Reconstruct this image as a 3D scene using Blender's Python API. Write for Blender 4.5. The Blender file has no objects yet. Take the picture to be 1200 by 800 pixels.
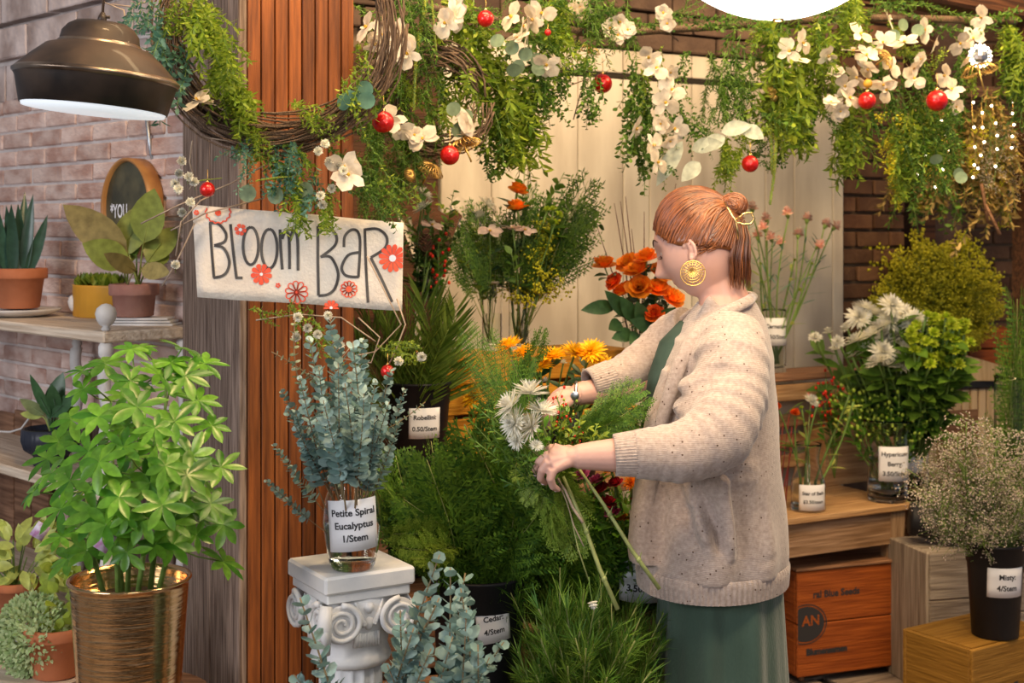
import bpy, math, random
import numpy as np
from mathutils import Vector, Matrix, Quaternion, noise
R = math.radians; PI = math.pi
sc = bpy.context.scene
COL = sc.collection
# ------------------------------------------------------------------ camera, world, lights, exposure
CZ = 1.6; F = 1600.0; HY = 270.0
def P(px, py, D):
    return Vector(((px-600)/F*D, D, CZ-(py-HY)/F*D))
cam = bpy.data.cameras.new('camera'); camo = bpy.data.objects.new('camera', cam); COL.objects.link(camo)
camo.location = (0, 0, CZ); camo.rotation_euler = (R(90), 0, 0)
cam.sensor_width = 36; cam.lens = 36*F/1200; cam.shift_y = -(400-HY)/1200
cam.dof.use_dof = True; cam.dof.focus_distance = 2.9; cam.dof.aperture_fstop = 5.6
cam.clip_start = .05
sc.camera = camo
w = bpy.data.worlds.new('world'); sc.world = w; w.use_nodes = True
w.node_tree.nodes['Background'].inputs[0].default_value = (.86, .87, 1.0, 1)
w.node_tree.nodes['Background'].inputs[1].default_value = .20
sc.view_settings.view_transform = 'Standard'; sc.view_settings.look = 'None'
sc.view_settings.gamma = 1; sc.view_settings.use_curve_mapping = False
sc.view_settings.exposure = 0.24
def area(name, loc, target, size, energy, color):
    l = bpy.data.lights.new(name, 'AREA'); l.shape = 'RECTANGLE'; l.size = size[0]; l.size_y = size[1]
    l.energy = energy; l.color = color
    o = bpy.data.objects.new(name, l); COL.objects.link(o); o.location = loc
    o.rotation_euler = (Vector(target)-Vector(loc)).to_track_quat('-Z', 'Y').to_euler(); return o
area('window_daylight', (-3.2, -.3, 2.3), (-.9, 3.2, 1.1), (1.6, 1.4), 84, (.93, .94, 1.0))
area('front_daylight', (1.2, -1.6, 2.6), (.2, 3.2, 1.0), (2.0, 1.0), 36, (1.0, .93, .88))
area('ceiling_track_light', (.2, 3.0, 3.3), (.6, 4.6, 1.4), (1.6, .4), 44, (1.0, .72, .40))
area('ceiling_spot_right', (1.9, 3.6, 3.2), (1.5, 5.4, 1.1), (.8, .4), 56, (1.0, .68, .34))
area('ceiling_spot_pillar', (-.2, 2.0, 3.2), (-.5, 3.3, 2.0), (.3, .3), 30, (1.0, .66, .32))
area('ceiling_spot_front', (1.15, 2.0, 3.1), (.35, 3.1, 1.2), (.35, .35), 22, (1.0, .78, .5))

# ------------------------------------------------------------------ mesh builder
class M:
    def __init__(s): s.v = []; s.f = []; s.n = 0
    def add(s, v, f, mat=0):
        v = np.asarray(v, float).reshape(-1, 3)
        if isinstance(f, np.ndarray): s.f.append((f+s.n, mat))
        else:
            by = {}
            for q in f: by.setdefault(len(q), []).append(q)
            for q in by.values(): s.f.append((np.array(q)+s.n, mat))
        s.v.append(v); s.n += len(v)
    def inst(s, T, mats, mat=0):                      # T=(verts,tri faces); mats list of (3x3, pos)
        if not mats: return
        tv, tf = T; k = len(mats)
        A = np.array([m[0] for m in mats]); p = np.array([m[1] for m in mats])
        v = np.einsum('kij,nj->kni', A, tv)+p[:, None, :]
        f = (tf[None]+(np.arange(k)*len(tv))[:, None, None]).reshape(-1, tf.shape[1])
        s.add(v.reshape(-1, 3), f, mat)
    def mesh(s, name, mats, smooth=True):
        me = bpy.data.meshes.new(name)
        if not s.v: return me
        v = np.concatenate(s.v); me.vertices.add(len(v)); me.vertices.foreach_set('co', v.ravel())
        nl = sum(f.size for f, _ in s.f); nf = sum(len(f) for f, _ in s.f)
        me.loops.add(nl); me.polygons.add(nf)
        me.loops.foreach_set('vertex_index', np.concatenate([f.ravel() for f, _ in s.f]).astype(np.int32))
        tot = np.concatenate([np.full(len(f), f.shape[1]) for f, _ in s.f])
        me.polygons.foreach_set('loop_start', (np.cumsum(tot)-tot).astype(np.int32))
        me.polygons.foreach_set('material_index', np.concatenate([np.full(len(f), m) for f, m in s.f]).astype(np.int32))
        me.polygons.foreach_set('use_smooth', np.full(nf, bool(smooth)))
        for m in (mats if isinstance(mats, (list, tuple)) else [mats]): me.materials.append(m)
        me.update(calc_edges=True); return me
def box(m, c, s, rz=0, mat=0, jit=0, bev=0):
    c = np.array(c, float); h = np.array(s, float)/2
    if bev:
        b = min(bev, *(h*.8)); v = []
        for z, k in ((-h[2], b), (-h[2]+b, 0), (h[2]-b, 0), (h[2], b)):
            for x, y in ((-1, -1), (1, -1), (1, 1), (-1, 1)):
                if k: v.append((x*(h[0]-b), y*(h[1]-b), z))
                else: v += [(x*(h[0]-(0 if x*y > 0 else b)), y*(h[1]-(b if x*y > 0 else 0)), z), (x*(h[0]-(b if x*y > 0 else 0)), y*(h[1]-(0 if x*y > 0 else b)), z)]
        f = [(3, 2, 1, 0), (20, 21, 22, 23)]
        for i in range(8): f.append((4+i, 4+(i+1) % 8, 12+(i+1) % 8, 12+i))
        for i in range(4):
            a = 4+2*i; j = (i+1) % 4
            f.append((i, a+1, a)); f.append((i, j, 4+2*j, a+1)); f.append((20+i, a+8, a+9)); f.append((20+i, a+9, 12+2*j, 20+j))
        v = np.array(v, float)
    else:
        v = np.array([(x, y, z) for z in (-1, 1) for x, y in ((-1, -1), (1, -1), (1, 1), (-1, 1))], float)*h
        f = [(3, 2, 1, 0), (4, 5, 6, 7)]+[(i, (i+1) % 4, 4+(i+1) % 4, 4+i) for i in range(4)]
    if jit: v = v+np.random.RandomState(int(abs(c.sum())*1e4) % 99991).uniform(-jit, jit, v.shape)
    if rz: ca, sa = math.cos(rz), math.sin(rz); v = v@np.array([[ca, sa, 0], [-sa, ca, 0], [0, 0, 1]])
    m.add(v+c, f, mat)
def tube(m, pts, r, seg=6, mat=0, cap=True, flat=1.0):
    pts = [Vector(p) for p in pts]; n = len(pts)
    rr = r if hasattr(r, '__len__') else [r]*n
    v = []; up = None
    for i, p in enumerate(pts):
        t = (pts[min(i+1, n-1)]-pts[max(i-1, 0)]).normalized()
        if up is None: up = t.orthogonal().normalized()
        else:
            up = up-t*up.dot(t); up = up.normalized() if up.length > 1e-6 else t.orthogonal().normalized()
        b = t.cross(up)
        for k in range(seg):
            a = 2*PI*k/seg; v.append(p+(up*math.cos(a)*flat+b*math.sin(a))*rr[i])
    f = [(i*seg+k, i*seg+(k+1) % seg, (i+1)*seg+(k+1) % seg, (i+1)*seg+k) for i in range(n-1) for k in range(seg)]
    if cap: f += [tuple(range(seg))[::-1], tuple((n-1)*seg+k for k in range(seg))]
    m.add([tuple(q) for q in v], f, mat)
def lathe(m, prof, seg=32, mat=0, c=(0, 0, 0), mod=None, twist=0):
    v = []
    for i, (r, z) in enumerate(prof):
        for k in range(seg):
            a = 2*PI*k/seg; q = r*(mod(a, i, z) if mod else 1)
            v.append((c[0]+q*math.cos(a), c[1]+q*math.sin(a), c[2]+z))
    n = len(prof)
    f = [(i*seg+k, i*seg+(k+1) % seg, (i+1)*seg+(k+1) % seg, (i+1)*seg+k) for i in range(n-1) for k in range(seg)]
    f += [tuple(range(seg))[::-1], tuple((n-1)*seg+k for k in range(seg))]
    m.add(v, f, mat)
def ball(m, c, r, mat=0, n=12, sq=(1, 1, 1), bump=0, seed=0):
    v = []; h = n//2
    rs = random.Random(seed)
    for i in range(1, h):
        for k in range(n):
            a = 2*PI*k/n; t = PI*i/h; q = r*(1+bump*rs.uniform(-1, 1))
            v.append((c[0]+q*sq[0]*math.sin(t)*math.cos(a), c[1]+q*sq[1]*math.sin(t)*math.sin(a), c[2]+q*sq[2]*math.cos(t)))
    v += [(c[0], c[1], c[2]+r*sq[2]), (c[0], c[1], c[2]-r*sq[2])]; T = len(v)-2
    f = [(i*n+k, (i+1)*n+k, (i+1)*n+(k+1) % n, i*n+(k+1) % n) for i in range(h-2) for k in range(n)]
    f += [(T, k, (k+1) % n) for k in range(n)]+[(T+1, (h-2)*n+(k+1) % n, (h-2)*n+k) for k in range(n)]
    m.add(v, f, mat)
# ------------------------------------------------------------------ objects
def part(name, m, mat, parent=None, kind=None, smooth=True, label=None):
    me = m if isinstance(m, bpy.types.Mesh) else m.mesh(name, mat, smooth)
    o = bpy.data.objects.new(name, me); COL.objects.link(o)
    if parent: o.parent = parent
    if kind: o['kind'] = kind
    if label: o['label'] = label
    return o
def tag(o, label, cat, group=None, kind=None):
    o['label'] = label; o['category'] = cat
    if group: o['group'] = group
    if kind: o['kind'] = kind
    return o
def thing(name, label, cat, loc=(0, 0, 0), rz=0, group=None):
    o = bpy.data.objects.new(name, None); COL.objects.link(o); o.empty_display_size = .05
    o.location = loc; o.rotation_euler = (0, 0, rz); return tag(o, label, cat, group)
def struct(name, m, mat, loc=(0, 0, 0), rz=0, smooth=False):
    o = part(name, m, mat, None, 'structure', smooth); o.location = loc; o.rotation_euler = (0, 0, rz); return o
# ------------------------------------------------------------------ materials
def _nt(name):
    m = bpy.data.materials.new(name); m.use_nodes = True; nt = m.node_tree
    return m, nt, nt.nodes['Principled BSDF'], lambda t: nt.nodes.new('ShaderNode'+t)
def mix(nt, N, fac, a, b, mode='MIX'):
    x = N('Mix'); x.data_type = 'RGBA'; x.blend_type = mode
    for i, v in ((0, fac), (6, a), (7, b)):
        if isinstance(v, bpy.types.NodeSocket): nt.links.new(v, x.inputs[i])
        else: x.inputs[i].default_value = v if i == 0 else (*v[:3], 1)
    return x.outputs[2]
def mat(name, c, c2=None, rough=.5, metal=0, scale=8, bump=0, bscale=60, rnd=0, stretch=(1, 1, 1), spec=.5, trans=0, ior=1.45, emit=0, detail=4, sheen=0, sss=0, coat=0):
    m, nt, b, N = _nt(name); L = nt.links.new
    b.inputs['Base Color'].default_value = (*c, 1); b.inputs['Roughness'].default_value = rough
    b.inputs['Metallic'].default_value = metal; b.inputs['IOR'].default_value = ior
    b.inputs['Specular IOR Level'].default_value = spec; b.inputs['Transmission Weight'].default_value = trans
    if sheen: b.inputs['Sheen Weight'].default_value = sheen
    if coat: b.inputs['Coat Weight'].default_value = coat
    if sss: b.inputs['Subsurface Weight'].default_value = sss; b.inputs['Subsurface Radius'].default_value = (.01, .004, .002); b.inputs['Subsurface Scale'].default_value = 1
    if emit: b.inputs['Emission Color'].default_value = (*c, 1); b.inputs['Emission Strength'].default_value = emit
    if c2 or bump:
        tc = N('TexCoord'); mp = N('Mapping'); mp.inputs['Scale'].default_value = stretch
        L(tc.outputs['Object'], mp.inputs[0])
        if rnd:
            oi = N('ObjectInfo'); cm = N('CombineXYZ'); mu = N('Math'); mu.operation = 'MULTIPLY'; mu.inputs[1].default_value = 37
            L(oi.outputs['Random'], mu.inputs[0])
            for i in range(3): L(mu.outputs[0], cm.inputs[i])
            L(cm.outputs[0], mp.inputs['Location'])
    if c2:
        n = N('TexNoise'); n.inputs['Scale'].default_value = scale; n.inputs['Detail'].default_value = detail
        L(mp.outputs[0], n.inputs[0]); cr = N('ValToRGB'); cr.color_ramp.elements[0].position = .35; cr.color_ramp.elements[1].position = .65
        cr.color_ramp.elements[0].color = (*c, 1); cr.color_ramp.elements[1].color = (*c2, 1); L(n.outputs[0], cr.inputs[0])
        out = cr.outputs[0]
        if rnd:
            hs = N('HueSaturation'); mr = N('MapRange'); mr.inputs[3].default_value = 1-rnd; mr.inputs[4].default_value = 1+rnd
            L(oi.outputs['Random'], mr.inputs[0]); L(mr.outputs[0], hs.inputs['Value']); L(out, hs.inputs['Color']); out = hs.outputs[0]
        L(out, b.inputs['Base Color'])
    if bump:
        n2 = N('TexNoise'); n2.inputs['Scale'].default_value = bscale; n2.inputs['Detail'].default_value = 5
        L(mp.outputs[0], n2.inputs[0]); bp = N('Bump'); bp.inputs['Strength'].default_value = bump; bp.inputs['Distance'].default_value = .01
        L(n2.outputs[0], bp.inputs['Height']); L(bp.outputs[0], b.inputs['Normal'])
    return m
def wood(name, c, c2, axis='x', rnd=.15, rough=.6, bump=.4, scale=5, knots=True):
    st = {'x': (.9, 16, 16), 'y': (16, .9, 16), 'z': (16, 16, .9)}[axis]
    m = mat(name, c, c2, rough=rough, scale=scale, bump=bump, bscale=10, rnd=rnd, stretch=st, spec=.3, detail=8)
    return m
def leafm(name, c, c2, rough=.45, tr=.35, spec=.4):
    m, nt, b, N = _nt(name); L = nt.links.new
    g = N('NewGeometry'); cr = N('ValToRGB'); cr.color_ramp.elements[0].color = (*c, 1); cr.color_ramp.elements[1].color = (*c2, 1)
    L(g.outputs['Random Per Island'], cr.inputs[0]); tx = N('TexCoord'); nz = N('TexNoise'); nz.inputs['Scale'].default_value = 45; nz.inputs['Detail'].default_value = 3; L(tx.outputs['Object'], nz.inputs[0]); nr = N('MapRange'); nr.inputs[1].default_value = .3; nr.inputs[2].default_value = .7; nr.inputs[3].default_value = .72; nr.inputs[4].default_value = 1.22; L(nz.outputs[0], nr.inputs[0]); h0 = N('HueSaturation'); L(nr.outputs[0], h0.inputs['Value']); L(cr.outputs[0], h0.inputs['Color'])
    oi = N('ObjectInfo'); hs = N('HueSaturation'); mr = N('MapRange'); mr.inputs[3].default_value = .78; mr.inputs[4].default_value = 1.2
    L(oi.outputs['Random'], mr.inputs[0]); L(mr.outputs[0], hs.inputs['Value']); L(h0.outputs[0], hs.inputs['Color'])
    L(hs.outputs[0], b.inputs['Base Color']); b.inputs['Roughness'].default_value = rough; b.inputs['Specular IOR Level'].default_value = spec
    t = N('BsdfTranslucent'); L(hs.outputs[0], t.inputs[0]); ms = N('MixShader'); ms.inputs[0].default_value = tr
    L(b.outputs[0], ms.inputs[1]); L(t.outputs[0], ms.inputs[2]); L(ms.outputs[0], nt.nodes['Material Output'].inputs[0])
    return m
MT = dict(
 brickL=mat('pale_brick', (.44, .26, .205), (.72, .56, .49), .85, scale=9, bump=.5, bscale=50, rnd=.16, stretch=(1, 1, 2)),
 brickS=mat('greyish_brick', (.32, .24, .21), (.60, .50, .46), .85, scale=9, bump=.5, bscale=40, rnd=.15),  # greyer brick for the soldier course and the blocks above it
 mortL=mat('pale_mortar', (.56, .48, .45), (.72, .66, .62), .9, scale=12, bump=.5, bscale=70),
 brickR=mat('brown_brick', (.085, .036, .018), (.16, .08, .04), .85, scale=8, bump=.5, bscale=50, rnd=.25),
 mortR=mat('brown_mortar', (.13, .085, .055), (.20, .14, .09), .9, scale=12, bump=.4),
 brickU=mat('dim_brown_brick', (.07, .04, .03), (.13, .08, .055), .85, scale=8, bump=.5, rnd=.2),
 board=mat('whitewashed_board', (.46, .40, .33), (.66, .60, .51), .7, scale=3, bump=.06, bscale=14, rnd=.05, stretch=(2.5, 2.5, .6), detail=7),
 floor=wood('floor_wood', (.16, .12, .10), (.36, .29, .24), 'x', rnd=.2),
 plank=wood('orange_plank', (.115, .036, .012), (.26, .080, .020), 'z', rnd=.34, rough=.5, scale=6, bump=.2),
 plankG=wood('weathered_plank', (.10, .065, .048), (.31, .225, .175), 'z', rnd=.15, rough=.8, scale=8),
 dark=mat('dark_gap', (.02, .014, .01), rough=.9), beam=wood('dark_beam', (.035, .015, .008), (.11, .045, .02), 'x'),
 black=mat('black_plastic', (.010, .010, .013), (.02, .02, .024), .5, scale=5, bump=.05, spec=.3), paper=mat('white_paper', (.78, .78, .82), (.86, .86, .88), .7, scale=3),
 ink=mat('black_ink', (.03, .03, .035), rough=.6), red=mat('red_ink', (.75, .07, .03), (.85, .12, .05), .6, scale=30),
 banner=mat('banner_paper', (.66, .58, .50), (.76, .69, .60), .85, scale=14, bump=.25, bscale=120), marker=mat('marker_ink', (.035, .03, .03), (.10, .09, .08), .6, scale=30, stretch=(1, 1, .3)),
 glass=mat('clear_glass', (1, 1, 1), rough=.0, trans=1, ior=1.3), water=mat('vase_water', (.92, .96, .88), rough=0, trans=1, ior=1.2),
 plaster=mat('white_plaster', (.60, .61, .63), (.78, .77, .75), .6, scale=9, bump=.12, bscale=40),
 brass=mat('ribbed_brass', (.70, .42, .18), (.80, .52, .26), .13, 1, scale=10, bump=.25, bscale=8, stretch=(1, 1, 14)),
 terra=mat('terracotta', (.42, .13, .05), (.56, .20, .09), .8, scale=7, bump=.1), terra2=mat('rosy_clay', (.30, .13, .10), (.42, .22, .17), .85, scale=9, bump=.2),
 gold=mat('mustard_glaze', (.52, .25, .02), (.66, .34, .04), .45, scale=4), navy=mat('black_ceramic', (.012, .016, .03), (.03, .035, .05), .45, scale=4),
 soil=mat('potting_soil', (.03, .02, .012), (.08, .055, .03), .95, scale=60, bump=.8), pine_w=wood('pale_shelf_wood', (.50, .38, .27), (.74, .62, .48), 'x', rnd=.05),
 whitew=mat('chalk_white_paint', (.52, .50, .48), (.68, .66, .63), .6, scale=14, bump=.1), lampm=mat('aged_dark_metal', (.012, .009, .008), (.07, .045, .03), .55, .25, scale=7, bump=.15, bscale=18, coat=.1),
 rimm=mat('worn_lamp_rim', (.10, .07, .05), (.42, .33, .25), .3, .9, scale=9, stretch=(1, 1, .3)),
 lampw=mat('lamp_white_enamel', (.80, .86, .92), rough=.3, emit=.55), globe=mat('glowing_opal_glass', (1, .95, .86), rough=.3, emit=5),  # enamel lining emits a little so the shade looks lit inside
 metal=mat('brushed_brass', (.75, .52, .22), rough=.25, metal=1), steel=mat('steel', (.6, .62, .66), rough=.3, metal=1),
 bauble=mat('red_glass_bauble', (.55, .008, .008), (.75, .02, .015), .22, .35, scale=40, bump=.2, bscale=160, coat=.5),
 crateO=wood('yellow_crate_wood', (.50, .20, .015), (.72, .34, .03), 'x', rnd=.1), crateR=wood('red_orange_crate_wood', (.22, .050, .010), (.37, .095, .018), 'x', rnd=.05, rough=.5),
 crateY=wood('ochre_crate_wood', (.22, .105, .014), (.35, .18, .032), 'x', rnd=.08), crateG=wood('grey_board', (.20, .16, .13), (.42, .36, .30), 'x', rnd=.1),
 crateB=wood('brown_crate_wood', (.13, .06, .03), (.30, .16, .09), 'x', rnd=.2), table=wood('table_wood', (.36, .19, .08), (.60, .37, .18), 'x', rnd=.08), tleg=wood('table_leg_wood', (.22, .13, .07), (.42, .28, .17), 'z', rnd=.08),
 vine=wood('vine_bark', (.06, .035, .022), (.20, .13, .085), 'z', rnd=.2, scale=30), twig=mat('pale_twig', (.28, .2, .14), (.45, .34, .25), .8, scale=40), dtwig=mat('dark_twig', (.07, .025, .02), (.13, .05, .04), .7, scale=40),
 rtwig=mat('red_twig', (.22, .02, .02), (.32, .04, .03), .6, scale=40), gwire=mat('gold_wire', (.72, .46, .14), rough=.35, metal=.85),
 bulb=mat('fairy_light', (1, .86, .6), emit=9), skin=mat('skin', (.55, .30, .235), (.64, .38, .31), .45, scale=5, sss=.06, bump=.03, bscale=90), lip=mat('lips', (.50, .17, .16), rough=.4),
 nail=mat('nail', (.66, .50, .56), rough=.2), hair=leafm('auburn_hair', (.07, .017, .004), (.30, .095, .024), .38, 0, .7), brow=mat('brow_hair', (.06, .025, .015), rough=.7),
 shirt=mat('green_shirt', (.03, .06, .045), (.05, .085, .065), .85, scale=20), shoe=mat('tan_shoe', (.25, .13, .07), rough=.5),
 stem=leafm('green_stem', (.12, .22, .04), (.22, .34, .08), tr=.1), stem2=mat('brown_stem', (.16, .10, .05), (.28, .2, .1), .7, scale=30), stemP=leafm('olive_stem', (.22, .28, .08), (.36, .38, .14), tr=.1),
 sdol=leafm('silver_dollar', (.10, .17, .10), (.24, .32, .20), .6, .3), crateGz=wood('grey_board_upright', (.20, .16, .13), (.42, .36, .30), 'z', rnd=.1), apron=wood('apron_wood', (.20, .11, .055), (.40, .25, .15), 'x', rnd=.08), euc=leafm('eucalyptus_leaf', (.15, .27, .25), (.36, .50, .47), .6, .2), eucy=leafm('eucalyptus_young_leaf', (.26, .36, .20), (.42, .50, .36), .6, .25),
 cedar=leafm('cedar_leaf', (.03, .10, .012), (.17, .31, .03), .55, .25), cedarY=leafm('fresh_cedar_leaf', (.14, .26, .02), (.34, .46, .06), .55, .3), pine=leafm('pine_needle', (.045, .15, .014), (.24, .38, .045), .5, .2),
 vineL=leafm('bamboo_vine_leaf', (.13, .24, .018), (.42, .52, .06), .45, .4), vineD=leafm('dark_vine_leaf', (.035, .105, .015), (.15, .27, .035), .45, .3), blueL=leafm('blue_green_leaf', (.08, .22, .15), (.2, .38, .28), .5, .3),
 amar=leafm('amaranth_rope', (.26, .33, .03), (.48, .52, .08), .7, .2), palm=leafm('palm_leaflet', (.06, .12, .012), (.22, .31, .05), .4, .3), schef=leafm('schefflera_leaf', (.045, .17, .012), (.17, .38, .035), .28, .3, .5),
 lime=leafm('lime_variegated_leaf', (.34, .48, .05), (.70, .74, .22), .4, .35), pale=leafm('pale_green_leaf', (.24, .36, .12), (.48, .56, .28), .6, .3), snake=leafm('snake_plant_leaf', (.012, .045, .03), (.05, .12, .075), .3, .1),
 agla=leafm('aglaonema_leaf', (.16, .28, .03), (.34, .36, .10), .35, .3), aglau=leafm('aglaonema_olive_leaf', (.32, .27, .09), (.46, .38, .16), .4, .3), dleaf=leafm('dark_green_leaf', (.02, .075, .025), (.07, .16, .06), .35, .2),
 rose=leafm('orange_rose_petal', (.85, .20, .01), (1.0, .42, .03), .5, .35), rosed=leafm('red_orange_rose_petal', (.70, .05, .01), (.95, .22, .02), .5, .3), mumw=leafm('white_petal', (.84, .82, .70), (.94, .93, .86), .5, .35),
 mumy=leafm('yellow_petal', (.90, .46, .0), (1.0, .66, .02), .5, .35), limef=leafm('lime_petal', (.36, .50, .02), (.58, .68, .05), .5, .35), carn=leafm('pink_carnation_petal', (.90, .50, .42), (.98, .82, .74), .55, .35),
 frost=leafm('frosted_leaf', (.34, .38, .30), (.52, .55, .46), .7, .3), silk=leafm('white_silk_petal', (.74, .64, .50), (.90, .82, .70), .6, .35), silkp=leafm('blush_petal', (.80, .58, .50), (.92, .76, .68), .6, .35), berryr=leafm('red_berry', (.62, .015, .01), (.8, .06, .02), .25, .05), berryg=leafm('green_berry', (.26, .40, .03), (.46, .58, .08), .3, .1),
 ctr=mat('flower_centre', (.60, .36, .03), rough=.8), misty=leafm('misty_floret', (.48, .38, .34), (.74, .66, .58), .7, .3), mistg=leafm('misty_green', (.14, .24, .05), (.28, .36, .12), .6, .3), gold_r=leafm('goldenrod_floret', (.46, .46, .01), (.86, .80, .06), .6, .3),
 magenta=leafm('magenta_petal', (.42, .04, .14), (.65, .14, .30), .5, .3), redp=leafm('crimson_petal', (.42, .01, .02), (.62, .04, .05), .5, .2), dry=leafm('dried_foliage', (.28, .19, .05), (.52, .38, .14), .7, .3), cello=mat('cellophane', (1, 1, 1), rough=.05, trans=1, ior=1.08),
 mirror=mat('dark_chalkboard_mirror', (.03, .033, .022), (.16, .14, .07), .35, .2, scale=9), frame=mat('amber_wood_frame', (.34, .15, .04), (.50, .24, .07), .4, scale=12), tagm=mat('plant_tag', (.7, .7, .8), (.45, .2, .38), .5, scale=60), cream=wood('cream_slat', (.50, .36, .20), (.66, .50, .32), 'z', rnd=.08), steelc=mat('grey_cable', (.35, .38, .42), (.5, .55, .6), .35, .8, scale=80),
 cone=mat('pine_cone', (.07, .03, .015), (.14, .07, .04), .7, scale=30), basket=wood('wicker', (.12, .05, .02), (.26, .13, .06), 'x'))
# ------------------------------------------------------------------ setting
ca, sa = math.cos, math.sin
m = M(); NB = 14
fl = struct('floor', (lambda q: (box(q, (0, 3.2, -.06), (7, 9, .1)), q)[1])(M()), MT['dark'])
fm = [M() for _ in range(3)]
for i, q in enumerate(fm): box(q, (0, 0, 0), (1.6-.2*i, .125, .02), bev=.003)
fm = [q.mesh('floor_board', MT['floor'], False) for q in fm]
rng = random.Random(3)
ang = R(31); ux, uy = Vector((ca(ang), sa(ang), 0)), Vector((-sa(ang), ca(ang), 0))
for j in range(22):
    for i in range(4):
        p = Vector((0, 3.4, -.01))+ux*((i-1.5)*1.62+rng.uniform(-.1, .1))+uy*((j-11)*.13)
        o = part('floor_board', fm[0], None, fl); o.location = p; o.rotation_euler = (0, 0, ang)
# left brick wall
AL = R(-46); WL = Vector((-.83, 3.64, 0))
q = M(); box(q, (-1.3, .06, 1.6), (2.8, .1, 3.2))
wl = struct('wall_left', q, MT['mortL'], WL, AL)
def brickmeshes(name, s, mt, n=3):
    out = []
    for i in range(n):
        q = M(); box(q, (i*1e-3, 0, 0), s, jit=.0016, bev=.004); out.append(q.mesh(name, mt, False))
    return out
bl = brickmeshes('brick', (.20, .03, .049), MT['brickL'])
z = .50; r = 0
while z < 2.03:
    x = -.09-(.105 if r % 2 else 0)
    while x > -1.55:
        o = part('brick', rng.choice(bl), None, wl); o.location = (x+rng.uniform(-.003, .003), .018+rng.uniform(-.002, .002), z); x -= .21
    z += .058; r += 1
bs = brickmeshes('soldier_brick', (.05, .03, .12), MT['brickS']); x = -.03
while x > -1.6:
    o = part('soldier_brick', rng.choice(bs), None, wl); o.location = (x, .015+rng.uniform(-.003, .003), 2.085); x -= .058
bb = brickmeshes('stone_block', (.33, .05, .10), MT['brickS'])
for k, z in enumerate((2.21, 2.325, 2.44)):
    x = -.15-.17*(k % 2)
    while x > -1.7:
        o = part('stone_block', rng.choice(bb), None, wl); o.location = (x, -.012*k, z); x -= .342
# back wall
WB = Vector((1.35, 5.6, 0))
def wallD(px):   # depth of back wall plane at pixel column
    k = (px-600)/F; t = (k*WB.y-WB.x)/(ca(ang)-k*sa(ang)); return WB.y+t*sa(ang)
def wallt(px): k = (px-600)/F; return (k*WB.y-WB.x)/(ca(ang)-k*sa(ang))
q = M(); box(q, (-1.11, .08, 1.6), (2.98, .1, 3.2))
wb = struct('wall_back', q, MT['mortR'], WB, ang)
t0 = wallt(514); i = 0; q = M(); box(q, (t0-.36, 0, 1.1), (.70, .03, 2.2)); struct('trim_7', q, MT['beam'], WB, ang); ws = [.20, .15, .21, .20, .12, .2, .165]
while t0 < -.001:
    wd = min(ws[i % 7], -t0); i += 1
    for z0, z1 in ((.0, 2.155), (2.178, 2.262)):
        q = M(); box(q, (0, 0, (z1-z0)/2), (wd-.004, .03, z1-z0), bev=.003)
        o = part('board', q, MT['board'], wb, smooth=False); o.location = (t0+wd/2, -.0+rng.uniform(-.001, .001), z0)
    t0 += wd
q = M(); box(q, (-1.15, .01, 2.167), (2.3, .03, .03)); part('shadow_gap_strip', q, MT['dark'], wb)  # dark strip put in for the shade between lower and upper boards
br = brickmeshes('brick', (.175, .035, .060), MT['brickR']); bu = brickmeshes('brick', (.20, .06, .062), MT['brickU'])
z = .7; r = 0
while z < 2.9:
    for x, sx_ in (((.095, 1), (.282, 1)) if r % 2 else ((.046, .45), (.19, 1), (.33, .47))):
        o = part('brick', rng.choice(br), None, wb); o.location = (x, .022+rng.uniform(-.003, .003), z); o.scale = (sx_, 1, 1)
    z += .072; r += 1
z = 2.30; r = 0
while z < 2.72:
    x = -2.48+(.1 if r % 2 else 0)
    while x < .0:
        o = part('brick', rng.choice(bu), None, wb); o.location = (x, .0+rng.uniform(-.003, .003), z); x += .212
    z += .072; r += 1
# deeper brick wall on the right, seen past the opening
WR = Vector((2.15, 7.2, 0)); q = M(); box(q, (0, .08, 1.6), (5, .1, 3.2)); wr = struct('wall_right', q, MT['mortR'], WR, R(12))
z = .9; r = 0
while z < 2.9:
    x = -.75+(.1 if r % 2 else 0)
    while x < 1.0:
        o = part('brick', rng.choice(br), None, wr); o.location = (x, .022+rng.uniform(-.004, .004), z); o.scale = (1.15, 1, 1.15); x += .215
    z += .083; r += 1
q = M(); box(q, (0, 0, 1.3), (.15, .06, 2.6)); tr = struct('trim_1', q, MT['brickU'], P(1106, 270, 6.4)*Vector((1, 1, 0)).length*0+Vector((P(1106, 270, 6.4).x, 6.4, 0)), R(12))
q = M(); box(q, (0, 0, 1.3), (.13, .1, 2.6)); struct('trim_2', q, MT['beam'], (P(1074, 270, 6.2).x, 6.2, 0), R(20))  # dark upright box stands in for the darkness of the opening
q = M(); box(q, (0, 0, 1.5), (.11, .1, 3.0)); struct('trim_3', q, MT['beam'], (P(1212, 270, 4.9).x, 4.9, 0), R(20))
q = M(); box(q, (0, 0, 0), (1.9, .16, .2), bev=.01); o = struct('trim_4', q, MT['beam'], (1.72, 4.84, 2.445), R(41))
q = M(); box(q, (0, 0, 0), (.55, .12, .05), bev=.005); o = struct('trim_5', q, MT['crateB'], P(1180, 110, 6.2), R(12))
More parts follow.
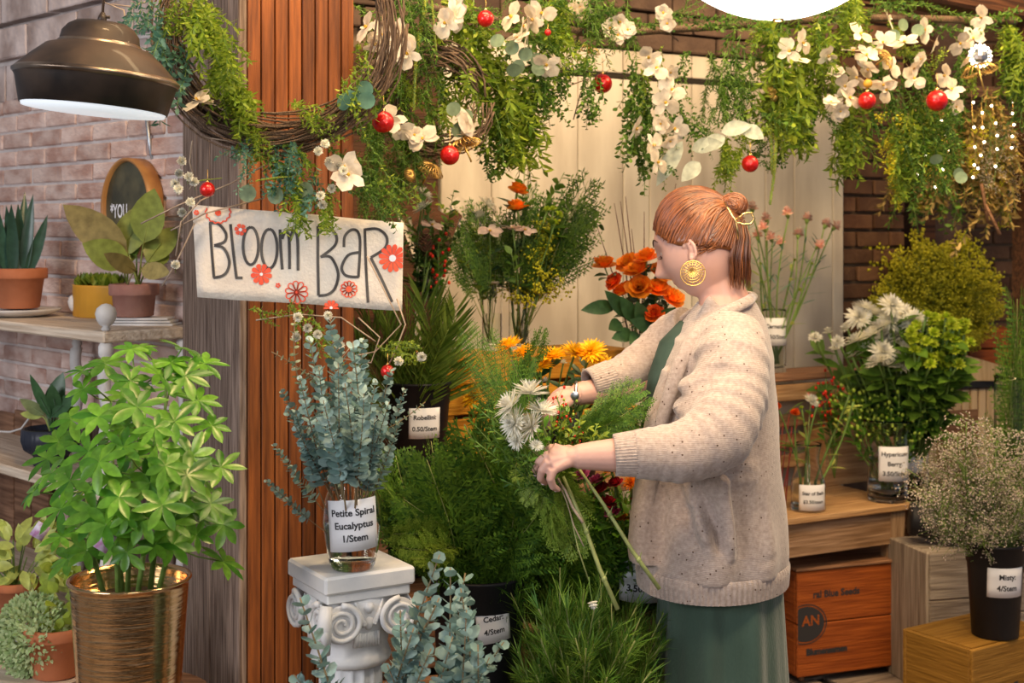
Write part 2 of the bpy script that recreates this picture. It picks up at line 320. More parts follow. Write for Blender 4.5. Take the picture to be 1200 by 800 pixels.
# pillar
PC = Vector((-.62, 3.2, 0)); PWx, PWy = .273, .43
q = M(); box(q, (PWx/2, PWy/2, 1.6), (PWx-.03, PWy-.03, 3.2)); pil = struct('trim_6', q, MT['dark'], PC, ang)
n = 8; wpl = PWx/n
for i in range(n):
    q = M(); box(q, (0, 0, 0), (wpl-.0034, .02, 3.2), bev=.0015); o = part('plank', q, MT['plank'], pil, smooth=False); o.location = (wpl*(i+.5), .01+rng.uniform(-.001, .001), 1.6)
for i, (a, b_) in enumerate(((0.0, .07), (.07, .21), (.21, .31), (.31, .43))):
    q = M(); box(q, (0, 0, 0), (.02, b_-a-.003, 3.2), bev=.003); o = part('plank', q, MT['plankG'], pil, smooth=False); o.location = (-.0105, (a+b_)/2, 1.6)

# ------------------------------------------------------------------ writing
_tc = {}
def text_verts(s, size, off=0.0):
    cu = bpy.data.curves.new('t', 'FONT'); cu.body = s; cu.size = size; cu.align_x = 'CENTER'; cu.align_y = 'CENTER'; cu.offset = off; cu.resolution_u = 3
    o = bpy.data.objects.new('t', cu); COL.objects.link(o); dg = bpy.context.evaluated_depsgraph_get(); dg.update()
    me = bpy.data.meshes.new_from_object(o.evaluated_get(dg)); v = np.array([tuple(x.co) for x in me.vertices]); f = [tuple(p.vertices) for p in me.polygons]
    bpy.data.objects.remove(o); bpy.data.curves.remove(cu); bpy.data.meshes.remove(me); return v, f
def cyl_label(parent, rad, zc, a0, w, h, lines, size, tilt=0, drop=0, lead=1.35, shiftx=0, paper=None):
    """curved paper label with lettering; a0 = angle from facing -Y (local), positive towards +X"""
    ct, st = ca(tilt), sa(tilt)
    def mp(u, v, e):
        uu, vv = u*ct-v*st, u*st+v*ct; rr = rad(zc+vv) if callable(rad) else rad; a = a0+uu/rr; return ((rr+e)*sa(a), -(rr+e)*ca(a), zc+vv)
    q = M(); nu, nv = 12, 3; v = []
    for e in (.0006, .0012):
        for j in range(nv+1):
            for i in range(nu+1): v.append(mp((i/nu-.5)*w, (j/nv-.5)*h, e))
    K = (nu+1)*(nv+1); f = []
    for j in range(nv):
        for i in range(nu):
            a = j*(nu+1)+i; f.append((a+1, a, a+nu+1, a+nu+2)); f.append((K+a, K+a+1, K+a+nu+2, K+a+nu+1))
    for i in range(nu): f.append((i, i+1, K+i+1, K+i)); a = nv*(nu+1)+i; f.append((a+1, a, K+a, K+a+1))
    for j in range(nv): a = j*(nu+1); f.append((a+nu+1, a, K+a, K+a+nu+1)); a += nu; f.append((a, a+nu+1, K+a+nu+1, K+a))
    q.add(v, f); lb = part('paper_label', q, paper or MT['paper'], parent, label='white printed price label')
    t = M(); lb['label'] = 'white printed price label' if lines else 'plain white paper card'; y = (len(lines)-1)/2*size*lead+drop
    for ln in lines:
        tv, tf = text_verts(ln, size, size*.028)
        if len(tv): t.add([mp(x[0]+shiftx, x[1]+y, .0018) for x in tv], tf)
        y -= size*lead
    if t.v: part('lettering', t, MT['ink'], lb, smooth=False)
    return lb
def flat_text(parent, s, size, mtx, mt, off=0):
    tv, tf = text_verts(s, size, off); q = M(); q.add([tuple(mtx@Vector(x)) for x in tv], tf); return part('lettering', q, mt, parent, smooth=False)

# ------------------------------------------------------------------ foliage templates (+Y = leaf axis, +Z = upper face)
def leafT(L, w, n=2, fold=.15, curl=.15, pk=.45, blunt=0):
    v = [(0, 0, 0)]; f = []
    for i in range(1, n):
        t = i/n; ww = w/2*(sa(PI*t**(math.log(.5)/math.log(pk)))**(.8 if not blunt else .45)); z = -curl*L*t*t
        v += [(-ww, L*t, z+fold*ww), (0, L*t, z), (ww, L*t, z+fold*ww)]
    v.append((0, L, -curl*L)); T = len(v)-1
    f += [(0, 2, 1), (0, 3, 2)]
    for i in range(n-2):
        a = 1+3*i; f += [(a, a+1, a+4), (a, a+4, a+3), (a+1, a+2, a+5), (a+1, a+5, a+4)]
    a = 1+3*(n-2); f += [(a, a+1, T), (a+1, a+2, T)]
    return np.array(v, float), np.array(f)
def roundT(r, n=7, cup=.2):
    v = [(0, r, -cup*r*.6)]+[(r*sa(2*PI*k/n+PI), r+r*ca(2*PI*k/n+PI), 0) for k in range(n)]
    return np.array(v, float), np.array([(0, 1+(k+1) % n, 1+k) for k in range(n)])
BLOB = (np.array([(1, 0, 0), (-1, 0, 0), (0, 1, 0), (0, -1, 0), (0, 0, 1), (0, 0, -1)], float), np.array([(0, 2, 4), (2, 1, 4), (1, 3, 4), (3, 0, 4), (2, 0, 5), (1, 2, 5), (3, 1, 5), (0, 3, 5)]))
def fr(p, d, up=None, s=1, roll=0):
    d = Vector(d).normalized(); up = Vector(up) if up is not None else Vector((0, 0, 1))
    x = d.cross(up)
    if x.length < 1e-4: x = d.orthogonal()
    x.normalize(); z = x.cross(d)
    if roll: c, n = ca(roll), sa(roll); x, z = x*c+z*n, z*c-x*n
    s = (s, s, s) if not hasattr(s, '__len__') else s
    return (np.array([[x.x*s[0], d.x*s[1], z.x*s[2]], [x.y*s[0], d.y*s[1], z.y*s[2]], [x.z*s[0], d.z*s[1], z.z*s[2]]]), tuple(p))
def bow(L, bend=.08, n=8, rng=random, wob=.01):
    ph = rng.uniform(0, 6.28); w2 = rng.uniform(-wob, wob)*L
    return [Vector((bend*L*sa(PI*i/n)*ca(ph)+w2*sa(5*i/n), bend*L*sa(PI*i/n)*sa(ph)-w2*sa(4*i/n), L*i/n)) for i in range(n+1)]
def at(path, t):
    t = min(max(t, 0), .9999)*(len(path)-1); i = int(t); p = path[i].lerp(path[i+1], t-i); d = (path[i+1]-path[i]).normalized(); return p, d
def rad_dir(d, a, up):   # radial direction at angle a around axis d, tilted toward d by up (0=perp,1=along)
    o = d.orthogonal().normalized(); b = d.cross(o); r = o*ca(a)+b*sa(a); return (r*(1-up)+d*up).normalized()
PROTO = {}; TIPS = {}
def proto(name, L, *parts_):   # parts_: (partname, M, material, kind)
    PROTO.setdefault(name, []).append((L, [(pn, mm.mesh(pn, mt), kd) for pn, mm, mt, kd in parts_]))
def put(name, base, tip, label, cat, group=None, roll=None, v=None, obname=None, rng=rng, sc_=1.0, bl=1.0, wf=1.0):
    L, ps = PROTO[name][rng.randrange(len(PROTO[name])) if v is None else v]
    base = Vector(base); d = Vector(tip)-base; s = d.length/L*sc_
    qn = Vector((0, 0, 1)).rotation_difference(d) @ Quaternion((0, 0, 1), rng.uniform(0, 6.28) if roll is None else roll)
    if len(ps) == 1: o = bpy.data.objects.new(obname or name, ps[0][1]); kids = []
    else: o = bpy.data.objects.new(obname or name, None); o.empty_display_size = .02; kids = ps
    COL.objects.link(o); o.location = base; o.rotation_mode = 'QUATERNION'; o.rotation_quaternion = qn; o.scale = (s*wf, s*wf, s)
    tag(o, label, cat, group); TIPS[o.name] = tuple(tip)
    for pn, me, kd in kids:
        c = bpy.data.objects.new(pn, me); COL.objects.link(c); c.parent = o
        if pn in ('bloom', 'centre'): kk = bl/s; c.scale = (kk,)*3; c.location = (0, 0, L*(1-kk))
        if kd: c['kind'] = kd
    return o
V = 3
for s_ in range(V):
    g = random.Random(100+s_)
    # eucalyptus
    for nm, t0_ in (('eucalyptus_branch', .27), ('eucalyptus_spray', .47)):
        L = .36; p = bow(L, .08 if t0_ < .4 else .03, 10, g); a = M(); tube(a, p, [.0022-.0014*i/10 for i in range(11)], 4); b = M(); T = roundT(.5, 7); k = 0; ms = []
        for i in range(int(41*(1-t0_))):
            t = t0_+(1-t0_)*i/int(41*(1-t0_)); q, d = at(p, t); s = (.025 if t < .55 else .025-.028*(t-.55))*g.uniform(.8, 1.1)
            for sd in (0, PI): ms.append(fr(q, rad_dir(d, (PI/2 if i % 2 else 0)+sd+.25*i*.3+g.uniform(-.2, .2), .12+.35*t), d, s, g.uniform(-.6, .6)))
        b.inst(T, ms); proto(nm, L, ('stem', a, MT['stem2'], None), ('leaves', b, MT['euc'], 'stuff'))
    if 1:
        L = .25; p = bow(L, .14, 8, g); a = M(); tube(a, p, .0012, 4); b = M(); ms = []
        for i in range(17):
            t = .1+.9*i/17; q, d = at(p, t)
            for sd in (0, PI): ms.append(fr(q, rad_dir(d, (PI/2 if i % 2 else 0)+sd, .3), d, .016*(1.1-.5*t), g.uniform(-.3, .3)))
        b.inst(T, ms); proto('eucalyptus_twig', L, ('stem', a, MT['stem2'], None), ('leaves', b, MT['eucy'], 'stuff'))
    # cedar sprays (flat, three levels)
    for nm, mt1, dens, wd in (('cedar_spray', 'cedar', 1.0, .0062), ('fresh_cedar_spray', 'cedarY', 1.0, .0062), ('plumosa_fern', 'cedar', 1.0, .0034), ('bouquet_fern', 'cedar', 1.0, .0044)):
        L = .42; p = bow(L, .07, 8, g); a = M(); tube(a, p, [.002-.001*i/8 for i in range(9)], 4); b = M(); TT = leafT(1, 1, 2, .1, .1); ms = []
        for i in range(int(30*dens)):
            t = .12+.86*i/(30*dens)
            if nm[0] == 'b' and t < .4: continue
            t = t; q, d = at(p, t); sd = 1 if i % 2 else -1
            X = Vector((1, 0, 0)); bd = (X*sd*.75+d*.8+Vector((0, g.uniform(-.35, .35), -.0))).normalized(); bl_ = (.17*sa(PI*min(1, t*.62+.33))+.02)*g.uniform(.75, 1.1)
            ms.append(fr(q, bd, (0, 1, 0), (wd, bl_, wd)))
            nsub = int(bl_/.0075)
            for j in range(2, nsub):
                u = j/nsub; q2 = q+bd*bl_*u; s2 = 1 if j % 2 else -1; d2 = (bd+(bd.cross(Vector((0, 1, 0))))*s2*.85+Vector((0, g.uniform(-.3, .3), -.15))).normalized(); l2 = (.042*(1-u)+.010)*g.uniform(.8, 1.1)
                ms.append(fr(q2, d2, (0, 1, 0), (wd*(1.15 if nm[0] != 'p' else 1), l2, wd)))
                if l2 > .025 and nm[0] != 'p':
                    for e in (-1, 1): ms.append(fr(q2+d2*l2*.45, (d2+d2.cross(Vector((0, 1, 0)))*e*.8), (0, 1, 0), (wd, l2*.5, wd)))
        b.inst(TT, ms); proto(nm, L, ('stem', a, MT['stemP'], None), ('leaves', b, MT[mt1], 'stuff'))
    # pine
    L = .40; p = bow(L, .05, 8, g); a = M(); b = M(); ms = []; TT = leafT(1, 1, 2, .3, .15)
    sh = [p]
    for i in range(6):
        q, d = at(p, .25+.1*i); e = q+rad_dir(d, g.uniform(0, 6.28), .6)*g.uniform(.10, .17); sh.append([q, q.lerp(e, .5)+Vector((0, 0, .0)), e+Vector((0, 0, .03))])
    for k, pp in enumerate(sh):
        tube(a, pp, .0022 if k == 0 else .0014, 4)
        for i in range(330 if k == 0 else 110):
            t = g.uniform(.08, 1); q, d = at(pp, t); ms.append(fr(q, rad_dir(d, g.uniform(0, 6.28), g.uniform(.45, .75)), d, (.0022, g.uniform(.03, .055), .0022)))
    b.inst(TT, ms); proto('pine_branch', L, ('stem', a, MT['stemP'], None), ('needles', b, MT['pine'], 'stuff'))
    # hanging strands: bamboo leaf / small leaf / blue
    for nm, mt1, LL, ll, ww, sp, side in (('bamboo_vine', 'vineL', .21, .034, .0095, .0052, .03), ('small_leaf_vine', 'vineD', .20, .021, .0125, .008, .035), ('ruscus_vine', 'vineL', .18, .019, .010, .0075, .03), ('blue_vine', 'blueL', .14, .026, .010, .0065, .012), ('feathery_vine', 'cedar', .24, .026, .0055, .0034, .04), ('dried_spray', 'dry', .22, .028, .008, .0038, .04)):
        p = bow(LL, .07, 8, g, .03); a = M(); tube(a, p, .0012, 3); b = M(); TT = leafT(1, 1, 3 if ww > .007 else 2, .2, .2); ms = []; paths = [p]
        for i in range(5):
            q, d = at(p, .1+.16*i); rd = rad_dir(d, g.uniform(0, 6.28), .3); l = g.uniform(.03, .10); e = q+rd*l*.75+d*l*.9; sp_ = [q, q+rd*l*.45+d*l*.25, e]; paths.append(sp_); tube(a, sp_, .0009, 3)
        for pp in paths:
            ln = sum((pp[i+1]-pp[i]).length for i in range(len(pp)-1)); c = max(4, int(ln/sp))
            for i in range(c):
                q, d = at(pp, (i+.5)/c); ms.append(fr(q, rad_dir(d, i*2.4+g.uniform(-.6, .6), g.uniform(.15, .7)), d, (ww, ll*g.uniform(.65, 1.15), ww), g.uniform(-.8, .8)))
        b.inst(TT, ms); proto(nm, LL, ('stem', a, MT['stem'], None), ('leaves', b, MT[mt1], 'stuff'))
    # amaranth rope
    L = .3; p = bow(L, .04, 24, g, .02); a = M(); tube(a, p, .003, 5); ms = []; b = M()
    for i in range(420): q, d = at(p, i/420); ms.append(fr(q+rad_dir(d, g.uniform(0, 6.28), 0)*.0042, d, None, .0028*(1.15-.6*i/420)))
    b.inst(BLOB, ms); proto('amaranth_rope', L, ('stem', a, MT['stem'], None), ('florets', b, MT['amar'], 'stuff'))
    # palm frond
    L = .42; p = bow(L, .07, 10, g); a = M(); tube(a, p, [.003-.002*i/10 for i in range(11)], 5); b = M(); TT = leafT(1, 1, 4, .5, .14, .4); ms = []
    for i in range(24):
        t = .38+.62*i/24; q, d = at(p, t)
        for sd in (-1, 1): ms.append(fr(q, (Vector((sd, 0, 0))*(.85-.45*t)+d*(.5+.4*t)+Vector((0, .35+g.uniform(-.25, .25), 0))), (0, 1, 0), (.0075, .17*(1-.5*t)*g.uniform(.85, 1.1), .0075)))
    b.inst(TT, ms); proto('palm_frond', L, ('midrib', a, MT['palm'], None), ('leaflets', b, MT['palm'], 'stuff'))
    # misty / goldenrod : recursive panicles
    for nm, tipm, fol, L, nb, tipn, ts in (('misty_spray', 'misty', 'mistg', .36, 26, 11, .0029), ('goldenrod_plume', 'gold_r', 'mistg', .40, 30, 17, .0056)):
        p = bow(L, .08, 8, g); a = M(); tube(a, p, .0014, 4); b = M(); c = M(); ms = []; fm_ = []; TT = leafT(1, 1, 2)
        for i in range(nb):
            t = .3+.7*i/nb; q, d = at(p, t); l = (.13*(1.25-t))*g.uniform(.7, 1.2); rd = rad_dir(d, g.uniform(0, 6.28), .35); e = q+rd*l; mid = q+rd*l*.5+Vector((0, 0, .01)); tube(a, [q, mid, e], .0006, 3)
            for j in range(tipn):
                u = g.uniform(.3, 1); z_ = q.lerp(e, u); w_ = z_+Vector([g.gauss(0, .009) for _ in range(3)]); ms.append(fr(w_, (g.gauss(0, 1), g.gauss(0, 1), 1), None, (ts*.8, ts*1.2, ts*.8)))
                if j % 3 == 0: fm_.append(fr(z_, w_-z_+Vector((0, 0, .002)), None, (.0013, .018, .0013)))
        for i in range(40): q, d = at(p, g.uniform(.02, .75)); fm_.append(fr(q, rad_dir(d, g.uniform(0, 6.28), .5), d, (.004, .035, .004)))
        b.inst(BLOB, ms); c.inst(TT, fm_); proto(nm, L, ('stem', a, MT['mistg'], None), ('florets', b, MT[tipm], 'stuff'), ('leaves', c, MT[fol], 'stuff'))
    # pale airy filler (hanging pot)
    # berries
    for nm, bm in (('hypericum_sprig', 'berryg'), ('red_berry_sprig', 'berryr')):
        L = .30; p = bow(L, .06, 8, g); a = M(); tube(a, p, .0016, 4); b = M(); c = M(); lv = []
        for i in range(11):
            t = .55+.45*i/11; q, d = at(p, t); e = q+rad_dir(d, i*2.4, .5)*g.uniform(.02, .045); tube(a, [q, e], .0008, 3); ball(b, e, .0052, n=6, sq=(1, 1, 1.2))
        TT = leafT(1, 1, 3, .2, .2)
        for i in range(12): q, d = at(p, g.uniform(.3, .9)); lv.append(fr(q, rad_dir(d, g.uniform(0, 6.28), .45), d, (.016, .036, .016)))
        c.inst(TT, lv); proto(nm, L, ('stem', a, MT['stem'], None), ('berries', b, MT[bm], 'stuff'), ('leaves', c, MT['schef'], 'stuff'))

# ------------------------------------------------------------------ flower heads
def petals(mm, c, ax, layers, g, TT, mat_=0):
    ms = []; ax = Vector(ax).normalized()
    for n_, l, wd, up, off in layers:
        for k in range(n_):
            d = rad_dir(ax, 2*PI*(k+off)/n_+g.uniform(-.12, .12), up+g.uniform(-.05, .05)); ms.append(fr(Vector(c)+ax*(up*l*.12), d, ax, (wd, l*g.uniform(.9, 1.08), wd if wd < l*.5 else l*.6), g.uniform(-.15, .15)))
    mm.inst(TT, ms, mat_)
MUMT = leafT(1, 1, 3, .5, -.25, .6, 1); BRT = leafT(1, 1, 5, .25, -.22, .6, 1); FLT = leafT(1, 1, 4, .12, .18, .58, 1); RFT = leafT(1, 1, 3, .8, -.1, .7, 1)
def head(kind, c, ax, s, g):
    mm = M()
    if kind == 'mum': petals(mm, c, ax, [(18, s, s*.18, .05, 0), (18, s*.92, s*.17, .22, .5), (16, s*.78, s*.16, .42, .2), (12, s*.6, s*.15, .62, .4), (8, s*.42, s*.14, .8, 0)], g, MUMT)
    elif kind == 'spider': petals(mm, c, ax, [(24, s, s*.13, .05, 0), (22, s*.95, s*.13, .28, .5), (18, s*.8, s*.12, .52, .2), (12, s*.6, s*.12, .78, 0)], g, MUMT)
    elif kind == 'rose': petals(mm, c, ax, [(6, s*1.0, s*.95, .12, 0), (6, s*.95, s*.9, .38, .5), (5, s*.85, s*.8, .58, .2), (5, s*.75, s*.62, .74, .6), (4, s*.66, s*.45, .86, .1), (3, s*.6, s*.3, .95, 0)], g, BRT)
    elif kind == 'carn': petals(mm, c, ax, [(12, s*.8, s*.5, .12, 0), (12, s*.95, s*.5, .42, .5), (12, s*1.05, s*.45, .66, .2), (8, s*1.1, s*.4, .86, 0), (5, s*1.1, s*.35, .96, 0)], g, RFT)
    elif kind == 'orchid': petals(mm, c, ax, [(3, s, s*.62, .12, 0), (2, s*1.05, s*.95, .15, .25), (2, s*.4, s*.3, .6, .1)], g, FLT)
    elif kind == 'dog': petals(mm, c, ax, [(5, s, s*.85, .2, 0), (5, s*.8, s*.7, .4, .5)], g, FLT)
    elif kind == 'button': petals(mm, c, ax, [(12, s*.9, s*.3, .15, 0), (10, s*.8, s*.3, .5, .5), (8, s*.7, s*.3, .8, 0)], g, MUMT)
    return mm
def flower(nm, kind, L, s, pm, stemm='stem', leaf=None, lsz=(.02, .05), nleaf=4, rs=.0022, ctr=None, tilt=.35, cal=False):
    for v in range(V):
        g = random.Random(hash_(nm)+v); p = bow(L, .05, 8, g); a = M(); tube(a, p, rs, 5); tip, d = at(p, 1); ax = (d+Vector((tilt, 0, 0))).normalized(); ps = []
        if cal: tube(a, [tip-d*.0, tip+ax*s*.35, tip+ax*s*.62], [.003, s*.30, s*.38], 7); tip = tip+ax*s*.45
        ps += [('stem', a, MT[stemm], None), ('bloom', head(kind, tip, ax, s, g), MT[pm], None)]
        if ctr: c = M(); ball(c, tip+ax*s*.12, s*.13, n=8, sq=(1, 1, .7)); ps.append(('centre', c, MT[ctr], None))
        if leaf:
            c = M(); lv = []; TT = leafT(1, 1, 4, .25, .25, .5)
            for i in range(nleaf): q, dd = at(p, g.uniform(.35, .92)); lv.append(fr(q, rad_dir(dd, g.uniform(0, 6.28), .35), dd, (lsz[0], lsz[1], lsz[0])))
            c.inst(TT, lv); ps.append(('leaves', c, MT[leaf], 'stuff'))
        proto(nm, L, *ps)
def hash_(s): return sum(ord(c)*(i+1) for i, c in enumerate(s))
flower('orange_rose', 'rose', .34, .038, 'rose', leaf='dleaf', lsz=(.036, .055), nleaf=6, rs=.003)
flower('red_orange_rose', 'rose', .30, .030, 'rosed', leaf='dleaf', lsz=(.036, .055), nleaf=5, rs=.003)
flower('yellow_chrysanthemum', 'mum', .34, .042, 'mumy', leaf='dleaf', nleaf=7, rs=.003)
flower('white_chrysanthemum', 'mum', .34, .036, 'mumw', leaf='cedar', nleaf=8, tilt=.8)
flower('spider_chrysanthemum', 'spider', .34, .036, 'mumw', stemm='stemP', leaf='schef', nleaf=3, tilt=.7)
flower('white_daisy', 'button', .30, .016, 'mumw', leaf='cedar', nleaf=5)
flower('green_button_chrysanthemum', 'button', .32, .018, 'limef', leaf='cedar', nleaf=6)
flower('pink_carnation', 'carn', .36, .019, 'carn', leaf='blueL', lsz=(.004, .06), nleaf=6, cal=True, rs=.0018)
flower('magenta_bloom', 'rose', .28, .024, 'magenta', leaf='schef', nleaf=5)
flower('crimson_bloom', 'rose', .28, .022, 'redp', leaf='schef', nleaf=5)
flower('orange_daisy', 'mum', .28, .024, 'rose', leaf='schef', nleaf=5)
flower('white_lily_bloom', 'orchid', .30, .036, 'silkp', leaf='dleaf', nleaf=4, ctr='ctr')
flower('silk_orchid', 'orchid', .06, .040, 'silk', stemm='stem2', rs=.0012, ctr='ctr')
flower('silk_dogwood', 'dog', .05, .028, 'silk', stemm='stem2', rs=.0012, ctr='ctr')
flower('white_filler', 'carn', .05, .014, 'mumw', rs=.001)
flower('tulip_bud', 'rose', .26, .02, 'rosed', leaf='schef', lsz=(.02, .10), nleaf=3)
flower('lime_bud_sprig', 'button', .30, .012, 'limef', leaf='lime', lsz=(.012, .05), nleaf=5, rs=.003)
# ------------------------------------------------------------------ containers
def bucket(label, px, pyt, pyb, D, wpx, lab=None, loc=None, name='flower_bucket', mt='black', zb=None):
    s = D/F; r = wpx/2*s; zt = CZ-(pyt-HY)*s; z0 = CZ-(pyb-HY)*s if zb is None else zb; h = zt-z0
    t = thing(name, label, 'bucket', ((px-600)*s, D, z0)); rb = r*.80
    R_ = lambda z: rb+(r-rb)*min(1, max(0, z/h))
    m = M(); lathe(m, [(rb*.9, 0), (rb, .004), (R_(h*.78), h*.78), (R_(h*.78)+.003, h*.79), (R_(h)+.001, h-.008), (r+.005, h-.006), (r+.005, h), (r-.004, h), (R_(h*.8)-.004, h*.8), (rb-.004, .01)], 36)
    part('body', m, MT[mt], t); q = M(); lathe(q, [(rb+.003, h*.55), (rb+.003, h*.56)], 24); part('water', q, MT['water'], t)
    if lab: cyl_label(t, R_, **lab)
    return t, Vector((t.location.x, D, z0)), h, r
def vase(label, px, pyt, pyb, D, wpx, prof=None, lab=None, waterz=.6, name='glass_vase', zb=None):
    """prof = list of (relative radius, relative height)"""
    s = D/F; r = wpx/2*s; zt = CZ-(pyt-HY)*s; z0 = CZ-(pyb-HY)*s if zb is None else zb; h = zt-z0
    prof = prof or [(.92, 0), (.95, .05), (.95, .5), (1, 1)]
    t = thing(name, label, 'vase', ((px-600)*s, D, z0))
    def RR(z):
        z = z/h
        for (a, b), (c, d) in zip(prof, prof[1:]):
            if b <= z <= d: return r*(a+(c-a)*(z-b)/max(1e-6, d-b))
        return r*prof[-1][0]
    zs = [h*i/24 for i in range(25)]; pr = [(RR(z), z) for z in zs]
    m = M(); lathe(m, [(r*.5, 0)]+pr+[(RR(h)-.0022, h)]+[(max(.003, a-.0022), z) for a, z in pr[::-1] if z > .012]+[(.003, .012)], 36)
    part('glass', m, MT['glass'], t)
    wz = waterz*h; q = M(); lathe(q, [(.003, .013)]+[(RR(z)-.0026, z) for z in zs if .013 < z < wz]+[(RR(wz)-.0026, wz)], 24); part('water', q, MT['water'], t)
    if lab: cyl_label(t, RR if lab.pop('follow', True) else r, **lab)
    return t, Vector((t.location.x, D, z0)), h, r
def bunch(nm, base, h, r, tips, label, cat, group, jit=.0, dj=.05, D=None, base_jit=.6):
    """tips: (px,py[,dD]) targets; stems start inside the vessel"""
    for i, tp in enumerate(tips):
        a = rng.uniform(0, 6.28); b0 = Vector(base)+Vector((ca(a)*r*base_jit*rng.random(), sa(a)*r*base_jit*rng.random(), .02+h*.12))
        d = (D or base.y)+(tp[2] if len(tp) > 2 else rng.uniform(-dj, dj)); tip = P(tp[0], tp[1], d)
        lb = label[i] if isinstance(label, (list, tuple)) else label
        put(nm, b0, tip, lb, cat, group)
def ell(cx, cy, rx, ry, n, lo=.2, a0=0, a1=2*PI, dd=.1):
    out = []
    for i in range(n):
        a = a0+(a1-a0)*(i+rng.uniform(.1, .9))/n; k = rng.uniform(lo, 1)**.5; out.append((cx+rx*k*ca(a), cy-ry*k*sa(a), rng.uniform(-dd, dd)))
    return out
def crate(label, c, s, rz, mt, rows=3, name='wooden_crate', lid=True, gap=.008, th=.014, cat='crate', slots=None, bottom=True):
    """c = centre of base; boards on each side are parts"""
    t = thing(name, label, cat, c, rz); W, Dp, H = s; hh = (H-(rows-1)*gap)/rows
    for i in range(rows):
        z = i*(hh+gap)+hh/2
        for sx, sy, bw, bd in ((0, -1, W, th), (0, 1, W, th), (-1, 0, th, Dp-2*th), (1, 0, th, Dp-2*th)):
            m = M(); box(m, (0, 0, 0), (bw, bd, hh) if sy else (bd, bw, hh), bev=.003); o = part('slat', m, MT[mt], t, smooth=False); o.location = (sx*(W-th)/2, sy*(Dp-th)/2, z); o.rotation_euler = (0, 0, 0 if sy else PI/2)
    for sx in (-1, 1):
        for sy in (-1, 1):
            m = M(); box(m, (sx*(W/2-th*1.7), sy*(Dp/2-th*1.7), H/2), (th*1.3, th*1.3, H-.004)); part('corner_post', m, MT[mt], t, smooth=False)
    m = M(); box(m, (0, 0, .01 if not lid else H-.005), (W-2*th-.002, Dp-2*th-.002, .012)); part('lid' if lid else 'base', m, MT[mt], t, smooth=False)
    return t
S = {}
# ---- shelf unit at the left
t = thing('shelf_unit', 'pale wooden shelf unit with white twisted posts against left brick wall', 'shelf', (P(120, 270, 3.4).x, 3.4, 0), AL)
for zt in (1.347, .945, .60):
    m = M(); box(m, (-.62, .15, zt-.014), (1.24, .295, .028), bev=.004); part('shelf_board', m, MT['pine_w'], t, smooth=False)
    for x, y in ((-.02, .02), (-.02, .24), (-1.1, .02), (-.62, .24)):
        if zt < 1.3 or True:
            top = {1.347: 1.319, .945: .917, .60: .572}[zt]; bot = {1.347: .945, .945: .60, .60: 0}[zt]; hh = top-bot; m = M()
            pr = [(.014, 0), (.019, .01), (.019, .03), (.012, .04), (.016, .05), (.012, .06)]+[(.0165, .065+(hh-.13)*i/26) for i in range(27)]+[(.012, hh-.06), (.016, hh-.05), (.012, hh-.04), (.019, hh-.03), (.019, hh-.01), (.014, hh)]
            lathe(m, pr, 14, c=(x, y, bot), mod=lambda a, i, z, hh=hh: 1+(.30*ca(a-z*38) if .065 < z < hh-.065 else 0)); part('spindle_post', m, MT['whitew'], t)
for x, y in ((-.02, .02), (-.62, .24), (-1.1, .02)):
    m = M(); lathe(m, [(.008, 0), (.013, .006), (.008, .012), (.017, .018), (.024, .03), (.027, .044), (.023, .058), (.010, .068), (.0, .07)], 20, c=(x, y, 1.347)); part('finial', m, MT['whitew'], t)
TZ = {1: 1.347, 2: .945, 3: .60}
def pot(t, r, h, mt, rim=.25, taper=.72, rimw=.006, mod=None, seg=32):
    m = M(); rb = r*taper; zr = h*(1-rim); f = lambda z: rb+(r-rimw-rb)*z/h
    lathe(m, [(rb*.85, 0), (rb, .003), (f(zr), zr), (r-.002, zr+.001), (r, zr+.006), (r, h-.004), (r-.003, h), (r-.01, h), (f(zr)-.008, h*.9-.0), (f(zr)-.012, h*.85)], seg, mod=mod); part('pot', m, MT[mt], t)
    q = M(); lathe(q, [(f(zr)-.011, h*.84), (f(zr)-.012, h*.88)], 20); part('soil', q, MT['soil'], t)
# snake plant
m = M(); lathe(m, [(.05, 0), (.09, .006), (.118, .018), (.122, .024), (.112, .022), (.06, .02)], 32); sp = P(22, 270, 4.02); sp.z = TZ[1]
o = part('saucer', m, MT['whitew']); o.location = sp; tag(o, 'pale saucer under the orange terracotta pot on the top shelf', 'saucer')
t = thing('potted_snake_plant', 'snake plant with dark upright leaves in orange terracotta pot, top shelf', 'plant', sp+Vector((0, 0, .0245))); pot(t, .082, .118, 'terra', .27)
for i, (dx, hgt, lean, rl) in enumerate(((-60, 200, -.9, .4), (-38, 215, -.35, 1), (-20, 238, -.1, .1), (-12, 238, .0, 1.8), (2, 235, .0, .4), (14, 242, .18, 1.2), (28, 250, .8, .9), (-50, 255, -.3, 2), (20, 222, .25, .2), (6, 216, .1, 1.4))):
    T = leafT(.10+.0025*(300-hgt)*.75, .036, 6, .35, .12*(1 if lean > 0 else -1), .4); m = M(); m.inst(T, [fr((dx*.0008, rng.uniform(-.02, .02), .09), (lean*.45, rng.uniform(-.15, .1), 1), (sa(rl*1.5)*.5, -1, .1))]); part('leaf', m, MT['snake'], t)
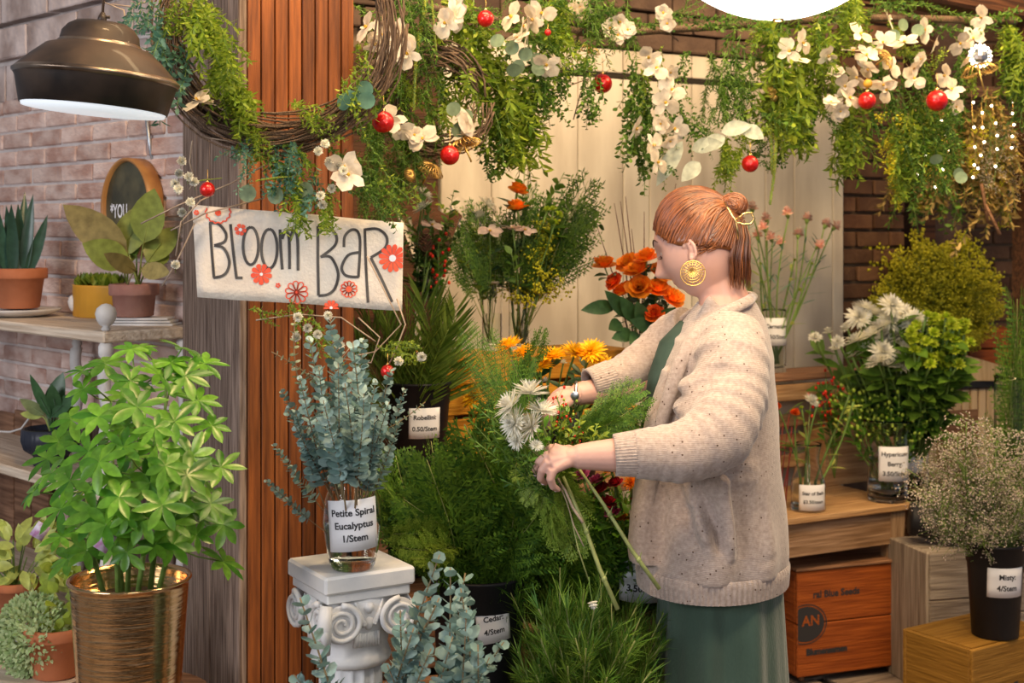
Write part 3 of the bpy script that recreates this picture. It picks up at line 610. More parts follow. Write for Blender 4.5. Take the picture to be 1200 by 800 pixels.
# mustard pot with succulent
p = P(120, 270, 3.98); p.z = TZ[1]; t = thing('potted_succulent', 'low green succulent in mustard ribbed oblong pot behind pink clay pot', 'plant', p, R(-30))
m = M(); lathe(m, [(.05, 0), (.058, .003), (.060, .09), (.061, .095), (.056, .095), (.054, .08)], 72, mod=lambda a, i, z: 1+(.025*ca(24*a) if .003 <= z < .085 else 0)); o = part('pot', m, MT['gold'], t); o.scale = (1.75, 1, 1)
q = M(); lathe(q, [(.05, .078), (.05, .082)], 20); o = part('soil', q, MT['soil'], t); o.scale = (1.7, 1, 1)
T = leafT(.034, .016, 3, .3, -.3); m = M(); m.inst(T, [fr((rng.uniform(-.085, .085), rng.uniform(-.03, .03), .085+rng.uniform(0, .014)), (rng.gauss(0, .7), rng.gauss(0, .7), 1), None, 1) for _ in range(190)]); part('leaves', m, MT['vineL'], t, 'stuff')
# aglaonema
p = P(157, 270, 3.66); p.z = TZ[1]+.001
for k in range(3):
    q = M(); box(q, (0, 0, .003), (.20-.02*k, .075, .006), bev=.001); o = part('slate_coaster', q, MT['whitew'], smooth=False); o.location = p+Vector((.02, .0, -.001+.0075*k)); o.rotation_euler = (0, 0, R(2+3*k-8)); tag(o, ('lowest', 'middle', 'top')[k]+' flat pale tile under the pink clay pot on the top shelf', 'tile')
t = thing('potted_aglaonema', 'broad olive-leaved plant in pink clay pot on the top shelf by mirror', 'plant', p+Vector((0, 0, .0215))); pot(t, .066, .088, 'terra2', .36, .78)
def leaf_at(t, px, py, D, tx, ty, wpx, mt, dD=0, curl=.15, up=(0, -1, .25), nn=7, base=None, name='leaf', pk=.45):
    o = t.matrix_basis.inverted() if False else None
    a = P(px, py, D)-t.location; b = P(tx, ty, D+dD)-t.location; d = b-a; T = leafT(d.length, wpx*D/F, nn, .18, curl, pk)
    m = M(); m.inst(T, [fr(a, d, up)])
    if base is not None: tube(m, [base, base.lerp(a, .6)+Vector((0, 0, .01)), a, a+d*.5], [.0028, .0024, .002, .001], 5)
    return part(name, m, MT[mt], t)
for (x, y, tx, ty, wd, mt, dD) in ((150, 300, 74, 240, 42, 'aglau', -.04), (152, 310, 96, 285, 36, 'agla', -.06), (140, 302, 172, 232, 40, 'agla', .02), (168, 285, 182, 220, 42, 'agla', -.03), (160, 318, 118, 296, 20, 'aglau', -.12), (172, 308, 206, 262, 34, 'agla', .06), (165, 315, 203, 322, 22, 'aglau', -.10), (150, 312, 155, 262, 26, 'agla', .08), (176, 312, 196, 290, 26, 'agla', .05), (160, 300, 140, 262, 24, 'vineD', .1), (150, 295, 128, 262, 22, 'agla', .1)):
    leaf_at(t, x, y, 3.66, tx, ty, wd, mt, dD, rng.uniform(-.1, .25), base=Vector((rng.uniform(-.02, .02), rng.uniform(-.02, .02), .08)))
# round mirror on wall
lm = Matrix.Rotation(AL, 4, 'Z'); c = P(154, 243, 3.86); t = thing('round_mirror', 'round dark mirror in amber wooden frame propped on top shelf at brick wall', 'mirror', c, AL)
m = M(); v = []
ring = [(.130, -.022), (.136, -.024), (.140, -.02), (.140, .022), (.130, .022)]
n = 56
for k in range(n):
    a = 2*PI*k/n
    for rr, y in ring: v.append((rr*ca(a), y, rr*sa(a)))
f = [(k*5+j, k*5+(j+1) % 5, ((k+1) % n)*5+(j+1) % 5, ((k+1) % n)*5+j) for k in range(n) for j in range(5)]; m.add(v, f); part('frame', m, MT['frame'], t)
m = M(); v = [(.131*ca(2*PI*k/n), -.010, .131*sa(2*PI*k/n)) for k in range(n)]+[(.131*ca(2*PI*k/n), .016, .131*sa(2*PI*k/n)) for k in range(n)]
m.add(v, [tuple(range(n)), tuple(range(2*n-1, n-1, -1))]+[((k+1) % n, k, k+n, (k+1) % n+n) for k in range(n)]); part('mirror_glass', m, MT['mirror'], t, smooth=False)
flat_text(t, '*YOU', .055, Matrix.Translation((-.05, -.012, -.012))@Matrix.Rotation(R(90), 4, 'X')@Matrix.Scale(.7, 4, (1, 0, 0)), MT['paper'], .001)
m = M(); tube(m, [P(171, 134, 3.82), P(177, 180, 3.84), P(188, 222, 3.86), P(196, 270, 3.9), P(199, 330, 3.9)], .005, 8); o = part('power_cable', m, MT['steelc']); tag(o, 'grey armoured cable running down the left brick wall beside the mirror', 'cable')
# black bowl plant, middle shelf
p = P(60, 270, 3.82); p.z = TZ[2]; t = thing('potted_rubber_plant', 'small dark-leaved plant in ribbed black footed bowl, middle shelf', 'plant', p)
m = M(); lathe(m, [(.046, 0), (.048, .004), (.046, .024), (.05, .03), (.072, .045), (.080, .07), (.080, .102), (.074, .104), (.070, .09), (.06, .08)], 96, mod=lambda a, i, z: 1+(.022*ca(32*a) if z < .1 else 0)); part('pot', m, MT['navy'], t); q = M(); lathe(q, [(.07, .085), (.07, .088)], 20); part('soil', q, MT['soil'], t)
for (x, y, tx, ty, wd, mt) in ((57, 492, 72, 436, 24, 'dleaf'), (60, 490, 34, 440, 12, 'dleaf'), (60, 488, 86, 462, 20, 'dleaf'), (52, 486, 24, 468, 14, 'pale'), (50, 488, 22, 484, 10, 'lime'), (66, 482, 60, 452, 18, 'dleaf'), (70, 488, 92, 478, 14, 'vineD')):
    leaf_at(t, x, y, 3.82, tx, ty, wd, mt, rng.uniform(-.06, .03), .1, base=Vector((0, 0, .085)))
m = M(); tube(m, [P(-8, 505, 4.0), P(12, 506, 4.0), P(25, 502, 3.98), P(34, 490, 3.97), P(42, 480, 3.99)], .003, 6); o = part('power_lead', m, MT['whitew']); tag(o, 'thin white cord trailing behind the black bowl on middle shelf', 'cord')
m = M(); tube(m, [P(140, 395, 3.95), P(165, 399, 3.92), P(185, 396, 3.9), P(205, 388, 3.9)], .0025, 6); o = part('power_lead', m, MT['whitew']); tag(o, 'thin pale cord sagging under the top shelf at the pillar', 'cord')
# wooden back panels of the shelf (brown boards behind middle and lower shelves)
tt = thing('back_panel', 'brown wooden boards standing behind the middle shelf', 'panel', (P(120, 270, 3.4).x, 3.4, 0), AL)
for i in range(9):
    if i in (3,): continue
    q = M(); box(q, (-1.18+.125*i, .275, .70), (.115, .012, .62+.03*(i % 3)), bev=.002); part('board', q, MT['crateB' if i < 4 else 'plankG'], tt, smooth=False)
# ---- schefflera in brass pot
p = P(152, 270, 2.62); p.z = .725
t = thing('plant_stool', 'round wooden stool under the big brass pot', 'stool', (p.x, p.y, 0)); m = M(); lathe(m, [(.15, .68), (.155, .685), (.155, .705), (.15, .71)], 32); part('seat', m, MT['crateB'], t)
for k in range(4):
    a = PI/4+k*PI/2; m = M(); tube(m, [(.14*ca(a), .14*sa(a), 0), (.11*ca(a), .11*sa(a), .68)], .014, 8); part('leg', m, MT['crateB'], t)
t = thing('potted_schefflera', 'big bushy umbrella plant in a ribbed shiny brass pot', 'plant', (p.x, p.y, .7105))
m = M(); H = .225; pr = [(.085, 0), (.100, .002), (.104, .006), (.100, .010), (.092, .014), (.095, .02)]
for i in range(60): z = .024+(H-.034)*i/59; pr.append((.0955+.016*(z/H)+(.0007 if i % 2 else 0), z))
pr += [(.114, H-.006), (.117, H-.003), (.116, H), (.110, H), (.108, H-.01), (.1, H*.7)]
lathe(m, pr, 64); part('pot', m, MT['brass'], t); q = M(); lathe(q, [(.104, H*.78), (.104, H*.80)], 24); part('soil', q, MT['soil'], t)
stems = [((-.04, 0), (100, 575)), ((-.02, .03), (130, 470)), ((.0, -.02), (160, 450)), ((.03, .02), (195, 430)), ((.045, 0), (215, 520)), ((.02, -.04), (175, 560)), ((-.01, -.04), (140, 600))]
tips = []
for (dx, dy), (x, y) in stems:
    e = P(x, y, 2.62+dy*2)-t.location; b0 = Vector((dx, dy, .16)); q = M(); pts = [b0, b0.lerp(e, .5)+Vector((dx*.4, 0, .02)), e]; tube(q, pts, [.006, .005, .0025], 6); part('stem', q, MT['stem'], t); tips.append(pts)
LF = []
for v_ in range(4):
    g = random.Random(v_+7); q = M(); T = leafT(1, 1, 5, .22, .25, .55); ms = []; n = 7+v_ % 2
    for k in range(n): ms.append(fr((0, 0, 0), (ca(2*PI*k/n), sa(2*PI*k/n), .05+g.uniform(-.25, .15)), (0, 0, 1), (.029*g.uniform(.85, 1.1), .078*g.uniform(.8, 1.1), .029)))
    q.inst(T, ms); LF.append(q.mesh('leaf', MT['schef']))
cent = [(125, 425, 0), (170, 408, 0), (215, 410, 0), (240, 425, .05), (100, 455, .0), (150, 445, -.1), (190, 440, -.08), (235, 465, 0), (85, 490, -.05), (120, 485, -.14), (160, 480, -.16), (205, 490, -.12), (245, 500, 0), (70, 520, 0), (105, 525, -.14), (145, 520, -.18), (180, 525, -.16), (225, 535, -.1), (255, 550, 0), (85, 560, -.12), (130, 560, -.17), (170, 570, -.18), (210, 575, -.12), (250, 590, -.05), (268, 615, 0), (45, 580, 0), (70, 600, -.08), (110, 600, -.15), (150, 605, -.2), (195, 615, -.14), (235, 628, -.06), (262, 655, 0), (150, 650, -.2), (130, 635, -.14), (100, 640, -.1), (200, 590, .05), (160, 540, .08), (120, 510, .1), (200, 460, .1), (150, 465, .1), (55, 555, -.05), (178, 642, -.12), (75, 655, -.06), (222, 440, -.05), (182, 500, -.2), (135, 585, -.22), (95, 575, .05), (228, 600, .04), (190, 548, -.2), (108, 545, .05), (70, 625, .0), (90, 615, .06), (120, 620, -.2), (165, 615, -.2), (185, 590, -.22), (140, 555, -.05), (115, 545, -.2), (165, 505, 0), (140, 500, -.1), (215, 555, -.15), (235, 560, .05), (195, 640, -.1), (60, 540, .05), (95, 430, .03), (150, 412, -.03), (195, 420, -.04)]
for i, (x, y, dd) in enumerate(cent):
    e = P(x+rng.uniform(-6, 6), y+rng.uniform(-5, 5), 2.62+dd)-t.location; best = min(((at(s_, u)[0]-e).length, at(s_, u)[0]) for s_ in tips for u in (.2, .35, .5, .65, .8, 1))[1]
    q = M(); tube(q, [best, best.lerp(e, .5)+Vector((0, 0, -.006)), e], .0016, 4)
    out = (e-Vector((0, 0, .35))); out = Vector((out.x*1.4+rng.gauss(0, .12), -.32+dd*1.2+rng.gauss(0, .12), .42+out.z*.7)).normalized()
    o = part('leaf', LF[i % 4], None, t); o.location = e; o.rotation_mode = 'QUATERNION'; o.rotation_quaternion = Vector((0, 0, 1)).rotation_difference(out)@Quaternion((0, 0, 1), rng.uniform(0, 6)); k = rng.uniform(.5, .8)*(.9 if y < 450 else 1); o.scale = (k, k, k)
    part('petiole', q, MT['stem'], t)
for x, y in ((47, 622), (122, 634)):
    q = M(); box(q, (0, 0, 0), (.030, .0012, .034)); o = part('plant_tag', q, MT['tagm']); o.location = P(x, y, 2.44 if x > 100 else 2.95); o.rotation_euler = (0, .6, .3); tag(o, 'small printed plant tag stuck %s' % ('above the yellow-green plant at left' if x < 100 else 'at the front of the brass pot plant'), 'tag')
# ---- lower-left plants on a low stand
p = P(22, 270, 3.05); t = thing('low_bench', 'low pale wooden bench at the lower left corner', 'bench', (P(20, 270, 3.0).x, 3.0, 0), R(-20))
q = M(); box(q, (0, 0, .615), (.62, .34, .03), bev=.004); part('top', q, MT['pine_w'], t, smooth=False)
for sx in (-1, 1):
    for sy in (-1, 1): q = M(); box(q, (sx*.28, sy*.14, .3), (.04, .04, .60)); part('leg', q, MT['pine_w'], t, smooth=False)
def blob_plant(name, label, px, pypot, D, potr, poth, mt, leaves, pm='terra', z0=None):
    p = P(px, pypot, D)
    if z0 is not None: p.z = z0
    t = thing(name, label, 'plant', p); pot(t, potr, poth, pm, .25)
    for nm, T, n_, cx, cy, rx, ry, sc_, mtt, kind in leaves:
        ms = []
        for _ in range(n_):
            a = rng.uniform(0, 6.28); k = rng.uniform(0, 1)**.45; c_ = P(cx+rx*k*ca(a), cy+ry*k*sa(a), D-rng.uniform(.0, .12)*(1-k*k*.6)+.04)-p
            ms.append(fr(c_, (ca(a)*.8+rng.gauss(0, .4), -.3+rng.gauss(0, .4), -sa(a)*.6+.3+rng.gauss(0, .4)), (0, -1, .6), sc_*rng.uniform(.6, 1.1)))
        if kind: q = M(); q.inst(T, ms); part(nm, q, MT[mtt], t, 'stuff')
        else:
            me = None
            for A, pp in ms:
                q = M(); q.inst(T, [(A, pp)]); part(nm, q, MT[mtt], t)
    q = M()
    for _ in range(14): a = P(leaves[0][3]+rng.uniform(-.8, .8)*leaves[0][5], leaves[0][4]+rng.uniform(-.8, .8)*leaves[0][6], D)-p; tube(q, [(0, 0, poth*.8), (a.x*.4, a.y*.4, max(poth, a.z*.6)), a], .0018, 4)
    part('stems', q, MT['stem'], t, 'stuff'); return t
blob_plant('variegated_plant', 'yellow-green variegated leafy plant at left edge above trailing plant', 18, 0, 3.55, .06, .09, 'terra', [('leaf', leafT(1, .45, 5, .2, .25), 95, 26, 655, 48, 36, .062, 'lime', None), ('dark_leaf', leafT(1, .4, 5, .2, .25), 24, 85, 642, 32, 26, .055, 'schef', None)], z0=.601)
blob_plant('trailing_plant', 'pale airy trailing plant in red-brown clay pot beside the brass pot', 66, 0, 2.98, .070, .11, 'terra', [('leaves', leafT(1, .55, 3, .2, .2), 3600, 42, 748, 46, 52, .013, 'pale', 'stuff'), ('leaf', leafT(1, .8, 4, .1, .2), 60, 72, 700, 20, 44, .034, 'vineL', None)], z0=.6305)
# ---- Ionic pedestal
D0 = 2.75; pc = P(411, 270, D0+.02); top = .928; t = thing('ionic_pedestal', 'white plaster column pedestal with scrolled Ionic capital', 'pedestal', (pc.x, pc.y, 0), R(31))
hw = .098
q = M(); box(q, (0, 0, top-.018), (2*hw, 2*hw, .036), bev=.005); part('abacus', q, MT['plaster'], t, smooth=False)
q = M(); box(q, (0, 0, top-.046), (2*hw-.016, 2*hw-.016, .02), bev=.003); part('moulding', q, MT['plaster'], t, smooth=False)
q = M(); lathe(q, [(.070, .73), (.078, .735), (.082, .745), (.078, .755), (.074, .765), (.078, .79), (.086, .82), (.09, .85), (.088, .872)], 48, mod=lambda a, i, z: 1+.012*ca(28*a)); part('echinus', q, MT['plaster'], t)
q = M(); lathe(q, [(.09, 0), (.09, .03), (.076, .05), (.068, .07)]+[(.066-.002*i/10, .08+.65*i/10) for i in range(11)], 96, mod=lambda a, i, z: 1-.085*abs(sa(8*a))**.5*(1 if .07 < z < .735 else 0)); part('shaft', q, MT['plaster'], t)
for cx, cy in ((-1, -1), (1, -1), (-1, 1), (1, 1)):     # volutes at the corners, seen on both faces
    for fx in (0, 1):
        q = M(); r0 = .041; cen = (cx*.050, cy*.050)
        pts = []; rad = []
        for i in range(60):
            a = i/59*PI*4.6; r_ = r0*(1-i/59*.86); u = r_*ca(a+PI/2)*(-1); zz = r_*sa(a+PI/2)*.92
            pts.append((cen[0]-cx*u+cx*.012, cy*(hw-.001), top-.096+zz) if fx == 0 else (cx*(hw-.001), cen[1]-cy*u+cy*.012, top-.096+zz)); rad.append(.0062*(1-i/59*.45))
        tube(q, pts, rad, 8)
        a_ = np.array([(cen[0]+cx*.012, cy*(hw-.006), top-.096)]) if fx == 0 else np.array([(cx*(hw-.006), cen[1]+cy*.012, top-.096)])
        ball(q, tuple(a_[0]), .038, n=20, sq=(1, .10, 1) if fx == 0 else (.10, 1, 1)); part('volute', q, MT['plaster'], t)
for fx, sy in ((0, -1), (1, -1), (0, 1), (1, 1)):       # relief ornament in the middle of each face and at the corner
    q = M()
    def pt(u, z, e): u *= .62; return (u, sy*(hw-.014+e), z) if fx == 0 else (sy*(hw-.014+e), u, z)
    ball(q, pt(0, top-.072, .0), .012, n=12, bump=.12, seed=3); ball(q, pt(0, top-.102, 0), .010, n=12, sq=(1, 1, 1.6))
    for sg in (-1, 1):
        for k in range(4): tube(q, [pt(sg*.004, top-.10-.004*k, .002), pt(sg*(.02+.004*k), top-.105+.006*k, .005), pt(sg*(.036+.004*k), top-.088+.010*k, .003)], [.004, .005, .002], 7)
    for k in range(9): tube(q, [pt((k-4)*.009, top-.122, -.004), pt((k-4)*.0105, top-.150, -.006)], .0045, 6)
    part('relief_ornament', q, MT['plaster'], t)
q = M(); tube(q, [(-hw+.004, -hw+.004, top-.055), (-hw-.004, -hw-.004, top-.09), (-hw+.008, -hw+.008, top-.15)], [.012, .015, .006], 10); tube(q, [(-hw+.002, -hw-.004, top-.07), (-hw-.006, -hw-.01, top-.11), (-hw+.006, -hw+.004, top-.14)], [.006, .009, .003], 8); part('corner_acanthus', q, MT['plaster'], t)
lab = dict(zc=.096, a0=.14, w=.104, h=.100, lines=['Petite Spiral', 'Eucalyptus', '1/Stem'], size=.0185, tilt=.08, shiftx=.002, follow=False)
vt, vb, vh, vr = vase('tall curved glass vase of eucalyptus on the white pedestal', 413, 556, 0, 2.72, 70, [(.66, 0), (.75, .03), (.90, .25), (1.0, .5), (.93, .74), (.76, .9), (.74, .95), (.82, 1)], lab, .5, zb=top+.0008)
lb = 'blue-green eucalyptus stem with round leaves in vase on pedestal'
bunch('eucalyptus_spray', vb, vh, vr*.5, [(362, 395, -.05), (385, 372, 0), (320, 520, .0), (335, 478, -.1), (310, 562, -.1), (350, 440, -.12), (372, 430, -.15), (395, 425, -.16), (415, 400, -.1), (430, 420, 0), (440, 445, -.1), (455, 470, -.1), (470, 490, 0), (475, 455, .05), (460, 430, .05), (405, 450, -.2), (425, 460, -.2), (380, 470, -.22), (345, 480, -.1), (440, 490, -.1), (330, 455, .05), (395, 395, .05), (365, 500, -.08), (410, 480, -.12), (450, 500, -.08), (425, 395, .0), (400, 410, .05)], lb, 'eucalyptus', 'eucalyptus stems in the pedestal vase', D=2.72)
for x, y, l_ in ((318, 412, 'thin eucalyptus twig reaching far left of the pedestal vase'), (352, 432, 'short young twig left in the pedestal vase'), (498, 470, 'thin eucalyptus twig leaning right over the palm bucket'), (346, 372, 'tallest twig at the left of the pedestal vase')):
    put('eucalyptus_twig', P(400, 520, 2.7), P(x, y, 2.7), l_, 'twig')
# ---- sign banner
SD = 2.99; t = thing('bloom_bar_banner', 'cream paper banner hand-lettered with red flowers hung on the pillar', 'sign', P(350, 300, SD), 0)
def SP(zx, zy, e=0): return P(200+zx/4, 180+zy/4, SD-e)-t.location      # zoomed-crop coordinates
tl, tr_, br_, bl2 = (100, 238), (1092, 322), (1085, 736), (125, 672); q = M(); v = []; nu, nv = 24, 8
for e in (0, .0015):
    for j in range(nv+1):
        for i in range(nu+1):
            u, w_ = i/nu, j/nv; x = (1-w_)*((1-u)*tl[0]+u*tr_[0])+w_*((1-u)*bl2[0]+u*br_[0]); y = (1-w_)*((1-u)*tl[1]+u*tr_[1])+w_*((1-u)*bl2[1]+u*br_[1])
            v.append(SP(x, y+2*sa(u*9), -e))
K = (nu+1)*(nv+1); f = []
for j in range(nv):
    for i in range(nu): a = j*(nu+1)+i; f.append((a, a+nu+1, a+nu+2, a+1)); f.append((K+a+1, K+a+nu+2, K+a+nu+1, K+a))
for i in range(nu): f.append((i+1, i+1+K, i+K, i)); a = nv*(nu+1)+i; f.append((a, a+K, a+K+1, a+1))
for j in range(nv): a = j*(nu+1); f.append((a, a+K, a+K+nu+1, a+nu+1)); a += nu; f.append((a+nu+1, a+K+nu+1, a+K, a))
q.add([tuple(x) for x in v], f); sheet = part('paper_sheet', q, MT['banner'], t)
def ribbon(m, pts, w_, e=.0012):
    # catmull-rom smooth in crop coordinates, flat ribbon
    if len(pts) > 2:
        ex = [pts[0]]+list(pts)+[pts[-1]]; o = []
        for a, b, c_, d in zip(ex, ex[1:], ex[2:], ex[3:]):
            for k in range(6):
                u = k/6; o.append(tuple(.5*((2*b[i])+(-a[i]+c_[i])*u+(2*a[i]-5*b[i]+4*c_[i]-d[i])*u*u+(-a[i]+3*b[i]-3*c_[i]+d[i])*u**3) for i in (0, 1)))
        o.append(pts[-1]); pts = o
    v = []; n = len(pts)
    for i, p_ in enumerate(pts):
        a, b = pts[max(i-1, 0)], pts[min(i+1, n-1)]; dx, dy = b[0]-a[0], b[1]-a[1]; l = math.hypot(dx, dy) or 1; nx, ny = -dy/l*w_/2, dx/l*w_/2
        v += [tuple(SP(p_[0]+nx, p_[1]+ny, e)), tuple(SP(p_[0]-nx, p_[1]-ny, e))]
    m.add(v, [(2*i, 2*i+1, 2*i+3, 2*i+2) for i in range(n-1)])
def elp(cx, cy, rx, ry, n=16, tl_=0): return [(cx+rx*sa(2*PI*k/n)+tl_*ca(2*PI*k/n), cy-ry*ca(2*PI*k/n)) for k in range(n+1)]
letters = [[[(185, 325), (192, 450), (203, 580)], [(180, 326), (222, 328), (258, 372), (252, 412), (204, 430)], [(204, 430), (248, 443), (274, 500), (266, 548), (240, 573), (200, 581)]],
 [[(280, 330), (292, 450), (308, 580)], [(303, 581), (337, 582)]], [elp(375, 432, 36, 88)], [elp(462, 445, 37, 92)],
 [[(512, 355), (515, 440), (523, 543)], [(522, 400), (534, 366), (548, 370), (555, 410), (557, 541)], [(556, 410), (572, 365), (588, 372), (595, 420), (597, 548)]],
 [[(690, 340), (690, 500), (693, 665)], [(690, 336), (740, 345), (776, 385), (768, 432), (703, 485)], [(703, 482), (752, 487), (785, 560), (770, 630), (735, 660), (693, 665)]],
 [[(812, 438), (816, 388), (845, 358), (874, 362), (887, 400), (886, 480), (880, 578)], [(884, 462), (832, 476), (802, 530), (815, 566), (848, 577), (882, 577)]],
 [[(910, 355), (915, 520), (925, 698)], [(905, 357), (970, 353), (1012, 390), (1004, 442), (938, 487)], [(938, 487), (985, 580), (1038, 695)]]]
for L_ in letters:
    q = M()
    for k, st in enumerate(L_): ribbon(q, st, 13, .0012+.0002*k)
    part('letter', q, MT['marker'], sheet, smooth=False)
def petal_print(cx, cy, r, n, solid=True, cr=.25, clip=None, open_c=True):
    q = M()
    for k in range(n):
        a = 2*PI*k/n+.2; w_ = r*PI/n*.95; c_, s_ = ca(a), sa(a)
        prof = [(.15, .12), (.45, .42), (.75, .72), (.93, .60), (1.02, .0), (.93, -.60), (.75, -.72), (.45, -.42), (.15, -.12)]
        pp = [(cx+(u*r)*c_-(vv*w_)*s_, cy+(u*r)*s_+(vv*w_)*c_) for u, vv in prof]
        pp = [(min(x, 1088), min(y, 728)) for x, y in pp]
        if n == 1: continue
        if solid: q.add([tuple(SP(x, y, .0018)) for x, y in pp], [tuple(range(len(pp)))[::-1]])
        else: ribbon(q, pp+[pp[0]], 5, .0018)
    part('flower_print', q, MT['red'], sheet, smooth=False); q = M()
    q.add([tuple(SP(min(cx+r*cr*ca(2*PI*k/12), 1088), min(cy+r*cr*sa(2*PI*k/12), 728), .0024)) for k in range(12)], [tuple(range(12))[::-1]]); part('flower_centre_print', q, MT['paper'] if solid else MT['red'], sheet, smooth=False)
petal_print(1040, 490, 66, 12); petal_print(425, 565, 50, 9, cr=.15); petal_print(327, 356, 28, 6, cr=.3); petal_print(752, 722, 36, 9, cr=.2); petal_print(590, 650, 52, 10, False, .12); petal_print(835, 635, 38, 11, False, .38); petal_print(222, 277, 56, 1, False, .26); petal_print(503, 617, 12, 5, cr=.1); petal_print(120, 276, 13, 6, cr=.1)
q = M(); ribbon(q, [(222+(57+3*ca(14*a))*ca(a), 272+(52+3*ca(14*a))*sa(a)) for a in [-.35+(PI+.7)*i/40 for i in range(41)]], 6, .0018); part('flower_outline_print', q, MT['red'], sheet, smooth=False)
# ---- pendant lamps
c = P(114, 84, 2.55); t = thing('metal_pendant_lamp', 'large dark metal pendant lamp with white inside, hanging at top left', 'lamp', c); t.rotation_euler = (R(-1), R(5), 0)
s = 2.55/F; H0 = [(.0, 57), (30, 57), (38, 52), (44, 44), (46, 33), (47, 31), (60, 27), (75, 14), (93, -4), (95, -7), (93.5, -10), (91, -14), (84, -44)]
pr = [(r_*s, z*s) for r_, z in H0]; q = M(); lathe(q, pr+[(pr[-1][0]-.003, pr[-1][1])]+[(max(r_-.003, .0), z-.003) for r_, z in pr[::-1][1:]], 64); part('shade', q, MT['lampm'], t)
q = M(); lathe(q, [(max(r_-.0045, .001), z-.0045) for r_, z in pr[::-1][:-3]], 64); part('enamel_lining', q, MT['lampw'], t)
q = M(); lathe(q, [(92*s, -3*s), (95.5*s, -6*s), (95.5*s, -8*s), (93*s, -11*s)], 64); part('rim_band', q, MT['rimm'], t); q = M(); lathe(q, [(45*s, 35*s), (48*s, 32*s), (49*s, 29*s), (52*s, 28*s)], 64); part('collar_band', q, MT['rimm'], t)
q = M(); tube(q, [(0, 0, 57*s), (0, 0, 64*s), (0, 0, 70*s)], [.009, .008, .004], 12); tube(q, [(0, 0, 65*s), (.014, 0, 65*s)], .003, 8); part('cord_grip', q, MT['lampm'], t)
q = M(); tube(q, [(0, 0, 68*s), (-.02, .01, .6)], .0028, 8); part('cord', q, MT['vine'], t)
q = M(); ball(q, (0, 0, 0), .022, n=16); part('bulb', q, MT['globe'], t)
l = bpy.data.lights.new('pendant_light', 'POINT'); l.energy = 2; l.color = (.95, .97, 1); l.shadow_soft_size = .04; lo = bpy.data.objects.new('pendant_light', l); COL.objects.link(lo); lo.location = c+Vector((0, 0, -.04))
c = P(912, 22, 2.3); s = 2.3/F; t = thing('opal_pendant_lamp', 'glowing white opal bowl lamp at the top edge of the picture', 'lamp', c)
Rb = 165*s; q = M(); pr = [(Rb*sa(a), Rb-Rb*ca(a)) for a in [i*.072 for i in range(14)]]; lathe(q, [(.001, 0)]+pr[1:]+[(pr[-1][0]*.6, pr[-1][1]+.03), (.001, pr[-1][1]+.035)], 56); part('opal_bowl', q, MT['globe'], t)
q = M(); lathe(q, [(pr[-1][0]+.001, pr[-1][1]-.006), (pr[-1][0]+.006, pr[-1][1]-.004), (pr[-1][0]+.006, pr[-1][1]+.006), (pr[-1][0]-.001, pr[-1][1]+.008)], 56); part('brass_rim', q, MT['metal'], t)
q = M(); lathe(q, [(.001, -.006), (.008, -.005), (.010, -.001), (.010, .002), (.001, .003)], 20); part('finial', q, MT['metal'], t); q = M(); tube(q, [(0, 0, pr[-1][1]+.03), (0, 0, .8)], .006, 8); part('rod', q, MT['metal'], t)
l = bpy.data.lights.new('opal_light', 'POINT'); l.energy = 9; l.color = (1, .86, .66); l.shadow_soft_size = .12; lo = bpy.data.objects.new('opal_light', l); COL.objects.link(lo); lo.location = c+Vector((0, 0, -.16))
# ------------------------------------------------------------------ display steps and crates in the centre
t = thing('display_stand', 'stepped dark wooden plant stand behind the cedar bucket', 'stand', (P(600, 270, 3.9).x, 3.9, 0), ang)
for (y, z, n_) in ((-.14, .90, 3), (.21, .90, 3)):
    q = M(); box(q, (-.03, y, z), (1.15, .30, .03), bev=.003); part('board', q, MT['crateB'], t, smooth=False)
for x in (-.55, -.03, .5):
    for y in (-.25, .32): q = M(); box(q, (x, y, .44), (.05, .05, .885)); part('leg', q, MT['crateB'], t, smooth=False)
q = M(); box(q, (-.03, .33, .45), (1.1, .02, .7)); part('back_panel', q, MT['dark'], t, smooth=False)
def on(px, D, z): p = P(px, 270, D); return Vector((p.x, p.y, z))
crate('yellow-orange slatted wooden crate behind the sunflower-yellow blooms', on(612, 4.08, .9155), (.66, .27, .325), ang, 'crateO', 4, gap=.012)
crate('brown wooden crate under the cedar bucket', on(545, 3.2, 0), (.50, .40, .50), R(20), 'crateB', 3, gap=.03)
crate('brown wooden crate beside the pedestal, half hidden by eucalyptus', on(500, 3.55, 0), (.40, .3, .66), R(20), 'crateB', 4, gap=.02)
crate('dark wooden crate below the mixed flower vase', on(735, 3.33, 0), (.50, .34, .62), R(20), 'crateB', 4, gap=.02)
# palm bucket
t, b, h, r = bucket('black bucket of palm fronds with Robellini price label', 490, 446, 0, 3.72, 76, dict(zc=.17, a0=.30, w=.088, h=.082, lines=['Robellini:', '0.50/Stem'], size=.017, lead=1.8), zb=.9155)
bunch('palm_frond', b, h, r, [(425, 375, -.05), (440, 358, 0), (465, 352, .05), (490, 345, 0), (512, 350, .05), (532, 362, 0), (505, 362, -.1), (475, 368, -.1), (525, 385, -.08), (452, 380, -.1), (415, 400, 0)], 'long green palm frond standing in the Robellini bucket', 'palm frond', 'palm fronds in the Robellini bucket', D=3.72)
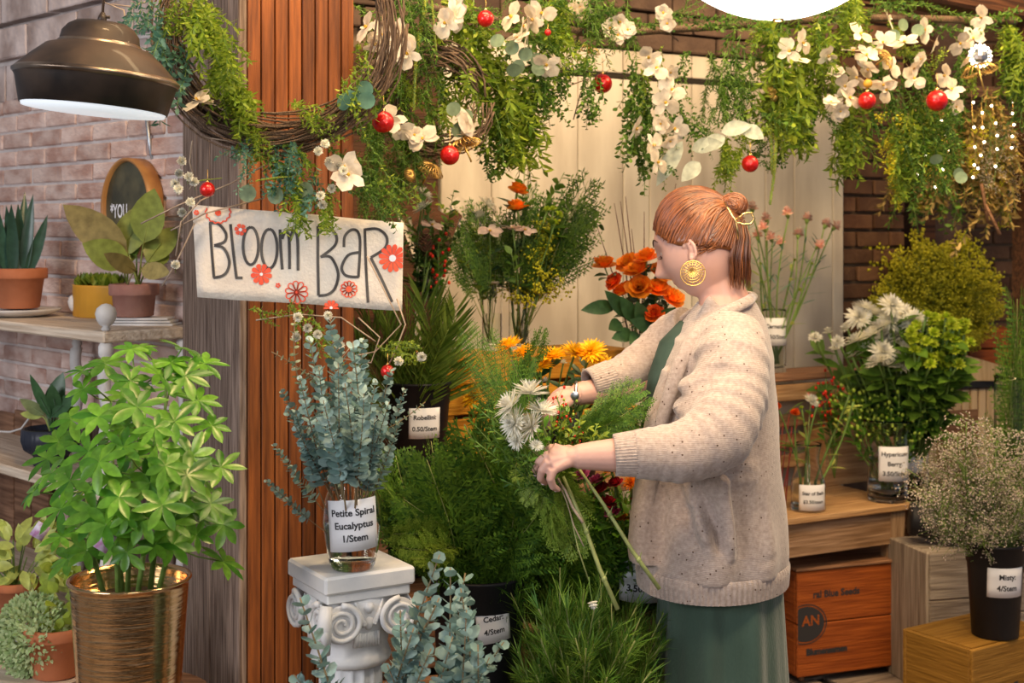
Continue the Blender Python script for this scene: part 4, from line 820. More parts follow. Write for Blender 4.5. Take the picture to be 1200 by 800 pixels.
# cedar bucket
t, b, h, r = bucket('black bucket of cedar with its label, right of the pedestal', 561, 670, 0, 3.08, 112, dict(zc=.235, a0=.36, w=.078, h=.08, lines=['Cedar:', '4/Stem'], size=.017, tilt=.12, lead=1.7), zb=.503)
tp = ell(545, 580, 108, 88, 34, .35, dd=.16)+ell(560, 600, 60, 60, 16, .1, dd=.0)
for x, y, d in tp:
    if y > 638: y = 638-rng.uniform(0, 30)
    bx_ = b+Vector((rng.uniform(-.06, .06), rng.uniform(-.02, .06), .28)); tip = P(x, y, 3.06+max(d, -.04) if y > 600 else 3.02+d)
    if (tip-bx_).length < .2: bx_.z -= .12
    put('cedar_spray', bx_, tip, 'flat dark green cedar spray in the Cedar bucket', 'cedar', 'cedar sprays in the Cedar bucket')
for x, y in ((470, 640), (485, 655), (505, 648), (462, 625)): put('fresh_cedar_spray', P(535, 640, 2.98), P(x, y, 2.88), 'yellow-green cedar tip drooping over left rim of Cedar bucket', 'cedar', 'drooping cedar tips by the pedestal')
# cedar/greens to the right of the bucket
for x, y, k in ((640, 600, 0), (660, 640, 1), (680, 590, 0), (650, 570, 0), (640, 560, 0), (665, 615, 0), (625, 620, 0), (712, 588, 1)):
    put('fresh_cedar_spray' if k else 'cedar_spray', P(665, 760, 3.3), P(x, y, 3.12+.05*k), ['dark green cedar spray between the bucket and the woman', 'bright yellow-green cedar frond below the woman\'s hand'][k], 'cedar', ['dark cedar behind the stems', 'bright cedar fronds below the hand'][k])
# pine bucket at the bottom
t, b, h, r = bucket('black floor bucket holding the pine branches', 690, 0, 0, 2.95, 150, None, zb=0) if False else (None, P(690, 270, 2.95)*Vector((1, 1, 0)).x*0 if False else None, 0, 0)
def floor_bucket(label, px, D, r, h):
    t = thing('floor_bucket', label, 'bucket', on(px, D, .001)); m = M(); lathe(m, [(r*.75, 0), (r*.8, .004), (r, h-.01), (r+.006, h-.008), (r+.006, h), (r-.004, h), (r*.8-.004, .012)], 32); part('body', m, MT['black'], t); return Vector(t.location)
b = floor_bucket('black floor bucket full of pine branches in front', 690, 2.95, .15, .42)
for x, y, d in [(650, 715, .05), (645, 690, .1), (640, 745, 0), (665, 700, -.05), (680, 725, -.1), (700, 712, 0), (715, 735, -.1), (735, 722, 0), (750, 740, -.05), (760, 725, .05), (655, 745, -.12), (690, 750, -.15), (725, 755, -.12), (630, 765, -.1), (610, 778, -.05), (765, 765, -.05), (640, 670, .2), (630, 700, .15), (670, 735, -.1), (708, 690, .1), (745, 705, .1)]:
    bb_ = b+Vector((rng.uniform(-.06, .06), rng.uniform(-.06, .06), .3)); put('pine_branch', bb_, P(x-(8 if x > 725 else 0), y+14, 2.95+d), 'bushy green pine branch rising from the floor bucket', 'pine branch', 'pine branches at the bottom')
# eucalyptus floor bucket in front of pedestal
b = floor_bucket('black floor bucket of eucalyptus before the pedestal', 475, 2.5, .13, .42)
for x, y, d in [(352, 700, -.1), (345, 790, -.1), (372, 770, -.1), (490, 700, .05), (515, 650, 0), (528, 665, .0), (548, 672, .05), (550, 700, 0), (545, 715, -.1), (470, 715, -.05), (485, 735, -.12), (500, 730, -.1), (515, 700, -.1), (590, 752, 0), (530, 745, -.12), (560, 755, -.12), (505, 760, -.15), (455, 780, -.12), (575, 770, -.1), (540, 690, -.05)]:
    if x == 345 and y == 655: x, y = 358, 690
    bb_ = b+Vector((rng.uniform(-.06, .06), rng.uniform(-.05, .05), .36)); put('eucalyptus_branch', bb_, P(x, y, 2.5+d), 'blue-green eucalyptus stem rising from below the frame', 'eucalyptus', 'eucalyptus stems in the floor bucket')
# mixed flowers vase with 3.50 label
t, b, h, r = vase('glass vase of mixed red flowers, 3.50 label half behind skirt', 748, 632, 0, 3.2, 66, None, dict(zc=.175, a0=-.0, w=.105, h=.105, lines=['3.50/Stem'], size=.022, drop=-.02, lead=1.2, tilt=-.05, shiftx=.012), .8, zb=.6215)
for nm, x, y, l_ in (('magenta_bloom', 700, 566, 'pink-magenta bloom just below the woman\'s near hand'), ('crimson_bloom', 722, 568, 'crimson bloom left of the orange daisy'), ('crimson_bloom', 706, 574, 'small crimson bud next to the magenta bloom'), ('orange_daisy', 740, 566, 'orange-yellow daisy touching the cardigan edge'), ('crimson_bloom', 712, 590, 'dark crimson bloom under the cedar frond'), ('magenta_bloom', 718, 604, 'deep pink bloom, lowest of the pink ones'), ('orange_daisy', 732, 608, 'dusky orange bloom lowest by the cardigan'), ('orange_daisy', 718, 552, 'small yellow bloom highest in the mixed vase'), ('magenta_bloom', 684, 556, 'mauve bloom half hidden by the hand'), ('crimson_bloom', 745, 590, 'crimson bloom at the cardigan edge')):
    put(nm, b+Vector((rng.uniform(-.02, .02), rng.uniform(-.02, .02), .03)), P(x, y, 3.1), l_, 'flower', 'mixed red and pink blooms')
for k in range(16): put('cedar_spray', b+Vector((rng.uniform(-.02, .02), 0, .05)), P(rng.uniform(680, 790), rng.uniform(560, 640), 3.5), 'dark fern backing the mixed red flowers', 'fern', 'ferns in the mixed vase')
# yellow mums
t, b, h, r = bucket('black bucket of yellow chrysanthemums hidden behind the bouquet', 655, 492, 0, 3.78, 105, None, zb=.9155)
for x, y, l_ in ((597, 406, 'yellow chrysanthemum nearest to tall glass vases'), (615, 415, 'yellow chrysanthemum second from the left'), (648, 418, 'yellow chrysanthemum in the middle, facing out'), (633, 430, 'orange-yellow chrysanthemum lowest in the middle'), (675, 414, 'largest yellow chrysanthemum right of centre'), (692, 412, 'yellow chrysanthemum half behind the largest'), (706, 428, 'yellow chrysanthemum at far right by the sleeve'), (556, 432, 'yellow chrysanthemum left, behind the fern'), (535, 455, 'yellow chrysanthemum low left by Robellini label'), (556, 465, 'yellow chrysanthemum lowest left')):
    put('yellow_chrysanthemum', b+Vector((rng.uniform(-.03, .03), rng.uniform(-.03, .03), .05)), P(x, y, 3.62 if x > 560 else 3.75), l_, 'chrysanthemum', 'yellow chrysanthemums', bl=1.1)
for x, y in ((660, 426), (700, 430), (685, 436), (640, 446)): put('crimson_bloom' if False else 'white_daisy', b+Vector((0, 0, .03)), P(x, y, 3.66), 'small bud among the yellow chrysanthemums', 'bud', 'buds among yellow flowers')
# roses
ZT = .9155+.325+.0012
t, b, h, r = vase('glass vase holding orange roses left of the woman\'s face', 754, 380, 0, 4.16, 34, None, None, .6, zb=ZT)
rl = [('orange_rose', 709, 314, 'single orange rose standing apart at the left'), ('orange_rose', 758, 306, 'orange rose highest in the middle of the bunch'), ('orange_rose', 748, 322, 'large orange rose in the upper centre'), ('red_orange_rose', 722, 332, 'red-orange rosebud below the single rose'), ('orange_rose', 733, 345, 'orange rose low left of the bunch'), ('orange_rose', 768, 342, 'biggest orange rose near her chin'), ('orange_rose', 774, 322, 'orange rose touching the face outline'), ('red_orange_rose', 768, 370, 'small red-orange bud lowest in the bunch'), ('orange_rose', 785, 352, 'orange rose tucked under her chin'), ('orange_rose', 750, 338, 'orange rose in the centre of the bunch'), ('orange_rose', 738, 312, 'orange rose upper left of the bunch')]
for nm, x, y, l_ in rl:
    o = put(nm, b+Vector((rng.uniform(-.01, .01), rng.uniform(-.01, .01), .02)), P(x, y, 4.02 if x > 740 else 4.1), l_, 'rose', 'orange roses', bl=1.22); 
for k, (x, y, tx, ty) in enumerate(((722, 358, 684, 362), (738, 372, 712, 342), (745, 378, 730, 350), (765, 385, 742, 375), (770, 380, 790, 362), (742, 390, 720, 395), (765, 392, 785, 392), (755, 378, 748, 356), (750, 392, 740, 400), (775, 392, 800, 372), (728, 378, 716, 384))):
    a_, b2 = P(x, y, 4.04), P(tx, ty, 3.98); q = M(); q.inst(leafT((b2-a_).length, 18*4/F, 6, .2, .15), [fr((0, 0, 0), b2-a_, (0, -1, .2))]); tube(q, [Vector((0, 0, 0)), (b+Vector((0, 0, .1))-a_)], .0012, 4); o = part('rose_leaf_sprig', q, MT['dleaf']); o.location = a_; tag(o, 'dark green leaf sprig among the orange roses', 'leaf', 'rose leaves')
for k, (x, y, bx2) in enumerate(((720, 238, 742), (727, 236, 745), (733, 230, 746), (755, 248, 750), (700, 266, 738), (792, 215, 765), (740, 268, 750))): q = M(); a_ = P(bx2, 395, 4.18); e = P(x, y, 4.2); tube(q, [Vector((0, 0, 0)), (e-a_)*.5+Vector((.006, 0, 0)), e-a_], [.003, .0022, .001], 5); o = part('bare_twig', q, MT['dtwig']); o.location = a_; tag(o, 'thin bare dark twig standing up behind the orange roses', 'twig', 'bare twigs behind the roses')
# tall vases with wrapped bouquets on the crate
def cellowrap(label, px, pyb, pyt, D, wb_, wt):
    t = thing('cellophane_wrap', label, 'wrap', P(px, pyb, D)); s = D/F; h = (pyb-pyt)*s; m = M(); n = 24; v = []
    for j in range(7):
        u = j/6
        for k in range(n): a = 2*PI*k/n; rr = (wb_+(wt-wb_)*u**.9)*s/2*(1+.10*sa(5*a+j)*u+.03*sa(11*a)); v.append((rr*ca(a), rr*sa(a)*.6, h*u*(1-.06*sa(3*a)*u)))
    m.add(v, [(j*n+k, j*n+(k+1) % n, (j+1)*n+(k+1) % n, (j+1)*n+k) for j in range(6) for k in range(n)]); part('sheet', m, MT['cello'], t)
    m = M(); lathe(m, [(wb_*s/2+.001, .004), (wb_*s/2+.003, .008), (wb_*s/2+.001, .012)], 20); tube(m, [(.01, -.02, .008), (.05, -.03, -.02), (.06, -.03, -.03)], .0012, 4); part('twine', m, MT['twig'], t)
vdat = [(500, 322, 385, 3.86, 30, ZT-.03), (577, 332, 392, 4.10, 24, ZT), (608, 330, 396, 4.10, 24, ZT)]
names = ['left tall glass vase behind the banner edge', 'tall clear glass cylinder vase, left of the pair on the yellow crate', 'tall clear glass cylinder vase, right of the pair on the yellow crate']
bs_ = []
for (px, yt, yb, D, w_, zb_), l_ in zip(vdat, names):
    if px == 500: zb_ = .9155+.33
    bs_.append(vase(l_, px, yt, 0, D, w_, [(1, 0), (1, 1)], None, .55, zb=zb_))
crate('upright brown box under the left glass vase, behind palm fronds', on(500, 3.92, .9155), (.16, .14, .329), ang, 'crateB', 2, name='wooden_box', cat='box')
def bouq(i, lst):
    t, b, h, r = bs_[i]; b2 = b+Vector((0, 0, h*.6))
    for nm, x, y, d, l_, cat, g_ in lst: put('bouquet_fern' if nm in ('plumosa_fern', 'cedar_spray') else nm, (b2 if 'vine' in nm else b)+Vector((rng.uniform(-.4, .4)*r, rng.uniform(-.4, .4)*r, .02)), P(x, y, b.y+d), l_, cat, g_, wf=.75 if nm in ('plumosa_fern', 'cedar_spray') else 1)
G1 = 'fern in left bouquet'; G2 = 'fern in the wrapped bouquets'
bouq(0, [('small_leaf_vine', x, y, .02, 'leafy green sprig in the bouquet beside banner', 'greenery', G1) for x, y in ((480, 270), (500, 240), (520, 262), (530, 280), (490, 300), (515, 300), (478, 300), (505, 270))]+[('white_chrysanthemum', 494, 228, 0, 'white bloom at the top of the left bouquet', 'flower', None), ('white_chrysanthemum', 496, 244, -.03, 'white bloom second in the left bouquet', 'flower', None), ('white_lily_bloom', 506, 264, -.04, 'blush lily bloom beside pine cone', 'flower', None), ('red_berry_sprig', 515, 282, -.04, 'red berries in the left bouquet', 'berries', None), ('red_berry_sprig', 512, 292, -.05, 'lower red berries in the left bouquet', 'berries', None)])
q = M()
for i in range(60): a = i*2.4; z = i/60; rr = .020*sa(PI*(.12+.8*z))+.003; q.inst(leafT(1, 1, 3, .2, -.3, .6, 1), [fr((rr*.6*ca(a), rr*.6*sa(a), z*.045-.022), (ca(a), sa(a), .5), None, (.010, .012, .01))])
o = part('pine_cone', q, MT['cone']); o.location = P(499, 286, 3.78); tag(o, 'brown pine cone in the bouquet beside the banner', 'pine cone')
bouq(1, [(('plumosa_fern', 'cedar_spray')[(x//5)%2], x, y, rng.uniform(-.05, .05), 'feathery green fern in wrapped bouquet on yellow crate', 'fern', G2) for x, y in ((532, 250), (545, 262), (560, 240), (582, 250), (560, 270), (590, 262), (540, 278), (575, 280))]+[('ruscus_vine', x, y, 0, 'small-leaved green sprig in wrapped bouquet', 'greenery', 'sprigs in the wrapped bouquets') for x, y in ((540, 290), (560, 292), (585, 290), (552, 250))]+[('white_chrysanthemum', 569, 240, -.03, 'white bloom at the top of the middle bouquet', 'flower', None), ('white_lily_bloom', 575, 271, -.07, 'white lily bloom at centre of middle bouquet', 'flower', None), ('white_chrysanthemum', 560, 256, 0, 'white bloom at left of middle bouquet', 'flower', None)])
bouq(2, [('plumosa_fern', x, y, rng.uniform(-.05, .05), 'feathery green fern in wrapped bouquet on yellow crate', 'fern', G2) for x, y in ((622, 222), (640, 238), (690, 212), (672, 238), (688, 245), (610, 245), (650, 265), (640, 280))]+[('goldenrod_plume', x, y, -.02, 'yellow goldenrod in the right wrapped bouquet', 'goldenrod', 'goldenrod in the wrapped bouquet') for x, y in ((640, 258), (632, 270), (645, 285))]+[('green_button_chrysanthemum', x, y, -.05, 'green button bloom in the right wrapped bouquet', 'flower', 'green button blooms in bouquet') for x, y in ((648, 246), (655, 252), (640, 246), (650, 262))]+[('orange_rose', 606, 226, -.02, 'orange iris bloom topmost in the bouquets', 'flower', None), ('orange_rose', 606, 246, -.05, 'second orange bloom below the topmost one', 'flower', None), ('white_lily_bloom', 600, 268, -.08, 'blush white lily bloom beneath orange blooms', 'flower', None), ('white_lily_bloom', 616, 270, -.06, 'blush lily bloom turned right', 'flower', None), ('small_leaf_vine', 700, 250, 0, 'leafy sprig reaching right from the bouquets', 'greenery', None), ('small_leaf_vine', 648, 222, 0, 'leafy sprig rising behind the bouquets', 'greenery', None)])
cellowrap('clear cellophane wrapped round the left bouquet', 504, 332, 250, 3.86, 20, 72); cellowrap('clear cellophane wrapped round the middle bouquet', 577, 334, 236, 4.10, 16, 96); cellowrap('clear cellophane tied round the right bouquet', 610, 334, 255, 4.10, 18, 96)
# ------------------------------------------------------------------ right side : low table
t = thing('low_table', 'low rustic wooden table at right with tapered legs', 'table', on(1052, 4.92, 0), R(28)); TH = .612
for i in range(4): q = M(); box(q, (-.56, .06+.12*i, TH-.012), (1.28, .118, .024), bev=.003); part('top_board', q, MT['table'], t, smooth=False)
q = M(); box(q, (-.54, .035, TH-.085), (1.16, .022, .12), bev=.002); part('apron', q, MT['apron'], t, smooth=False)
q = M(); box(q, (.035, .25, TH-.085), (.022, .40, .12), bev=.002); part('apron', q, MT['crateR'], t, smooth=False)
for x, y in ((.02, .05), (-1.1, .05), (.02, .44), (-1.1, .44)):
    q = M(); v = []
    for z, k in ((0, .015), (TH-.025, .033)): v += [(x+a*k, y+b_*k, z) for a, b_ in ((-1, -1), (1, -1), (1, 1), (-1, 1))]
    q.add(v, [(3, 2, 1, 0), (4, 5, 6, 7)]+[(i, (i+1) % 4, 4+(i+1) % 4, 4+i) for i in range(4)]); part('leg', q, MT['tleg'], t, smooth=False)
# stepped shelf behind the table
t = thing('step_shelf', 'small wooden step shelf standing behind the low table', 'shelf', on(955, 5.33, TH+.001), ang)
q = M(); box(q, (-.12, -.0, .432), (.62, .16, .03), bev=.004); part('top', q, MT['crateB'], t, smooth=False)
q = M(); box(q, (-.12, -.07, .375), (.58, .02, .06), bev=.002); part('apron', q, MT['table'], t, smooth=False)
q = M(); box(q, (-.12, .05, .30), (.58, .015, .09), bev=.002); part('back_slat', q, MT['board'], t, smooth=False)
for z in (.25, .17, .09): q = M(); box(q, (-.12, .045, z), (.58, .015, .05), bev=.002); part('slat', q, MT['table'], t, smooth=False)
for x in (.10, -.36):
    q = M(); box(q, (x, -.04, .208), (.05, .05, .414), bev=.004); part('post', q, MT['tleg'], t, smooth=False)
crate('low amber wooden box on the table behind the carafe vase', on(1000, 5.42, TH+.001), (.42, .12, .22), ang, 'table', 1, name='wooden_box', cat='box')
t, b, h, r = vase('tall glass vase of pink carnations behind her shoulder', 907, 362, 0, 5.22, 28, [(1, 0), (1, 1)], dict(zc=.155, a0=.15, w=.105, h=.105, lines=['Carnations', '.50/Stem'], size=.021, lead=1.9, follow=False), .5, zb=TH+.449)
cn = [(842, 248), (860, 254), (868, 262), (855, 270), (880, 250), (901, 262), (887, 282), (905, 284), (925, 256), (935, 280), (945, 262), (956, 292), (965, 268), (975, 270), (897, 272), (916, 290), (842, 285)]
cw = ['at the far left behind the hair clip', 'left, next to the hair clip', 'left, a little lower than its neighbour', 'left, low beside the ponytail', 'left of the centre, high', 'high in the centre', 'low in the centre left', 'low in the centre', 'highest in the middle right', 'pale one under the highest', 'leaning right, third from right', 'white-pink, lowest on the right', 'leaning right, second from right', 'outermost at right', 'in the middle of the bunch', 'lowest of the middle', 'half behind the ponytail']
for (x, y), l_ in zip(cn, cw): put('pink_carnation', b+Vector((rng.uniform(-.02, .02), rng.uniform(-.02, .02), .03)), P(x, y, 5.16+rng.uniform(-.06, .05)), 'pink carnation '+l_, 'carnation', 'pink carnations', bl=1.55)
for x, y in ((952, 310), (930, 305), (935, 340), (890, 310), (870, 300), (860, 320)): put('pink_carnation' if False else 'lime_bud_sprig', b+Vector((0, 0, .05)), P(x, y, 5.2), 'thin green side shoot among the carnations', 'stem', 'carnation side shoots')
pcar = [(.74, 0), (.8, .02), (.82, .12), (.74, .34), (.5, .62), (.5, .8), (.62, 1)]
pcar = [(1, 0), (1.02, .03), (1.0, .4), (.62, .72), (.66, .86), (.8, 1)]
D_ = 4.83
t, b, h, r = vase('small glass carafe with Star of Bethlehem label on the low table', 947, 519, 0, D_, 40, pcar, dict(zc=.052, a0=.12, w=.105, h=.090, lines=['Star of Beth', '$3.50/stem'], size=.0165, lead=1.8, follow=False), .45, zb=TH+.0015)
for x, y, nm, l_ in ((932, 484, 'tulip_bud', 'red-tipped tulip bud leaning left from the carafe'), (912, 478, 'tulip_bud', 'tulip leaves and bud against the cardigan'), (950, 470, 'spider_chrysanthemum', 'small white star flower in the carafe'), (960, 468, 'lime_bud_sprig', 'green bud stem upright in the carafe'), (995, 462, 'lime_bud_sprig', 'green bud stem leaning right from the carafe'), (1000, 470, 'lime_bud_sprig', 'lower green bud stem leaning right from the carafe'), (940, 478, 'lime_bud_sprig', 'short green bud stem in the carafe')):
    put(nm, b+Vector((rng.uniform(-.01, .01), 0, .02)), P(x, y, 4.8), l_, 'flower')
for x, y in ((918, 492), (928, 500), (935, 490), (925, 486)): q = M(); e = P(x, y, 4.95); a_ = on(917, 4.82, TH+.004) + Vector((rng.uniform(-.02,.02), rng.uniform(.0,.05), 0)); tube(q, [Vector((0, 0, 0)), e-a_], [.0028, .0018], 5); o = part('red_twig', q, MT['rtwig']); o.location = a_; tag(o, 'straight red twig standing between cardigan and carafe', 'twig', 'red twigs')
for x, y in ((960, 450), (968, 444), (974, 455), (962, 462), (980, 450), (972, 466)): put('red_berry_sprig', P(978, 560, 5.05), P(x, y, 5.05), 'red hypericum berries on a stem above the carafe', 'berries', 'red berry stems')
ph = [(.8, 0), (.86, .04), (.86, .2), (.8, .45), (.86, .8), (1.06, 1)]
t, b, h, r = vase('glass vase with Hypericum Berry label on the table', 1040, 490, 0, 5.0, 54, ph, dict(zc=.145, a0=.06, w=.118, h=.125, lines=['Hypericum', 'Berry:', '3.50/Stem'], size=.022, lead=1.6, follow=False), .55, zb=TH+.0015)
S['hyp'] = b
for x, y, d in ell(1042, 470, 70, 22, 18, .1, dd=.04): put('hypericum_sprig', b+Vector((rng.uniform(-.02, .02), 0, .04)), P(x, y-4, 4.99+d), 'stem of green berries in the Hypericum vase', 'berries', 'green hypericum stems')
t, b, h, r = vase('glass vase of white and green flowers behind the berry vase', 1062, 480, 0, 5.22, 52, [(1, 0), (1, 1)], dict(zc=.14, a0=-.1, w=.10, h=.13, lines=[], size=.02, lead=1.6), .55, zb=TH+.0015)
wm = [(957, 400), (975, 393), (992, 388), (1008, 376), (1025, 372), (1040, 380), (1058, 372), (1072, 380), (1080, 392), (985, 405), (1003, 402), (1020, 396), (1038, 398), (1055, 396), (1068, 402), (1015, 412), (1035, 416), (1050, 420), (1042, 432), (1028, 428), (1000, 420), (978, 412), (1060, 412), (1012, 366), (1045, 362), (1035, 388), (1048, 384), (1058, 426)]
for i, (x, y) in enumerate(wm): put('white_chrysanthemum' if x > 1000 else 'white_daisy', b+Vector((rng.uniform(-.02, .02), 0, .03)), P(x+rng.uniform(-3, 3), y-3, 4.94+rng.uniform(-.06, .06)), ('white daisy mum in domed bunch above berries' if x > 1000 else 'small white daisy at left of the domed bunch'), 'chrysanthemum', 'white chrysanthemums' if x > 1000 else 'small white daisies', bl=1.6 if x > 1000 else 2.1)
for x, y, d in ell(1102, 398, 36, 34, 52, .05, dd=.05): put('green_button_chrysanthemum', b+Vector((rng.uniform(.0, .03), .0, .05)), P(x, y, 4.86+d), 'lime green button chrysanthemum right of white bunch', 'chrysanthemum', 'green button chrysanthemums', bl=1.7)
# crates and Misty bucket
t = crate('red-orange wooden crate with stencilled lettering under the low table', on(975, 5.05, .03), (.52, .36, .37), R(20), 'crateR', 2, gap=.004, th=.016)
for sx in (-1, 1):
    for sy in (-1, 1): q = M(); ball(q, (sx*.22, sy*.14, -.0165), .0125, n=10); part('castor', q, MT['crateB'], t)
q = M(); box(q, (0, 0, .379), (.535, .375, .012), bev=.003); part('top_board', q, MT['crateB'], t, smooth=False)
ft = Matrix.Translation((.03, -.1815, 0))@Matrix.Rotation(R(90), 4, 'X')
flat_text(t, 'ral Blue Seeds', .034, Matrix.Translation((-.13, 0, .285))@ft, MT['ink'], .001); flat_text(t, 'Blumensamen', .030, Matrix.Translation((-.17, 0, .085))@ft, MT['ink'], .002)
q = M(); n = 32
for r1, r2, e in ((0, 1, .0), (1.08, 1.14, 0)):
    if r1 == 0: q.add([(max(-.258, -.225+.075*ca(2*PI*k/n)), -.1812, .185+.062*sa(2*PI*k/n)) for k in range(n)], [tuple(range(n))])
    else: q.add([(max(-.259, -.225+.075*rr*ca(2*PI*k/n)), -.1812, .185+.062*rr*sa(2*PI*k/n)) for rr in (r1, r2) for k in range(n)], [(k, (k+1) % n, n+(k+1) % n, n+k) for k in range(n)])
part('oval_emblem', q, MT['ink'], t, smooth=False); flat_text(t, 'AN', .05, Matrix.Translation((-.235, -.0005, .195))@ft, MT['crateR'], .001)
t = thing('grey_board_box', 'weathered grey wooden box standing on end beside the table', 'box', on(1108, 4.86, 0), R(14))
for i, zz in enumerate((.08, .245, .41)): q = M(); box(q, (0, -.13, zz), (.29, .018, .160), bev=.003); part('board', q, MT['crateG'], t, smooth=False)
for sx in (-1, 1): q = M(); box(q, (sx*.145, 0, .245), (.018, .26, .49), bev=.003); part('side_panel', q, MT['crateGz'], t, smooth=False)
q = M(); box(q, (0, 0, .481), (.27, .25, .016), bev=.003); part('top', q, MT['crateG'], t, smooth=False)
crate('second grey box at the right edge behind the Misty bucket', on(1215, 4.75, 0), (.26, .24, .47), R(10), 'crateG', 3, name='grey_board_box', cat='box', gap=.003)
ZC = .385
t = crate('ochre wooden crate with hand hole and mirrored letters, right corner', on(1140, 3.95, 0)+Vector((.19*.839-.13*.545, .19*.545+.13*.839, 0)), (.38, .26, ZC), R(33), 'crateY', 2, gap=.004, th=.014)
q = M(); box(q, (-.1906, -.0, .155), (.0012, .07, .032), bev=.0005); part('hand_hole_shade', q, MT['dark'], t, smooth=False)  # no hole is cut; a dark plate paints in its shaded inside
fy = Matrix.Translation((-.02, -.1308, .24))@Matrix.Rotation(R(90), 4, 'X')@Matrix.Scale(-1, 4, (1, 0, 0)); flat_text(t, 'R E', .055, fy, MT['ink'], .001); flat_text(t, '9 4', .055, Matrix.Translation((0, 0, -.12))@fy, MT['ink'], .001)
t, b, h, r = bucket('tall black bucket of misty stems with Misty label, on ochre crate', 1166, 634, 0, 4.1, 66, dict(zc=.175, a0=.13, w=.118, h=.088, lines=['Misty:', '4/Stem'], size=.022, lead=1.5), zb=ZC+.001)
for x, y, d in ell(1148, 560, 92, 72, 44, .15, dd=.18)+ell(1150, 585, 50, 50, 12, .0, dd=.0): 
    y = min(y, 622); put('misty_spray', b+Vector((rng.uniform(-.05, .05), rng.uniform(-.04, .04), .22)), P(x, y, 4.08+d), 'wispy stem with tiny pale flowers in the Misty bucket', 'misty', 'misty stems')
t = thing('tipped_bucket', 'empty black bucket lying tipped on the grey box', 'bucket', on(1100, 4.83, .492+.078)); t.rotation_euler = (0, R(96), R(-8))
m = M(); lathe(m, [(.055, -.10), (.058, -.095), (.074, .11), (.078, .11), (.078, .12), (.070, .12), (.054, -.08)], 32); part('body', m, MT['black'], t)
# behind: cream slatted rack, goldenrod, tall green vase at the right edge
t = thing('slatted_rack', 'cream slatted wooden rack with black rim in the background at right', 'rack', on(1150, 5.75, 0), R(20)); zt = .955
for i in range(13): q = M(); box(q, (-.25+.042*i, 0, zt-.20), (.036, .012, .36), bev=.003); part('slat', q, MT['cream'], t, smooth=False)
q = M(); box(q, (0, .05, zt), (.60, .14, .03), bev=.003); part('rim', q, MT['black'], t, smooth=False)
for x in (-.29, .29): q = M(); box(q, (x, .02, zt/2-.01), (.04, .04, zt-.03)); part('leg', q, MT['black'], t, smooth=False)
q = M(); box(q, (0, .27, .55), (.64, .28, .9), bev=.01); part('cabinet', q, MT['crateB'], t, smooth=False)
crate('brown wooden box on the background rack behind the lime flowers', on(1158, 6.1, 1.0015), (.36, .2, .16), R(20), 'crateR', 2, name='wooden_box', cat='box')
q = M(); v = [(-.13, 0, 0), (.12, 0, 0), (.14, .0, .045), (-.08, 0, .11), (-.13, .05, 0), (.12, .05, 0), (.14, .05, .045), (-.08, .05, .11)]; q.add(v, [(0, 1, 2, 3), (7, 6, 5, 4), (0, 4, 5, 1), (1, 5, 6, 2), (2, 6, 7, 3), (3, 7, 4, 0)]); o = part('cream_cloth_bag', q, MT['cream'], smooth=False); o.location = on(1152, 5.72, zt+.016); tag(o, 'folded cream cloth leaning on the background rack', 'cloth')
t, b, h, r = bucket('dark bucket of goldenrod at the back right', 1100, 400, 0, 5.95, 70, None, zb=1.0)  if False else bucket('dark bucket of goldenrod at the back right', 1100, 430, 0, 5.8, 66, None, zb=.98)
for x, y, d in ell(1100, 350, 82, 66, 60, .2, dd=.2)+[(1020, 290, 0), (1075, 275, 0), (1125, 278, 0), (1140, 285, 0), (1165, 320, 0), (1015, 320, .1), (1030, 350, 0)]: put('goldenrod_plume', b+Vector((rng.uniform(-.05, .05), rng.uniform(-.04, .04), .1)), P(x, min(y, 405), 5.72+d), 'arching yellow-green goldenrod plume at the back right', 'goldenrod', 'goldenrod plumes')
t = thing('plinth_box', 'dark wooden plinth under the goldenrod bucket', 'plinth', on(1100, 5.82, 0), R(20)); q = M(); box(q, (0, 0, .489), (.26, .24, .978), bev=.005); part('body', q, MT['crateB'], t, smooth=False); q = M(); box(q, (0, -.124, .7), (.2, .008, .3), bev=.002); part('panel', q, MT['crateB'], t, smooth=False)
t, b, h, r = vase('tall glass vase of dark greenery cut by the right edge', 1186, 440, 0, 4.55, 40, [(1, 0), (1, 1)], dict(zc=.20, a0=.35, w=.07, h=.08, lines=[], size=.018), .6, zb=.475)
for x, y in ((1192, 350), (1198, 365), (1204, 350), (1196, 400), (1190, 390)): put('plumosa_fern', b+Vector((0, 0, .04)), P(x, y, 4.5), 'dark feathery greenery in the vase at the right edge', 'greenery', 'greens at the right edge', wf=.4)
# ------------------------------------------------------------------ woman
def ray(px, py, D): return P(px, py, D)
pers = thing('person', 'woman with auburn hair in oatmeal cardigan and green skirt arranging flowers', 'person', (P(845, 270, 3.0).x, 3.0, 0))
O = Vector(pers.location)
def Q(px, py, D): return P(px, py, D)-O
yaw = R(17); f_ = Vector((-ca(yaw), sa(yaw), 0)); s_l = Vector((-sa(yaw), -ca(yaw), 0))   # forward, her left (towards camera)
def loft(m, rings, n=32, cap=True, axis=None, mat=0):
    """rings: (centre, a, b, ufwd, uside, fn)"""
    v = []
    for c, a, b, u, w_, fn in rings:
        for k in range(n):
            th = 2*PI*k/n; x, y = ca(th), sa(th); g = fn(th) if fn else 1
            v.append(Vector(c)+u*(a*x*g)+w_*(b*y*g))
    f = [(i*n+k, i*n+(k+1) % n, (i+1)*n+(k+1) % n, (i+1)*n+k) for i in range(len(rings)-1) for k in range(n)]
    if cap: f += [tuple(range(n))[::-1], tuple((len(rings)-1)*n+k for k in range(n))]
    m.add([tuple(x) for x in v], f, mat)
